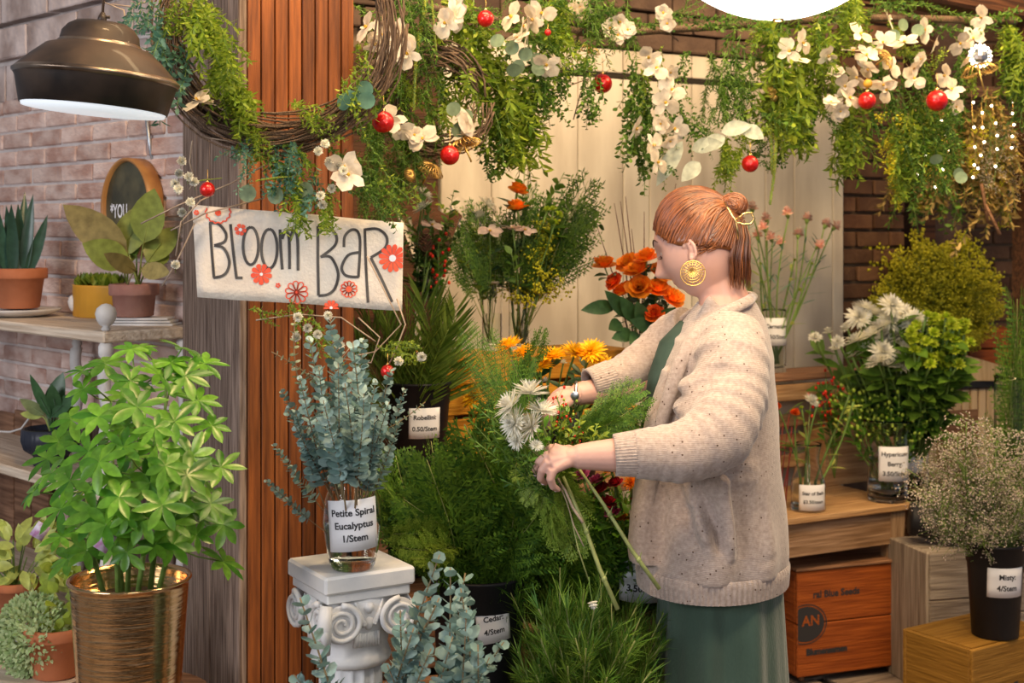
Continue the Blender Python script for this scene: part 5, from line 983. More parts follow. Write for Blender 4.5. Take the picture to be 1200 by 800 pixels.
def remesh(m, voxel, smooth=2, sub=0, fix=None):
    me = m.mesh('tmp', MT['skin']); o = bpy.data.objects.new('tmp', me); COL.objects.link(o)
    md = o.modifiers.new('r', 'REMESH'); md.mode = 'VOXEL'; md.voxel_size = voxel; md.use_smooth_shade = True
    if smooth: ms = o.modifiers.new('s', 'SMOOTH'); ms.iterations = smooth; ms.factor = .5
    dg = bpy.context.evaluated_depsgraph_get(); dg.update(); r = bpy.data.meshes.new_from_object(o.evaluated_get(dg)); bpy.data.objects.remove(o); bpy.data.meshes.remove(me)
    for p in r.polygons: p.use_smooth = True
    return r
# --- head (radial height field around head centre), pitched down
HC = Q(819, 286, 3.0); pit = R(24); hy = yaw+R(12); f2 = Vector((-ca(hy), sa(hy), 0)); s2 = Vector((-sa(hy), -ca(hy), 0))
hf = (f2*ca(pit)+Vector((0, 0, -sa(pit)))).normalized(); hs = s2; hu = hs.cross(hf).normalized()
if hu.z < 0: hu = -hu
def G(x, s): return math.exp(-(x/s)**2/2)
def head_pt(th, ph, grow=0):     # th azimuth from face, ph elevation
    x, y, z = ca(ph)*ca(th), ca(ph)*sa(th), sa(ph)
    X, Y, Z = x*.094, y*.074, z*.118
    if Z < 0: k = (-Z/.118); Y *= 1-.30*k**1.5; X = X*(1-.05*k) if X > 0 else X*(1-.42*k**1.2)
    if Z > 0: X *= 1+.03*z
    if x > 0:
        fr_ = x**.6
        X += .007*fr_*G(Z-.038, .012)*G(Y, .04)                                   # brow
        X += (.024*G(Z+.028, .010)+.016*G(Z+.012, .014)+.006*G(Z-.012, .014))*G(Y, .0105+.004*G(Z+.03, .01))   # nose
        X += .006*G(Z+.034, .006)*(G(Y-.013, .006)+G(Y+.013, .006))                 # alae
        X -= .011*(G(Y-.031, .014)+G(Y+.031, .014))*G(Z-.012, .013)                 # sockets
        X += .004*(G(Y-.031, .010)+G(Y+.031, .010))*G(Z-.010, .007)                 # lids
        X += (.008*G(Z+.058, .0045)+.0085*G(Z+.069, .005))*G(Y, .017)               # lips
        X -= .003*G(Z+.0635, .0022)*G(Y, .02); X += .010*G(Z+.098, .014)*G(Y, .02)    # chin
        X += .003*(G(Y-.045, .016)+G(Y+.045, .016))*G(Z+.02, .02)
    return X, Y, Z
def H2W(X, Y, Z): return HC+hf*X+hs*Y+hu*Z
skin = M(); n1, n2 = 120, 84; v = []
for j in range(1, n2):
    ph = -PI/2+PI*j/n2
    for k in range(n1): v.append(H2W(*head_pt(2*PI*k/n1, ph)))
v += [H2W(*head_pt(0, -PI/2)), H2W(*head_pt(0, PI/2))]; T_ = len(v)-2
fcs = [(j*n1+k, j*n1+(k+1) % n1, (j+1)*n1+(k+1) % n1, (j+1)*n1+k) for j in range(n2-2) for k in range(n1)]+[(T_, (k+1) % n1, k) for k in range(n1)]+[(T_+1, (n2-2)*n1+k, (n2-2)*n1+(k+1) % n1) for k in range(n1)]
body = M(); body.add([tuple(x) for x in v], fcs)
Z3 = Vector((0, 0, 1))
def ring(px, py, D, a, b, u=None, w_=None, fn=None): return (Q(px, py, D), a, b, u or f_, w_ or s_l, fn)
nb = (hf*.6+f_*.4).normalized()
loft(body, [ring(830, 300, 3.0, .050, .045, nb, hs), ring(838, 325, 3.0, .053, .050), ring(848, 345, 3.0, .055, .056), ring(852, 362, 3.0, .06, .08), ring(850, 385, 3.0, .08, .14), ring(848, 410, 3.0, .09, .16), ring(846, 470, 3.0, .095, .15), ring(845, 560, 3.0, .09, .13), ring(845, 640, 3.0, .10, .14), ring(845, 700, 3.0, .10, .14), ring(845, 730, 3.0, .095, .13)], 32)
for sg in (-1, 1):
    c = s_l*(.072*sg); L_ = lambda z, r_, dx=0: (Vector((0, 0, z))+c+f_*dx, r_, r_, f_, s_l, None)
    loft(body, [L_(.80, .068), L_(.65, .066), L_(.48, .058), L_(.40, .056), L_(.28, .055), L_(.12, .036), L_(.05, .034)], 20)
    loft(body, [(Vector((0, 0, .035))+c+f_*d, .028*k, .038*k, Z3, s_l, None) for d, k in ((-.05, .8), (-.02, 1.1), (.05, 1.0), (.12, .9), (.17, .5))], 16)
# arms: near and far
def limb(m, pts, rr, n=16): tube(m, [Vector(p) for p in pts], rr, n)
nearE = Q(822, 528, 2.72); nearW = Q(676, 535, 2.70); farE = Q(755, 452, 3.10); farW = Q(676, 462, 3.02)
limb(body, [Q(850, 400, 2.86), Q(846, 460, 2.80), nearE], [.048, .044, .036]); limb(body, [nearE, Q(770, 533, 2.70), Q(722, 533, 2.70), Q(695, 534, 2.70), nearW], [.036, .036, .034, .029, .0245])
limb(body, [Q(800, 395, 3.14), Q(775, 425, 3.14), farE], [.045, .040, .036]); limb(body, [farE, Q(715, 455, 3.06), farW], [.036, .032, .024])
# near hand : palm + fingers
def hand(wr, kn, tips, thumb, upv, rs=1):
    # palm: two knuckle rows
    d = (kn[0]+kn[3])/2-wr; tube(body, [wr-d*.5, wr, wr+d*.45], [.0255*rs, .0235*rs, .017*rs], 12)
    for k in kn: tube(body, [wr.lerp(k, -.05), wr.lerp(k, .5), k], [.016*rs, .0125*rs, .0100*rs], 10)
    for i in range(3): tube(body, [wr.lerp((kn[i]+kn[i+1])/2, .2), (kn[i]+kn[i+1])/2], [.014*rs, .0088*rs], 8)
    for ps in tips: tube(body, ps, [.0098*rs, .0090*rs, .0080*rs, .0066*rs, .004*rs], 10)
    tube(body, thumb, [.013*rs, .0115*rs, .0096*rs, .0085*rs, .0055*rs], 10)
kn = [Q(648, 524, 2.705), Q(643, 532, 2.69), Q(643, 541, 2.678), Q(648, 550, 2.672)]
tips = [[kn[0], Q(638, 532, 2.72), Q(634, 542, 2.735), Q(637, 549, 2.745), Q(639, 552, 2.748)], [kn[1], Q(632, 541, 2.695), Q(627, 549, 2.71), Q(629, 555, 2.722), Q(631, 558, 2.725)], [kn[2], Q(635, 551, 2.68), Q(633, 560, 2.69), Q(638, 565, 2.705), Q(641, 567, 2.71)], [kn[3], Q(645, 561, 2.672), Q(648, 570, 2.682), Q(653, 573, 2.695), Q(656, 574, 2.70)]]
hand(nearW, kn, tips, [Q(668, 528, 2.72), Q(658, 528, 2.745), Q(652, 536, 2.765), Q(650, 545, 2.77), Q(650, 550, 2.77)], None)
kn2 = [Q(655, 462, 3.0), Q(652, 468, 2.985), Q(652, 474, 2.98), Q(655, 480, 2.975)]
tips2 = [[k, k+Vector((-.018, .004, -.012)), k+Vector((-.026, .012, -.028)), k+Vector((-.022, .02, -.040)), k+Vector((-.018, .024, -.046))] for k in kn2]
hand(farW, kn2, tips2, [Q(668, 458, 3.03), Q(658, 458, 3.04), Q(650, 463, 3.05), Q(645, 470, 3.05), Q(643, 474, 3.05)], None, .95)
# ears
for sg in (-1, 1):
    ex = -.004; pts = []
    for i in range(17): a = R(-70+i*225/16); pts.append(H2W(ex-.0145*ca(a)-.002*sa(a), sg*(.0785+.003*ca(a)), -.014+.022*sa(a)))
    tube(body, pts, [.0036]*17, 8); tube(body, [H2W(ex+.004, sg*.070, .008), H2W(ex-.005, sg*.0735, -.002), H2W(ex-.004, sg*.0735, -.016), H2W(ex+.004, sg*.072, -.026)], [.008, .0095, .0085, .006], 8)
    tube(body, [H2W(ex+.002, sg*.075, -.024), H2W(ex+.004, sg*.0775, -.034), H2W(ex+.004, sg*.0775, -.039)], [.006, .0068, .005], 8)
bm = remesh(body, .0028, 3)
bm.materials.clear(); bm.materials.append(MT['skin']); bm.materials.append(MT['lip'])
inv = Matrix((hf, hs, hu)).to_4x4()
for p in bm.polygons:
    l = inv@(Vector(p.center)-HC)
    if l.x > .08 and abs(l.y) < .023 and -.076 < l.z < -.053-.0 and abs(l.y) < .023*(1-abs(l.z+.064)/.02): p.material_index = 1
bo = part('body', bm, None, pers)
for i, ps in enumerate(tips): q = M(); d = (ps[4]-ps[3]).normalized(); ball(q, ps[3]+Vector((-.003, -.0062, .001)), .0052, n=10, sq=(.8, .25, 1.1)); part('fingernail', q, MT['nail'], bo)
# face details
for sg in (-1, 1):
    q = M(); ball(q, H2W(.0675, sg*.031, .009), .0112, n=16); part('eye', q, mat('eye_white', (.75, .72, .7), rough=.2) if sg == -1 else bpy.data.materials['eye_white'], bo)
    q = M(); tube(q, [H2W(.0800-abs(u-.031)*.25, sg*u, .0050-.0035*sa((u-.017)/.028*PI)) for u in [.017+.028*i/8 for i in range(9)]], [.0012]*9, 5)
    for i in range(9): u = .018+.027*i/8; a_ = H2W(.0800-abs(u-.031)*.25, sg*u, .0045-.003*sa((u-.017)/.028*PI)); tube(q, [a_, a_+hf*.006+hs*sg*.002*(i/8)-hu*.001, a_+hf*.009+hs*sg*.004*(i/8)+hu*.0005], [.0006, .0004, .0002], 3)
    part('eyelashes', q, MT['brow'], bo)
    q = M(); tube(q, [H2W(*[a+b for a, b in zip(head_pt(sg*t_, .30+.10*sa((t_-.15)/.6*PI)), (.001, 0, 0))]) for t_ in [.15+.6*i/8 for i in range(9)]], [.0008, .0014, .0017, .0018, .0017, .0015, .0012, .0009, .0005], 6); part('eyebrow', q, MT['brow'], bo)
# --- hair cap
def hair_r(th, ph):   # enlarged ellipsoid
    X, Y, Z = ca(ph)*ca(th)*.096, ca(ph)*sa(th)*.082, sa(ph)*.126
    if Z < 0: k = (-Z/.126); X = X*(1-.18*k) if X < 0 else X; Y *= 1-.25*k**1.4
    back = max(0, -ca(th)*ca(ph)); X -= .010*back
    return X, Y, Z
def hairline(th):     # lowest elevation covered
    a = abs(((th+PI) % (2*PI))-PI)
    pts = [(0, .62), (.45, .55), (.85, .36), (1.15, .16), (1.4, .02), (1.6, -.02), (1.85, -.12), (2.2, -.26), (2.6, -.38), (3.15, -.42)]
    for (a0, h0), (a1, h1) in zip(pts, pts[1:]):
        if a <= a1: return h0+(h1-h0)*(a-a0)/(a1-a0)
    return pts[-1][1]
q = M(); n1, n2 = 96, 30; v = []
for j in range(n2+1):
    for k in range(n1):
        th = 2*PI*k/n1; lo = hairline(th); ph = lo+(PI/2-.001-lo)*j/n2; X, Y, Z = hair_r(th, ph); e = 1 if j > 0 else .93
        g = 1+.008*sa(23*th+3*ph)+.006*sa(11*ph+5*th); v.append(tuple(H2W(X*e*g, Y*e*g, Z*g)))
q.add(v, [(j*n1+k, j*n1+(k+1) % n1, (j+1)*n1+(k+1) % n1, (j+1)*n1+k) for j in range(n2) for k in range(n1)]); hc = part('hair', q, MT['hair'], pers, label='auburn hair swept back into a bun')
gth, gph = PI-.0, .30; gather = H2W(-.112, .006, .042)
q = M(); g = random.Random(5)
def dirv(th, ph): return Vector((ca(ph)*ca(th), ca(ph)*sa(th), sa(ph)))
gd = dirv(PI, .34)
for i in range(1000):
    th = g.uniform(-PI, PI)*.93; a = abs(th); ph = hairline(th)+g.random()**1.6*(1.2 if a < 1.4 else .9); ph = min(ph, 1.45); d0 = dirv(th, ph); pts = []; om = d0.angle(gd)
    off = g.uniform(.0, .0030); sag = g.uniform(-.02, .02)
    for k in range(9):
        u = k/8*.93; d = (d0*sa((1-u)*om)+gd*sa(u*om))/max(.05, sa(om)) if om > .05 else d0
        d = (d+Vector((0, 0, .16*sa(PI*u)*(1 if a < 2 else .0)+sag*sa(PI*u)))).normalized(); th2, ph2 = math.atan2(d.y, d.x), math.asin(max(-1, min(1, d.z))); X, Y, Z = hair_r(th2, ph2); kk = 1+off/.1+.022*u; pts.append(H2W(X*kk, Y*kk, Z*kk))
    tube(q, pts, [.0010, .0018, .002, .002, .002, .002, .002, .0018, .001], 4, cap=False)
part('hair_strands', q, MT['hair'], pers, 'stuff')
# wisps behind ear / nape, bun, tail
q = M(); bc = H2W(-.098, .012, .070)
bc = Q(860, 240, 2.97)
for i in range(170):
    ph0 = g.uniform(0, 6.28); rr = g.uniform(.027, .030); la = g.uniform(-.6, 1.45); pts = []
    for k in range(13):
        a = ph0+k/12*3.4; l2 = la+.18*sa(a*1.5+i); x, z, y = rr*ca(l2)*ca(a), rr*ca(l2)*sa(a)*.88, rr*sa(l2); L3 = f_*x+Vector((0, 0, z))+s_l*y; pts.append(bc+L3)
    tube(q, pts, [.0008]+[.0021]*11+[.0006], 4, cap=False)
ball(q, bc, .027, n=18); part('bun', q, MT['hair'], pers)
q = M(); a0 = Q(868, 256, 2.95)
for i in range(200):
    k_ = g.uniform(-1, 1); oy = g.gauss(0, .010); w1 = g.uniform(-.002, .002)
    st = Q(869+4*k_, 258, 2.95); m1 = Q(870+9*k_, 278, 2.94+oy); m2 = Q(867+12*k_, 300, 2.93+oy); e = Q(868+11*k_+g.gauss(0, 1.5), 326+g.uniform(-20, 14), 2.94+oy)
    tube(q, [st, m1, m2+Vector((w1, 0, 0)), e.lerp(m2, .4)+Vector((-w1, 0, 0)), e], [.0015, .002, .0019, .0014, .0004], 4, cap=False)
part('ponytail', q, MT['hair'], pers)
q = M()
for i in range(90):
    a_ = H2W(*[x*1.01 for x in hair_r(1.8+g.uniform(-.1, .7), -.18+g.uniform(-.1, .15))]); e = Q(866+g.gauss(0, 3), 270+g.gauss(0, 5), 2.95); tube(q, [a_, a_.lerp(e, .5)-Vector((0, 0, .006)), e], [.0012, .0018, .001], 4, cap=False)
part('nape_hair', q, MT['hair'], pers, 'stuff')
q = M(); C_ = lambda x, y, d=2.90: Q(x, y, d)
tube(q, [C_(849, 237, 2.93), C_(855, 248), C_(862, 258), C_(864, 268), C_(865, 280, 2.90)], [.0016, .0028, .003, .0028, .0016], 8); tube(q, [C_(863, 257), C_(872, 250), C_(880, 249), C_(884, 256), C_(880, 262), C_(872, 263), C_(863, 260)], [.0026]*7, 8); part('hair_clip', q, MT['metal'], pers, label='gold wire hair clip')
# earring: round filigree disc
q = M(); ec = Q(812, 320, 2.888); n = 36; rr = .0262
tube(q, [ec+Vector((rr*ca(a), .002*sa(a), rr*sa(a))) for a in [2*PI*k/n for k in range(n+1)]], .0013, 6, cap=False)
for k in range(20): a = 2*PI*k/20; tube(q, [ec+Vector((-.002, 0, .004)), ec+Vector((rr*ca(a), 0, rr*sa(a)))], .0011, 4)
for r3 in (.010, .016, .021): tube(q, [ec+Vector((r3*ca(a)-.001, .0, r3*sa(a)+.002)) for a in [2*PI*k/24 for k in range(25)]], .0011, 4, cap=False)
part('earring', q, MT['gwire'], pers, label='large round gold openwork earring')
q = M(); tube(q, [farW+Vector((-.005, 0, 0))+Vector((.004*sa(a), .027*ca(a), .027*sa(a))) for a in [2*PI*k/24 for k in range(25)]], .0035, 8, cap=False); ball(q, farW+Vector((-.006, -.0285, .0)), .010, n=18, sq=(1, .25, 1)); part('wristwatch', q, MT['steel'], pers, label='silver wristwatch')
# --- cardigan
knit_c, nt, b_, N = _nt('oatmeal_knit'); Lk = nt.links.new
tc = N('TexCoord'); n_ = N('TexNoise'); n_.inputs['Scale'].default_value = 130; n_.inputs['Detail'].default_value = 6; Lk(tc.outputs['Object'], n_.inputs[0])
cr = N('ValToRGB'); cr.color_ramp.elements[0].color = (.34, .262, .222, 1); cr.color_ramp.elements[1].color = (.485, .388, .335, 1); cr.color_ramp.elements[0].position = .3; cr.color_ramp.elements[1].position = .7; Lk(n_.outputs[0], cr.inputs[0])
vo = N('TexVoronoi'); vo.inputs['Scale'].default_value = 58; Lk(tc.outputs['Object'], vo.inputs[0]); c2 = N('ValToRGB'); c2.color_ramp.elements[0].position = .09; c2.color_ramp.elements[1].position = .13; c2.color_ramp.elements[0].color = (.22, .14, .10, 1); c2.color_ramp.elements[1].color = (1, 1, 1, 1); Lk(vo.outputs['Distance'], c2.inputs[0])
vc = N('SeparateColor'); Lk(vo.outputs['Color'], vc.inputs[0]); mth = N('Math'); mth.operation = 'GREATER_THAN'; mth.inputs[1].default_value = .25; Lk(vc.outputs[0], mth.inputs[0])
Lk(mix(nt, N, mth.outputs[0], cr.outputs[0], mix(nt, N, 1.0, cr.outputs[0], c2.outputs[0], 'MULTIPLY')), b_.inputs['Base Color']); b_.inputs['Roughness'].default_value = .95; b_.inputs['Sheen Weight'].default_value = .4; b_.inputs['Specular IOR Level'].default_value = .1
wv = N('TexWave'); wv.wave_type = 'BANDS'; wv.bands_direction = 'Z'; wv.inputs['Scale'].default_value = 110; wv.inputs['Distortion'].default_value = 3; wv.inputs['Detail'].default_value = 2; Lk(tc.outputs['Object'], wv.inputs[0])
n3 = N('TexNoise'); n3.inputs['Scale'].default_value = 260; Lk(tc.outputs['Object'], n3.inputs[0]); ad = N('Math'); Lk(wv.outputs['Fac'], ad.inputs[0]); Lk(n3.outputs[0], ad.inputs[1]); bp = N('Bump'); bp.inputs['Strength'].default_value = .35; bp.inputs['Distance'].default_value = .0015; Lk(ad.outputs[0], bp.inputs['Height']); Lk(bp.outputs[0], b_.inputs['Normal'])
MT['knit'] = knit_c
def folds(amp, k, ph): return lambda th: 1+amp*sa(k*th+ph)+amp*.6*sa((k+3)*th-ph*2)
C = M()
tor = [(850, 352, .062, .075, 0), (849, 364, .074, .112, 0), (848, 378, .088, .152, 0), (845, 395, .103, .178, 0), (842, 420, .120, .190, .0), (839, 460, .130, .188, .012), (838, 500, .138, .185, .016), (838, 540, .142, .186, .02), (838, 580, .148, .190, .024), (837, 620, .157, .198, .032), (836, 645, .162, .202, .034), (835, 660, .163, .204, .03)]
loft(C, [ring(x, y, 3.0, a, b, None, None, folds(am, 7, 1.0+y*.002)) for x, y, a, b, am in tor], 96)
# front panel hanging forward on the left
loft(C, [(Q(x, y, 2.93), a, .07, f_, s_l, None) for x, y, a in ((796, 430, .035), (778, 480, .035), (768, 540, .04), (762, 600, .045), (762, 640, .05), (764, 655, .05))], 24)
loft(C, [(Q(x, y, 3.14), a, .05, f_, s_l, None) for x, y, a in ((790, 400, .03), (772, 460, .03), (764, 520, .03), (757, 580, .03), (752, 605, .03))], 24)
def sleeve(pts, rr, amp, n=28, ph=0):
    sp = []; 
    P4 = [pts[0]]+pts+[pts[-1]]; R4 = [rr[0]]+rr+[rr[-1]]; path = []; rads = []
    for i in range(len(pts)-1):
        for k in range(7):
            u = k/7; a, b, c, d = P4[i:i+4]; path.append(.5*((2*b)+(c-a)*u+(2*a-5*b+4*c-d)*u*u+(3*b-a-3*c+d)*u**3)); rads.append(R4[i+1]+(R4[i+2]-R4[i+1])*u)
    path.append(pts[-1]); rads.append(rr[-1]); N_ = len(path)
    rads = [r*(1+amp*sa(i*2.1+ph)*(1 if 3 < i < N_-5 else .2)) for i, r in enumerate(rads)]; tube(C, path, rads, n)
sleeve([Q(858, 392, 2.90), Q(856, 425, 2.835), Q(850, 470, 2.79), Q(838, 508, 2.74), Q(806, 527, 2.715), Q(770, 530, 2.705), Q(742, 532, 2.70)], [.070, .080, .084, .078, .066, .056, .048], .035)
sleeve([Q(812, 388, 3.12), Q(790, 400, 3.15), Q(765, 420, 3.14), Q(735, 437, 3.09), Q(712, 446, 3.06)], [.066, .064, .056, .048, .043], .03, ph=1)
cm = remesh(C, .005, 3)
# cloth folds pushed into the surface
co = np.empty(len(cm.vertices)*3); cm.vertices.foreach_get('co', co); co = co.reshape(-1, 3); no = np.empty_like(co.ravel()); cm.vertices.foreach_get('normal', no); no = no.reshape(-1, 3)
def seg_fold(a, b, wdt, dep, side=None):
    global co
    a, b = np.array(a), np.array(b); ab = b-a; t_ = np.clip(((co-a)@ab)/(ab@ab), 0, 1); c_ = a+t_[:, None]*ab; dd = co-c_; d = np.sqrt(dd[:, 0]**2+dd[:, 2]**2+.2*dd[:, 1]**2); near = (co[:, 1] < .05); ed = np.sin(PI*np.clip(t_*.9+.1, 0, 1))**.5
    k = dep*(np.exp(-(d/wdt)**2)-.55*np.exp(-((d-wdt*1.6)/wdt)**2))*ed*near*2.3; co = co+no*k[:, None]
FO = [((850, 410), (790, 470), 8, .010), ((848, 440), (775, 500), 7, .010), ((835, 455), (800, 490), 6, -.012), ((845, 470), (800, 520), 6, .010), ((840, 500), (810, 545), 6, .010), ((820, 480), (785, 512), 5, -.010), ((800, 500), (775, 545), 5, .008), ((825, 510), (790, 548), 5, -.009),
      ((800, 560), (830, 640), 8, .014), ((790, 552), (806, 600), 5, -.012), ((775, 556), (770, 670), 7, .010), ((845, 548), (860, 660), 8, .009), ((880, 440), (868, 660), 6, -.007), ((895, 500), (885, 670), 9, .007), ((868, 380), (880, 450), 8, -.006), ((822, 560), (845, 650), 6, -.010), ((900, 560), (912, 660), 7, -.006), ((858, 535), (900, 470), 7, .006), ((842, 552), (895, 560), 7, -.006), ((838, 345), (800, 400), 6, .008), ((800, 400), (778, 455), 6, .006),
      ((750, 408), (742, 450), 4, .006), ((765, 400), (758, 445), 4, -.006), ((735, 420), (728, 455), 4, .005)]
for (x1, y1), (x2, y2), w_, d_ in FO:
    D1 = 2.80 if y1 > 400 and x1 > 770 else 2.95; seg_fold(Q(x1, y1, D1), Q(x2, y2, D1), w_*.0018, d_)
nz = np.array([noise.noise(Vector(c)*9) for c in co]); co = co+no*(nz*.006)[:, None]
cm.vertices.foreach_set('co', co.ravel()); cm.update(); cm.materials.clear(); cm.materials.append(knit_c); card = part('cardigan', cm, None, pers, label='oatmeal flecked knit cardigan')
def ribs(nr, amp): return lambda th: 1+amp*sa(nr*th)
q = M(); loft(q, [ring(835, 655, 3.0, .162, .202, None, None, ribs(90, .006)), ring(835, 659, 3.0, .166, .206, None, None, ribs(90, .009)), ring(835, 668, 3.0, .165, .205, None, None, ribs(90, .010)), ring(835, 681, 3.0, .163, .203, None, None, ribs(90, .010))], 360, cap=False)
loft(q, [ring(835, 681, 3.0, .163, .203), ring(835, 681.5, 3.0, .157, .197), ring(835, 655, 3.0, .157, .197)], 120, cap=False); part('ribbed_hem', q, knit_c, card)
for pa, pb, r1, r2 in ((Q(752, 531, 2.70), Q(720, 533, 2.70), .047, .041), (Q(716, 444, 3.065), Q(690, 452, 3.045), .043, .038)):
    q = M(); n = 240; d = (pb-pa).normalized(); u = d.orthogonal().normalized(); w_ = d.cross(u)
    loft(q, [(pa.lerp(pb, k/6), r1+(r2-r1)*k/6, r1+(r2-r1)*k/6, u, w_, ribs(44, .012)) for k in range(7)]+[(pb, r2-.006, r2-.006, u, w_, None), (pb.lerp(pa, .3), r2-.006, r2-.006, u, w_, None)], n, cap=False); part('ribbed_cuff', q, knit_c, card)
# collar band: from back of neck down the near front edge
def band(pts, wd, th_=.008):
    q = M(); v = []; n = len(pts)
    for i, (p, wv_) in enumerate(pts):
        for e, h_ in ((-1, -th_/2), (1, -th_/2), (1, th_/2), (-1, th_/2)): v.append(tuple(p+wv_*(e*wd/2)+Vector((0, -1, .2))*h_))
    q.add(v, [(i*4+k, i*4+(k+1) % 4, (i+1)*4+(k+1) % 4, (i+1)*4+k) for i in range(n-1) for k in range(4)]+[(3, 2, 1, 0), tuple((n-1)*4+k for k in range(4))]); return q
q = M(); tube(q, [Q(884, 346, 3.02), Q(878, 352, 2.93), Q(858, 362, 2.885), Q(832, 378, 2.88), Q(812, 398, 2.86), Q(797, 425, 2.85), Q(788, 452, 2.85), Q(776, 490, 2.86), Q(766, 540, 2.87), Q(758, 600, 2.88), Q(756, 655, 2.89)], [.010, .012, .013, .014, .015, .015, .015, .014, .013, .013, .012], 12, flat=.6); part('front_band', q, knit_c, card)
q = M(); tube(q, [Q(884, 346, 3.02), Q(872, 345, 3.10), Q(850, 350, 3.14), Q(822, 358, 3.13), Q(800, 376, 3.12), Q(782, 402, 3.10), Q(770, 440, 3.08), Q(762, 490, 3.08), Q(756, 560, 3.08), Q(750, 606, 3.08)], [.010, .012, .013, .014, .016, .017, .016, .014, .012, .010], 12, flat=.6); part('front_band', q, knit_c, card)
# green top seen at the open front
q = M(); loft(q, [ring(815, 376, 3.02, .035, .05), ring(808, 400, 3.0, .065, .085), ring(800, 440, 3.0, .075, .10), ring(795, 500, 3.0, .08, .11)], 40); part('green_top', q, MT['shirt'], pers)
# --- skirt
sk = mat('green_skirt', (.034, .068, .046), (.056, .100, .070), .8, scale=9, bump=.2, bscale=220, stretch=(1, 1, .4), sheen=.3)
q = M(); rings_ = []
for i in range(26):
    u = i/25; z = .90-u*.62; a = .128+.030*u; b = .160+.045*u; am = .022+.05*u
    rings_.append((Vector((-.0, 0, z))+f_*(-.002), a, b, f_, s_l, (lambda am, u: lambda th: 1+am*sa(9*th+.8*u)+am*.7*sa(5*th+2)+am*.4*sa(17*th))(am, u)))
loft(q, rings_, 200, cap=False); sko = part('skirt', q, sk, pers, label='long dark green skirt')
q = M(); tube(q, [Vector((.0, 0, 0))+s_l*(.163+.046*u+.002)+Vector((.005, 0, .84-u*.56)) for u in [i/12 for i in range(13)]], .0014, 5); part('side_seam', q, sk, sko)
for sg in (-1, 1):
    c = s_l*(.085*sg); q = M(); loft(q, [(Vector((0, 0, .04))+c+f_*d, .040*k, .046*k2, Z3, s_l, None) for d, k, k2 in ((-.075, .7, .6), (-.05, 1, .9), (0, 1, .9), (.06, .85, 1), (.12, .7, 1), (.18, .5, .8), (.2, .2, .4))], 20); part('shoe', q, MT['shoe'], pers)
# ------------------------------------------------------------------ bouquet in her hands
HG = P(648, 552, 2.76)
def held(nm, tip, end, label, cat, group=None, sc_=1.0, D1=2.78, D2=2.80, **k): return put(nm, P(end[0], end[1], D2), P(tip[0], tip[1], D1), label, cat, group, sc_=sc_, **k)
for tip, end, l_ in (((672, 540), (773, 690), 'thick green stem angling down across the green skirt'), ((660, 558), (724, 714), 'thick green stem hanging down below her hand'), ((655, 560), (690, 680), 'thin green stem ending in a small white flower'), ((650, 555), (683, 612), 'short brown cut stem below her hand'), ((652, 560), (684, 640), 'thin brown dangling stem below her hand')):
    a_ = P(tip[0], tip[1], 2.755); e = P(end[0], end[1], 2.70); q = M(); r0 = {773: .0042, 724: .0045, 690: .0014, 683: .0028, 684: .0012}[end[0]]; pts = [Vector((0, 0, 0)), (e-a_)*.35+Vector((.002, 0, 0)), (e-a_)*.7+Vector((-.003, 0, .0)), e-a_]
    tube(q, pts, [r0*.7, r0*.85, r0, r0], 8)
    if r0 > .004:
        for u in (.4, .75): p_, d_ = at(pts, u); ball(q, p_, r0*1.35, n=8, sq=(1, 1, 1.2)); tube(q, [p_, p_+Vector((.006, 0, .016))], [.002, .0005], 5)
    o = part('cut_stalk', q, MT['stemP'] if r0 not in (.0028, .0012) else MT['twig']); o.location = a_; tag(o, l_, 'stem')
put('white_filler', P(690, 676, 2.70), P(692, 690, 2.70), 'tiny white flower dangling on a thin stem', 'flower', sc_=2)
g = random.Random(9)
for x, y in ((548, 388), (556, 404), (566, 420), (572, 396), (552, 440), (580, 440)):
    put('plumosa_fern', P(628+g.uniform(-5, 15), 560, 2.78), P(x, y, 2.80+g.uniform(-.06, .08)), 'tall feathery green fern in the bouquet she holds', 'fern', 'ferns in the held bouquet', wf=.5)
for x, y in ((560, 478), (575, 500), (592, 520), (585, 498)): put('feathery_vine', P(650, 590, 2.74), P(x, y, 2.72), 'yellow-green feathery stem along the bouquet edge', 'greenery', 'feathery edge of bouquet', sc_=1)
for x, y in ((636, 388), (622, 420), (606, 425)): put('cedar_spray', P(600, 500, 2.84), P(x, y, 2.86), 'cedar tip standing above the white spider blooms', 'cedar', 'cedar above the white blooms', wf=.7)
q = M(); a_ = P(620, 470, 2.84); e = P(599, 422, 2.84); tube(q, [Vector((0, 0, 0)), e-a_], [.003, .002], 6); o = part('cut_stalk', q, MT['dtwig']); o.location = a_; tag(o, 'reddish brown bare stem above the white blooms', 'stem')
for x, y in ((750, 450), (735, 468), (745, 485), (720, 472), (760, 465), (725, 490), (700, 480), (765, 490), (740, 500)): put('cedar_spray', P(672, 512, 2.84), P(x, y, 2.86+g.uniform(-.05, .1)), 'cedar spray reaching right between her two arms', 'cedar', 'cedar between the arms', wf=.75)
sw = [(600, 476, 'upper left of the held bouquet', 1.0), (620, 462, 'topmost in the held bouquet', 1.0), (604, 496, 'middle left of the held bouquet', .9), (636, 482, 'centre of the held bouquet', .85), (624, 500, 'lowest of the four big ones in the bouquet', .95), (606, 515, 'small and half closed, above her fingers', .55), (628, 523, 'smallest, touching her knuckles', .4)]
for x, y, l_, k in sw:
    o = put('spider_chrysanthemum', P(652, 560, 2.76), P(x, y, 2.66), 'white spider chrysanthemum '+l_, 'chrysanthemum', 'white spider chrysanthemums', bl=1.2*k)
    for c in o.children:
        if c.name.startswith(('bloom', 'centre')): pass
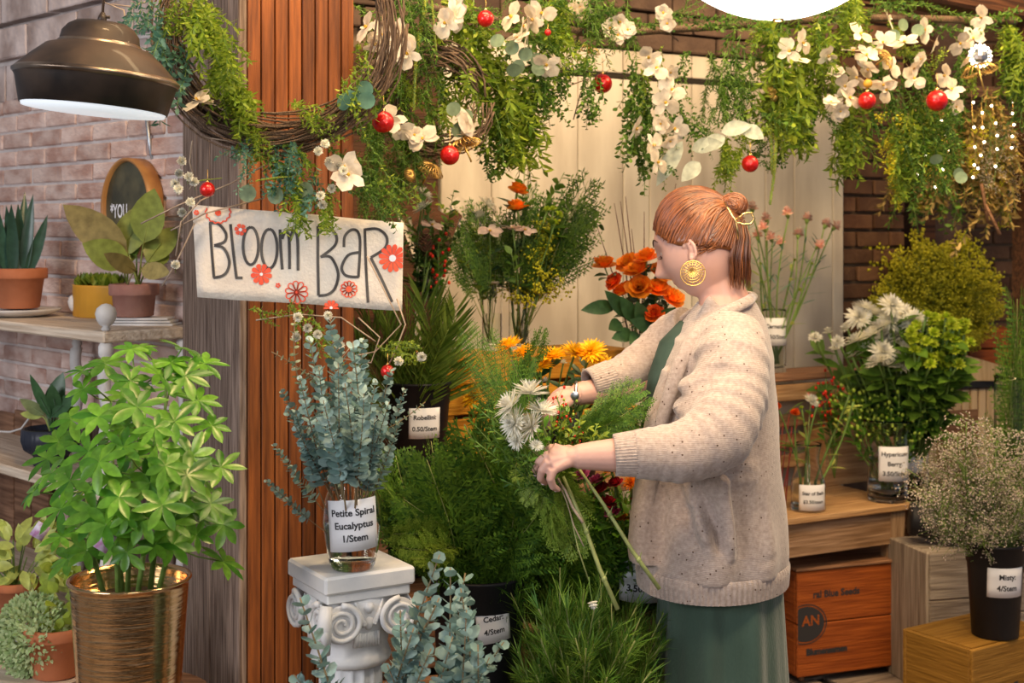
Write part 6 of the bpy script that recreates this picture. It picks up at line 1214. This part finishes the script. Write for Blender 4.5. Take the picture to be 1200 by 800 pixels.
for x, y in ((655, 500), (662, 490), (645, 505), (668, 508), (640, 515), (676, 515), (658, 518), (650, 490), (680, 500), (665, 475), (690, 505), (700, 500)): put('hypericum_sprig' if x % 2 else 'ruscus_vine', P(655, 575, 2.80), P(x, y-4, 2.80), 'leafy green stem in the middle of the held bouquet', 'greenery', 'leafy middle of the held bouquet')
for x, y in ((672, 500), (676, 507), (652, 463), (655, 470)): put('red_berry_sprig', P(660, 570, 2.82), P(x, y, 2.80), 'cluster of red berries in the held bouquet', 'berries', 'red berries in the held bouquet')
for x, y in ((600, 560), (615, 590), (632, 600), (650, 640), (665, 620), (680, 650), (690, 600)): put('fresh_cedar_spray', P(645, 545, 2.80), P(x, y, 2.80), 'bright cedar tip hanging down below her fingers', 'cedar', 'cedar tips below the fingers')
# ------------------------------------------------------------------ wreath on the pillar and garland overhead
g = random.Random(21)
def wring(label, cx, cy, rx, ry, D, n, a0=0, a1=2*PI, wd=12, r0=.0022, tiltD=0):
    t = thing('vine_wreath', label, 'wreath', P(cx, cy, D)); o = Vector(t.location)
    for i in range(n):
        q = M(); dr = g.gauss(0, wd); dD = g.gauss(0, .02); s0 = g.uniform(a0, a1-.8*(a1-a0)); s1 = s0+g.uniform(.5, .95)*(a1-a0); s1 = min(s1, a1); pts = []; ph = g.uniform(0, 6)
        for k in range(15):
            a = s0+(s1-s0)*k/14; rr = dr+wd*.6*sa(a*3+ph); pts.append(P(cx+(rx+rr)*ca(a), cy-(ry+rr)*sa(a), D+dD+.015*sa(2*a+ph)+tiltD*ca(a))-o)
        tube(q, pts, [r0*g.uniform(.6, 1.2)]*15, 5); part('vine', q, MT['vine'], t)
wring('big grapevine wreath encircling the wooden pillar at the top', 325, 30, 128, 128, 2.98, 70, PI*.85, 2.2*PI, 11)
wring('smaller dark vine wreath behind the garland, right of pillar', 515, 120, 52, 55, 3.45, 34, 0, 2*PI, 9, .003)
# loose pale twigs
for pts, l_ in (([(205, 135), (235, 160), (300, 170), (340, 190)], 'thin curved twig crossing left face of pillar'), ([(165, 262), (210, 240), (270, 215), (345, 175)], 'long pale twig running up to the wreath'), ([(200, 270), (240, 250), (310, 232)], 'pale twig just above the banner corner'), ([(206, 300), (212, 260), (235, 235), (250, 228)], 'curly twig left of the banner'), ([(190, 335), (205, 310), (215, 290), (228, 262)], 'curly twig below the left banner corner'), ([(300, 375), (350, 368), (400, 372), (440, 400)], 'twig trailing under banner'), ([(430, 300), (470, 380), (440, 412), (410, 418)], 'curling vine loop below banner'), ([(420, 372), (445, 395), (435, 425), (400, 420), (415, 400)], 'curly vine coil over palm leaves'), ([(465, 350), (475, 380), (462, 415), (455, 428)], 'vine tendril above the low red bauble'), ([(225, 165), (222, 190), (228, 210), (222, 222)], 'yellow tendril by wreath'), ([(120, 2), (145, 12), (148, 30), (135, 38)], 'brown vine above the metal lamp'), ([(130, 5), (155, 8), (172, 2)], 'brown vine loop above the metal lamp'), ([(640, 108), (668, 100), (690, 92)], 'thin branch left of the red bauble on boards'), ([(690, 92), (680, 110), (672, 140)], 'branch dangling below the red bauble'), ([(770, 20), (785, 40), (795, 48)], 'thin twig above the white flower'), ([(500, 65), (530, 80), (545, 110), (532, 160)], 'dark bent branch in garland')):
    D = 2.96 if pts[0][0] < 480 else 3.9; q = M(); a_ = P(*pts[0], D); tube(q, [P(x, y, D+g.uniform(-.01, .02))-a_ for x, y in pts], [.0018]*len(pts), 5); o = part('loose_twig', q, MT['twig' if D < 3 else 'vine']); o.location = a_; tag(o, l_, 'twig')
def hang(nm, lst, D, label, group, cat='vine', dl=.04):
    for x, y, tx, ty in lst:
        for rep in range(2 if callable(D) or nm == 'bamboo_vine' else 1):
            d = (D(x) if callable(D) else D)+g.uniform(-dl, dl)+.05*rep; jx, jy = (g.uniform(-9, 9), g.uniform(-14, 4)) if rep else (0, 0); put(nm, P(x+jx, y+jy, d), P(tx+jx, ty+jy, d-.03), label, cat, group, rng=g)
LW = 2.93
hang('bamboo_vine', [(212, -10, 240, 60), (225, 5, 262, 80), (245, 50, 262, 110), (250, 70, 270, 140), (262, 80, 280, 135), (268, 90, 290, 160), (280, 120, 300, 175), (240, 0, 255, 60), (200, -15, 208, 40), (228, -20, 236, 40), (258, 30, 270, 100), (275, 100, 285, 150), (295, 150, 305, 190), (340, 175, 345, 245), (352, 210, 347, 268), (380, 225, 385, 275), (340, 120, 375, 150)], LW, 'bright green leafy vine strand on the big pillar wreath', 'leafy strands on the pillar wreath')
hang('blue_vine', [(195, 30, 200, 110), (188, 20, 190, 70), (222, 40, 212, 110), (300, 155, 272, 185), (318, 160, 322, 205), (345, 165, 352, 200), (355, 180, 330, 215), (175, -5, 167, 38), (165, -10, 160, 30), (290, 175, 285, 205), (370, 195, 372, 240), (330, 190, 318, 230)], LW, 'blue-green leafy sprig tucked in the pillar wreath', 'blue-green sprigs on the pillar wreath')
hang('small_leaf_vine', [(355, 150, 420, 130), (380, 170, 440, 200), (400, 190, 470, 235), (420, 210, 455, 250), (410, 150, 440, 180), (385, 215, 440, 240), (330, 165, 360, 190), (305, 180, 350, 220)], LW+.03, 'dark green sprig at right side of the pillar wreath', 'dark sprigs on the pillar wreath')
hang('ruscus_vine', [(430, 60, 410, 130), (425, 80, 440, 140), (440, 210, 468, 250), (445, 190, 490, 240), (350, 150, 395, 135), (360, 155, 405, 165), (400, 90, 420, 140), (290, 362, 330, 372), (340, 355, 370, 400), (350, 355, 385, 415), (360, 358, 400, 425), (440, 405, 490, 418), (445, 408, 495, 425), (455, 400, 485, 400), (340, 350, 350, 380)], LW+.02, 'small-leaved light green sprig around the banner and wreath', 'light sprigs around the banner')
hang('pink_carnation' if False else 'white_filler', [(x, y+8, x, y) for x, y in ((210, 205), (205, 215), (220, 208), (212, 190), (208, 222), (228, 215), (222, 238), (214, 250), (206, 312), (372, 178), (380, 170), (385, 190), (395, 195), (402, 200), (375, 230), (388, 222), (378, 240), (360, 385), (372, 392), (385, 370), (398, 405), (468, 425), (494, 418), (348, 396), (350, 372))], LW-.03, 'tiny white filler flower dotted around the wreath and banner', 'small white flowers near the banner', 'flower')
for x, y, tx, ty in ((375, 225, 340, 282), (300, 212, 352, 205), (222, 215, 260, 208)): put('amaranth_rope', P(x, y, 2.9), P(tx, ty, 2.9), 'short fuzzy yellow-green rope near the banner, %s' % {375: 'hanging over the M', 300: 'lying along the wreath', 222: 'beside the small bauble'}[x], 'amaranth')
# garland strands
DG = lambda x: 3.35+max(0, x-430)/760*.95
hang('feathery_vine', [(432, 60, 440, 140), (445, 20, 450, 90), (520, 60, 515, 130), (500, 60, 505, 120), (425, 100, 432, 170), (440, 120, 442, 190), (475, 150, 478, 215), (460, 200, 468, 262), (440, 200, 448, 265), (425, 215, 430, 262), (495, 20, 500, 80), (508, 150, 505, 200), (480, -30, 490, 60), (470, -20, 470, 70), (490, -20, 500, 40), (460, 60, 470, 120), (505, 130, 520, 170), (490, 100, 505, 160), (450, 110, 470, 190), (470, 120, 480, 200), (440, 150, 450, 220), (485, 150, 490, 215), (430, 140, 440, 200), (600, -20, 600, 30), (650, -20, 655, 60), (690, -20, 690, 70), (705, -20, 700, 50), (735, 10, 745, 70), (720, 0, 720, 60), (830, 60, 850, 130), (850, 60, 855, 150), (868, 40, 868, 140), (880, 60, 878, 120), (1060, 120, 1060, 200), (1075, 120, 1078, 220), (1090, 130, 1095, 220), (1110, 120, 1115, 200), (1040, 60, 1050, 130), (1186, 30, 1188, 120), (1192, 50, 1196, 150), (1180, 60, 1184, 130), (845, 90, 830, 150), (865, 80, 870, 155), (640, 20, 650, 90), (930, -10, 910, 60), (970, 0, 960, 70), (990, -10, 1000, 30), (430, 170, 440, 235), (455, 180, 465, 240), (480, 190, 485, 230), (420, 190, 430, 240)], DG, 'dark feathery green strand hanging in the overhead garland', 'feathery strands in the garland')
hang('bamboo_vine', [(545, -20, 550, 90), (555, 0, 560, 110), (565, 20, 565, 120), (540, 40, 545, 110), (590, 70, 590, 170), (600, 80, 600, 180), (610, 80, 612, 190), (585, 90, 590, 190), (620, 90, 625, 170), (575, 90, 580, 160), (598, 110, 605, 195), (640, 0, 655, 70), (650, -5, 640, 60), (660, 10, 662, 60), (900, 20, 905, 130), (915, 30, 925, 150), (930, 60, 930, 160), (940, 80, 935, 170), (895, 20, 880, 60), (935, 20, 950, 90), (960, 20, 965, 90), (945, 60, 945, 130), (910, 80, 920, 180), (1000, -10, 1010, 50), (990, 110, 990, 200), (998, 130, 1000, 200), (985, 150, 988, 205), (1000, 0, 980, 60), (870, 170, 850, 215), (845, 165, 842, 215), (850, 170, 855, 200), (470, 60, 480, 120), (462, 70, 465, 110), (510, 90, 518, 150), (970, 80, 960, 130), (985, 60, 975, 110), (1188, 40, 1192, 110), (1182, 20, 1186, 90), (1070, 130, 1065, 190), (1050, 140, 1055, 210), (1055, 190, 1058, 235), (1080, 140, 1085, 190)], DG, 'light green leafy strand hanging in the overhead garland', 'light leafy strands in the garland')
hang('small_leaf_vine', [(610, 40, 640, 130), (625, 70, 640, 140), (640, 100, 620, 150), (655, 90, 700, 80), (690, 70, 680, 130), (700, 90, 690, 145), (675, 85, 655, 118), (745, 70, 760, 130), (750, 90, 745, 180), (760, 100, 770, 170), (770, 90, 800, 130), (740, 110, 738, 190), (755, 130, 750, 215), (775, 110, 800, 160), (790, 120, 825, 165), (800, 140, 835, 170), (810, 60, 790, 100), (600, 60, 560, 100), (570, 110, 590, 195), (640, 60, 650, 130), (1030, 80, 1050, 140), (1060, 90, 1090, 140), (1080, 80, 1110, 140), (1020, 120, 1030, 160), (940, 130, 950, 170), (925, 150, 920, 195), (1045, 140, 1070, 190), (1100, 140, 1130, 170), (960, 130, 985, 150), (955, 120, 940, 175), (895, 165, 880, 190), (870, 185, 905, 195), (1000, 140, 1010, 175), (1065, 60, 1085, 110), (1010, 60, 1035, 110), (1130, 60, 1120, 110), (770, 170, 790, 205), (560, 160, 585, 210), (1120, 190, 1100, 230), (1070, 170, 1070, 225), (880, 120, 930, 150), (1140, 100, 1120, 150)], DG, 'dark small-leaved strand hanging in the overhead garland', 'dark leafy strands in the garland')
hang('ruscus_vine', [(660, 60, 690, 70), (650, 30, 665, 90), (655, 70, 640, 110), (760, 120, 740, 160), (770, 60, 745, 110), (930, 90, 955, 170), (1020, 20, 1000, 60), (1040, 20, 1060, 70), (1050, 60, 1080, 60), (560, 30, 590, 60), (980, 80, 1000, 120), (860, 165, 900, 150), (845, 150, 880, 170), (1090, 90, 1110, 60), (780, 150, 765, 200), (430, 30, 445, 100), (420, 50, 430, 110), (1150, 60, 1140, 110)], DG, 'fine-leaved olive strand in the overhead garland', 'fine-leaved strands in the garland')
for x, y, tx, ty, l_ in ((500, 0, 485, 130, 'long fuzzy rope hanging at left of garland'), (912, 60, 905, 205, 'fuzzy yellow-green rope hanging above her hair clip'), (917, 90, 918, 190, 'second fuzzy rope next to the long one'), (908, 130, 902, 240, 'lowest fuzzy rope behind her hair'), (505, -10, 512, 60, 'short fuzzy rope at the top left of garland')): put('amaranth_rope', P(x, y, DG(x)-.05), P(tx, ty, DG(x)-.05), l_, 'amaranth')
# broad eucalyptus discs in the garland
for i, (x, y) in enumerate(((592, 60), (605, 70), (625, 75), (635, 65), (615, 55), (575, 45), (600, 90), (528, 120), (545, 150), (540, 130), (1060, 22), (1068, 35), (1055, 40), (410, 105), (425, 115), (440, 118), (395, 118), (352, 215), (345, 225), (300, 230), (318, 220), (1130, 205), (1120, 212), (1090, 190))):
    q = M(); q.inst(roundT(.5, 12, .3), [fr((0, 0, 0), (g.gauss(0, 1), -.2, g.gauss(0, 1)-.3), (g.gauss(0, .3), -1, g.gauss(0, .3)), .038)]); o = part('silver_dollar_foliage', q, MT['sdol'] if x > 450 or x < 360 else MT['blueL']); o.location = P(x, y, DG(x)-.08 if x > 450 else 2.92); tag(o, 'broad round grey-green leaf tucked among garland and wreath vines', 'leaf', 'round grey-green leaves')
# silk flowers
FLW = [(430, 32), (447, 40), (462, 52), (470, 40), (455, 66), (440, 50), (478, 62), (530, 16), (522, 26), (537, 22), (535, 5), (600, 20), (612, 30), (625, 22), (620, 38), (606, 45), (635, 15), (640, 75), (650, 72), (458, 140), (468, 150), (485, 158), (495, 163), (545, 145), (548, 160), (760, 66), (770, 80), (785, 85), (788, 105), (780, 120), (775, 145), (790, 150), (765, 170), (785, 165), (770, 190), (745, 150), (925, 60), (935, 70), (940, 50), (980, 85), (990, 100), (995, 115), (985, 130), (1000, 60), (1008, 40), (1015, 65), (1018, 80), (1005, 90), (1040, 22), (1035, 50), (1045, 78), (1070, 80), (1072, 92), (1060, 50), (1080, 70), (1108, 88), (1115, 105), (1120, 125), (1085, 35), (1125, 50), (1130, 70), (1040, 105), (1150, 20), (970, 65), (1095, 50), (1035, 98), (974, 120), (1140, 45), (232, 118), (240, 122), (407, 205), (402, 195)]
for i, (x, y) in enumerate(FLW):
    D = DG(x)-.10 if x > 420 else 2.88; k = 'silk_orchid' if (i % 3 or y < 70) else 'silk_dogwood'; a = g.uniform(0, 6.28); base = P(x+10*ca(a), y+10*sa(a), D+g.uniform(.0, .045))
    put(k, base, P(x, y, D), 'cream silk blossom '+('by the pillar wreath' if x < 420 else 'in the overhead garland'), 'flower', 'silk blossoms '+('on the pillar wreath' if x < 420 else 'in the garland'), rng=g, sc_=.8*(D/3.4)*.06/.06 if False else 1)
for x, y in ((725, 22), (733, 32), (722, 38), (775, 12), (780, 24), (677, 5), (684, 12), (640, 20), (712, 30), (672, 2)): put('silk_dogwood', P(x, y, 3.75), P(x+2, y+3, 3.70), 'small white pompon blossom high in the garland', 'flower', 'pompon blossoms', rng=g)
# baubles
for x, y, r_, D, l_ in ((569, 22, 10, DG(569)-.12, 'glittery red bauble at the top of the garland near centre'), (706, 98, 11.5, 3.8, 'shiny red bauble hanging before the white boards'), (449, 143, 13, 3.05, 'red bauble right of the pillar among white blossoms'), (527, 182, 11.5, 3.35, 'glittery red bauble beside the gold mushrooms'), (879, 192, 10, 3.8, 'faceted red bauble above the woman\'s head'), (1016, 118, 10.5, 3.95, 'red bauble under the yellow ball at right'), (1098, 118, 12.5, 4.0, 'glittery red bauble farthest right'), (243, 222, 9, 2.92, 'small red bauble above the banner\'s left corner'), (454, 435, 8, 2.95, 'small red bauble hanging below the banner over the bucket'), (642, 38, 4, 3.5, 'tiny red bead among garland greens')):
    t = thing('red_bauble', l_, 'bauble', P(x, y, D), 0, 'red baubles'); r = r_*D/F; q = M(); ball(q, (0, 0, 0), r, n=28, bump=.006 if r > .02 else 0); part('ball', q, MT['bauble'], t); q = M(); lathe(q, [(r*.22, r*.96), (r*.24, r*1.0), (r*.22, r*1.18), (r*.1, r*1.2)], 14); part('cap', q, MT['metal'], t); q = M(); tube(q, [(0, 0, r*1.15), (.001, 0, r*1.7), (0, .002, r*2.6)], .0009, 5); part('loop', q, MT['gwire'], t)
q = M(); ball(q, (0, 0, 0), .013, n=20); o = part('yellow_bauble', q, MT['gold']); o.location = P(1017, 98, 3.9); tag(o, 'small yellow ball above the red bauble at right', 'bauble')
# gold wire mushrooms / fans
for x, y, r_, D, l_, tl_ in ((503, 200, 18, 3.4, 'gold wire mushroom under the glittery bauble', .5), (545, 172, 20, 3.4, 'gold wire mushroom right of the glittery bauble', -.4), (1037, 68, 13, 3.85, 'gold woven disc among the right blossoms', .9), (1148, 85, 22, 4.1, 'gold wire fan at the far right of the garland', -.2), (690, 60, 14, 3.7, 'dried gold grass tuft behind the garland', .3), (905, 110, 10, 3.9, 'gold mesh cone hanging by the fuzzy rope', 1.2), (480, 205, 9, 3.35, 'small gold wire cone above the banner', 1.2)):
    t = thing('gold_wire_ornament', l_, 'ornament', P(x, y, D)); t.rotation_euler = (tl_*.6, tl_, 0); r = r_*D/F; q = M()
    for k in range(22): a = 2*PI*k/22; tube(q, [(0, 0, r*.5), (r*.6*ca(a), r*.6*sa(a), r*.4), (r*ca(a), r*sa(a), 0), (r*.7*ca(a), r*.7*sa(a), -r*.12), (r*.2*ca(a), r*.2*sa(a), -.0)], .0011, 4)
    tube(q, [(0, 0, r*.4), (0, 0, -r*1.0)], .0025, 6); part('wire_cap', q, MT['gwire'], t)
# white papery leaf
q = M(); q.inst(leafT(.09, .035, 6, .3, .2), [fr((0, 0, 0), (-.4, 0, 1), (0, -1, 0))]); o = part('papery_foliage', q, MT['silk']); o.location = P(553, 162, 3.38); tag(o, 'single white papery leaf in the garland left of centre', 'leaf')
# frosted dusty leaves at centre
for i, (x, y, tx, ty) in enumerate(((800, 165, 770, 215), (845, 155, 880, 145), (820, 190, 800, 210), (850, 160, 820, 175), (870, 150, 895, 160), (810, 175, 845, 165))): q = M(); a_ = P(x, y, 3.75); b2 = P(tx, ty, 3.72); q.inst(leafT((b2-a_).length, .045, 6, .3, .2), [fr((0, 0, 0), b2-a_, (0, -1, .3))]); o = part('frosted_foliage', q, MT['frost']); o.location = a_; tag(o, 'frosted pale grey leaf at the garland centre above her hair', 'leaf', 'frosted leaves')
# garland carrier
q = M(); tube(q, [P(420, -8, 3.45), P(560, 20, 3.55), P(700, 40, 3.75), P(850, 30, 3.95), P(1000, 20, 4.1), P(1190, 25, 4.3)], .012, 8); o = part('garland_branch', q, MT['vine']); tag(o, 'long brown branch carrying the overhead garland', 'branch')
for k in range(26): x = 430+k*29; put('small_leaf_vine' if k % 2 else 'feathery_vine', P(x-20, 12+g.uniform(-10, 25), DG(x)), P(x+40, 15+g.uniform(-15, 25), DG(x)), 'leafy strand wound along the top of the garland', 'vine', 'strands along the garland top', rng=g)
# dried hanging bunches at right
for k in range(84):
    x = g.uniform(1055, 1190); y0 = g.uniform(100, 175); nm = g.choice(['goldenrod_plume', 'dried_spray', 'feathery_vine', 'dried_spray', 'small_leaf_vine']) if x < 1130 else g.choice(['misty_spray', 'dried_spray', 'dried_spray', 'goldenrod_plume'])
    put(nm, P(x, y0, 4.9), P(x+g.uniform(-12, 12), y0+g.uniform(60, 105), 4.9+g.uniform(-.1, .1)), 'dried flower stem hanging upside down at the right', 'dried flower', 'hanging dried flowers', rng=g)
for x, y, tx, ty, in ((1155, 240, 1172, 275), (1150, 215, 1158, 262)): q = M(); a_ = P(x, y, 4.8); tube(q, [Vector((0, 0, 0)), P(tx, ty, 4.8)-a_], .006, 6); o = part('dried_stalk', q, MT['crateB']); o.location = a_; tag(o, 'thick brown stalk below the dried flowers, %s' % ('longer right one' if x > 1152 else 'shorter left one'), 'stalk')
# fairy lights
for i, pts in enumerate(([(1138, 100), (1140, 150), (1143, 190), (1140, 215)], [(1162, 110), (1165, 145), (1168, 170), (1164, 205)], [(1080, 140), (1085, 180), (1072, 210)], [(1100, 130), (1112, 175), (1092, 230)], [(1186, 110), (1188, 145), (1182, 180)], [(1150, 120), (1152, 165), (1145, 205)])):
    t = thing('fairy_light_string', ['string of fairy lights hanging before the dried bunch', 'string of fairy lights, second from right edge', 'leftmost fairy light string near the last bauble', 'fairy light string just right of the leftmost', 'fairy light string nearest the right post', 'fairy light string in the middle of dried flowers'][i], 'fairy lights', P(*pts[0], 4.7)); o = Vector(t.location); pp = [P(x, y, 4.7+g.uniform(-.03, .03))-o for x, y in pts]; q = M(); tube(q, pp, .0008, 4); part('wire', q, MT['gwire'], t)
    for k in range(5): p_, d_ = at(pp, (k+.7)/5.2); q = M(); ball(q, p_+Vector((g.uniform(-.006, .006), -.004, 0)), .0045, n=8); part('bulb', q, MT['bulb'], t)
t = thing('mirror_ball', 'small bright round mirrored light at the top right of garland', 'ornament', P(1147, 66, 4.2)); q = M(); ball(q, (0, 0, 0), .030, n=16); part('ball', q, MT['steel'], t, smooth=False); 
q = M()
for k in range(16): a = 2*PI*k/16; ball(q, (.033*ca(a), -.012, .033*sa(a)), .005, n=6)
part('bulb_ring', q, MT['bulb'], t)
# ------------------------------------------------------------------ labels by place for look-alikes
ORD = ['leftmost', 'second', 'third', 'fourth', 'fifth', 'sixth', 'seventh', 'eighth', 'ninth', 'tenth', 'eleventh', 'twelfth']+['%dth' % k for k in range(13, 99)]
for k_ in (21, 31, 41, 51): ORD[k_-1] = '%dst' % k_; ORD[k_] = '%dnd' % (k_+1); ORD[k_+1] = '%drd' % (k_+2)
byl = {}
for o in list(sc.objects):
    if o.parent is None and o.get('group') and 'label' in o: byl.setdefault(o['label'], []).append(o)
for lb, os_ in byl.items():
    if len(os_) < 2: continue
    def pix(o):
        t_ = TIPS.get(o.name) or tuple(o.location); return (600+F*t_[0]/t_[1], HY-(t_[2]-CZ)*F/t_[1])
    ps = sorted(((pix(o)[1], pix(o)[0], o.name, o) for o in os_)); n = len(ps); nr = 1 if n < 6 else (2 if n < 16 else (3 if n < 45 else 5))
    rn = {1: [''], 2: ['upper half', 'lower half'], 3: ['top row', 'middle row', 'bottom row'], 5: ['highest row', 'upper row', 'middle row', 'lower row', 'lowest row']}[nr]
    for r_ in range(nr):
        row = sorted(ps[r_*n//nr:(r_+1)*n//nr], key=lambda a: a[1])
        for i, (_, _, _, o) in enumerate(row):
            w_ = 'leftmost' if i == 0 else ('rightmost' if i == len(row)-1 else ORD[i]+' from left'); s_ = lb+', '+w_+(' in '+rn[r_] if rn[r_] else '')
            if len(__import__('re').findall(r'[A-Za-z0-9]+', s_)) > 16: print('LONG', s_)
            o['label'] = s_
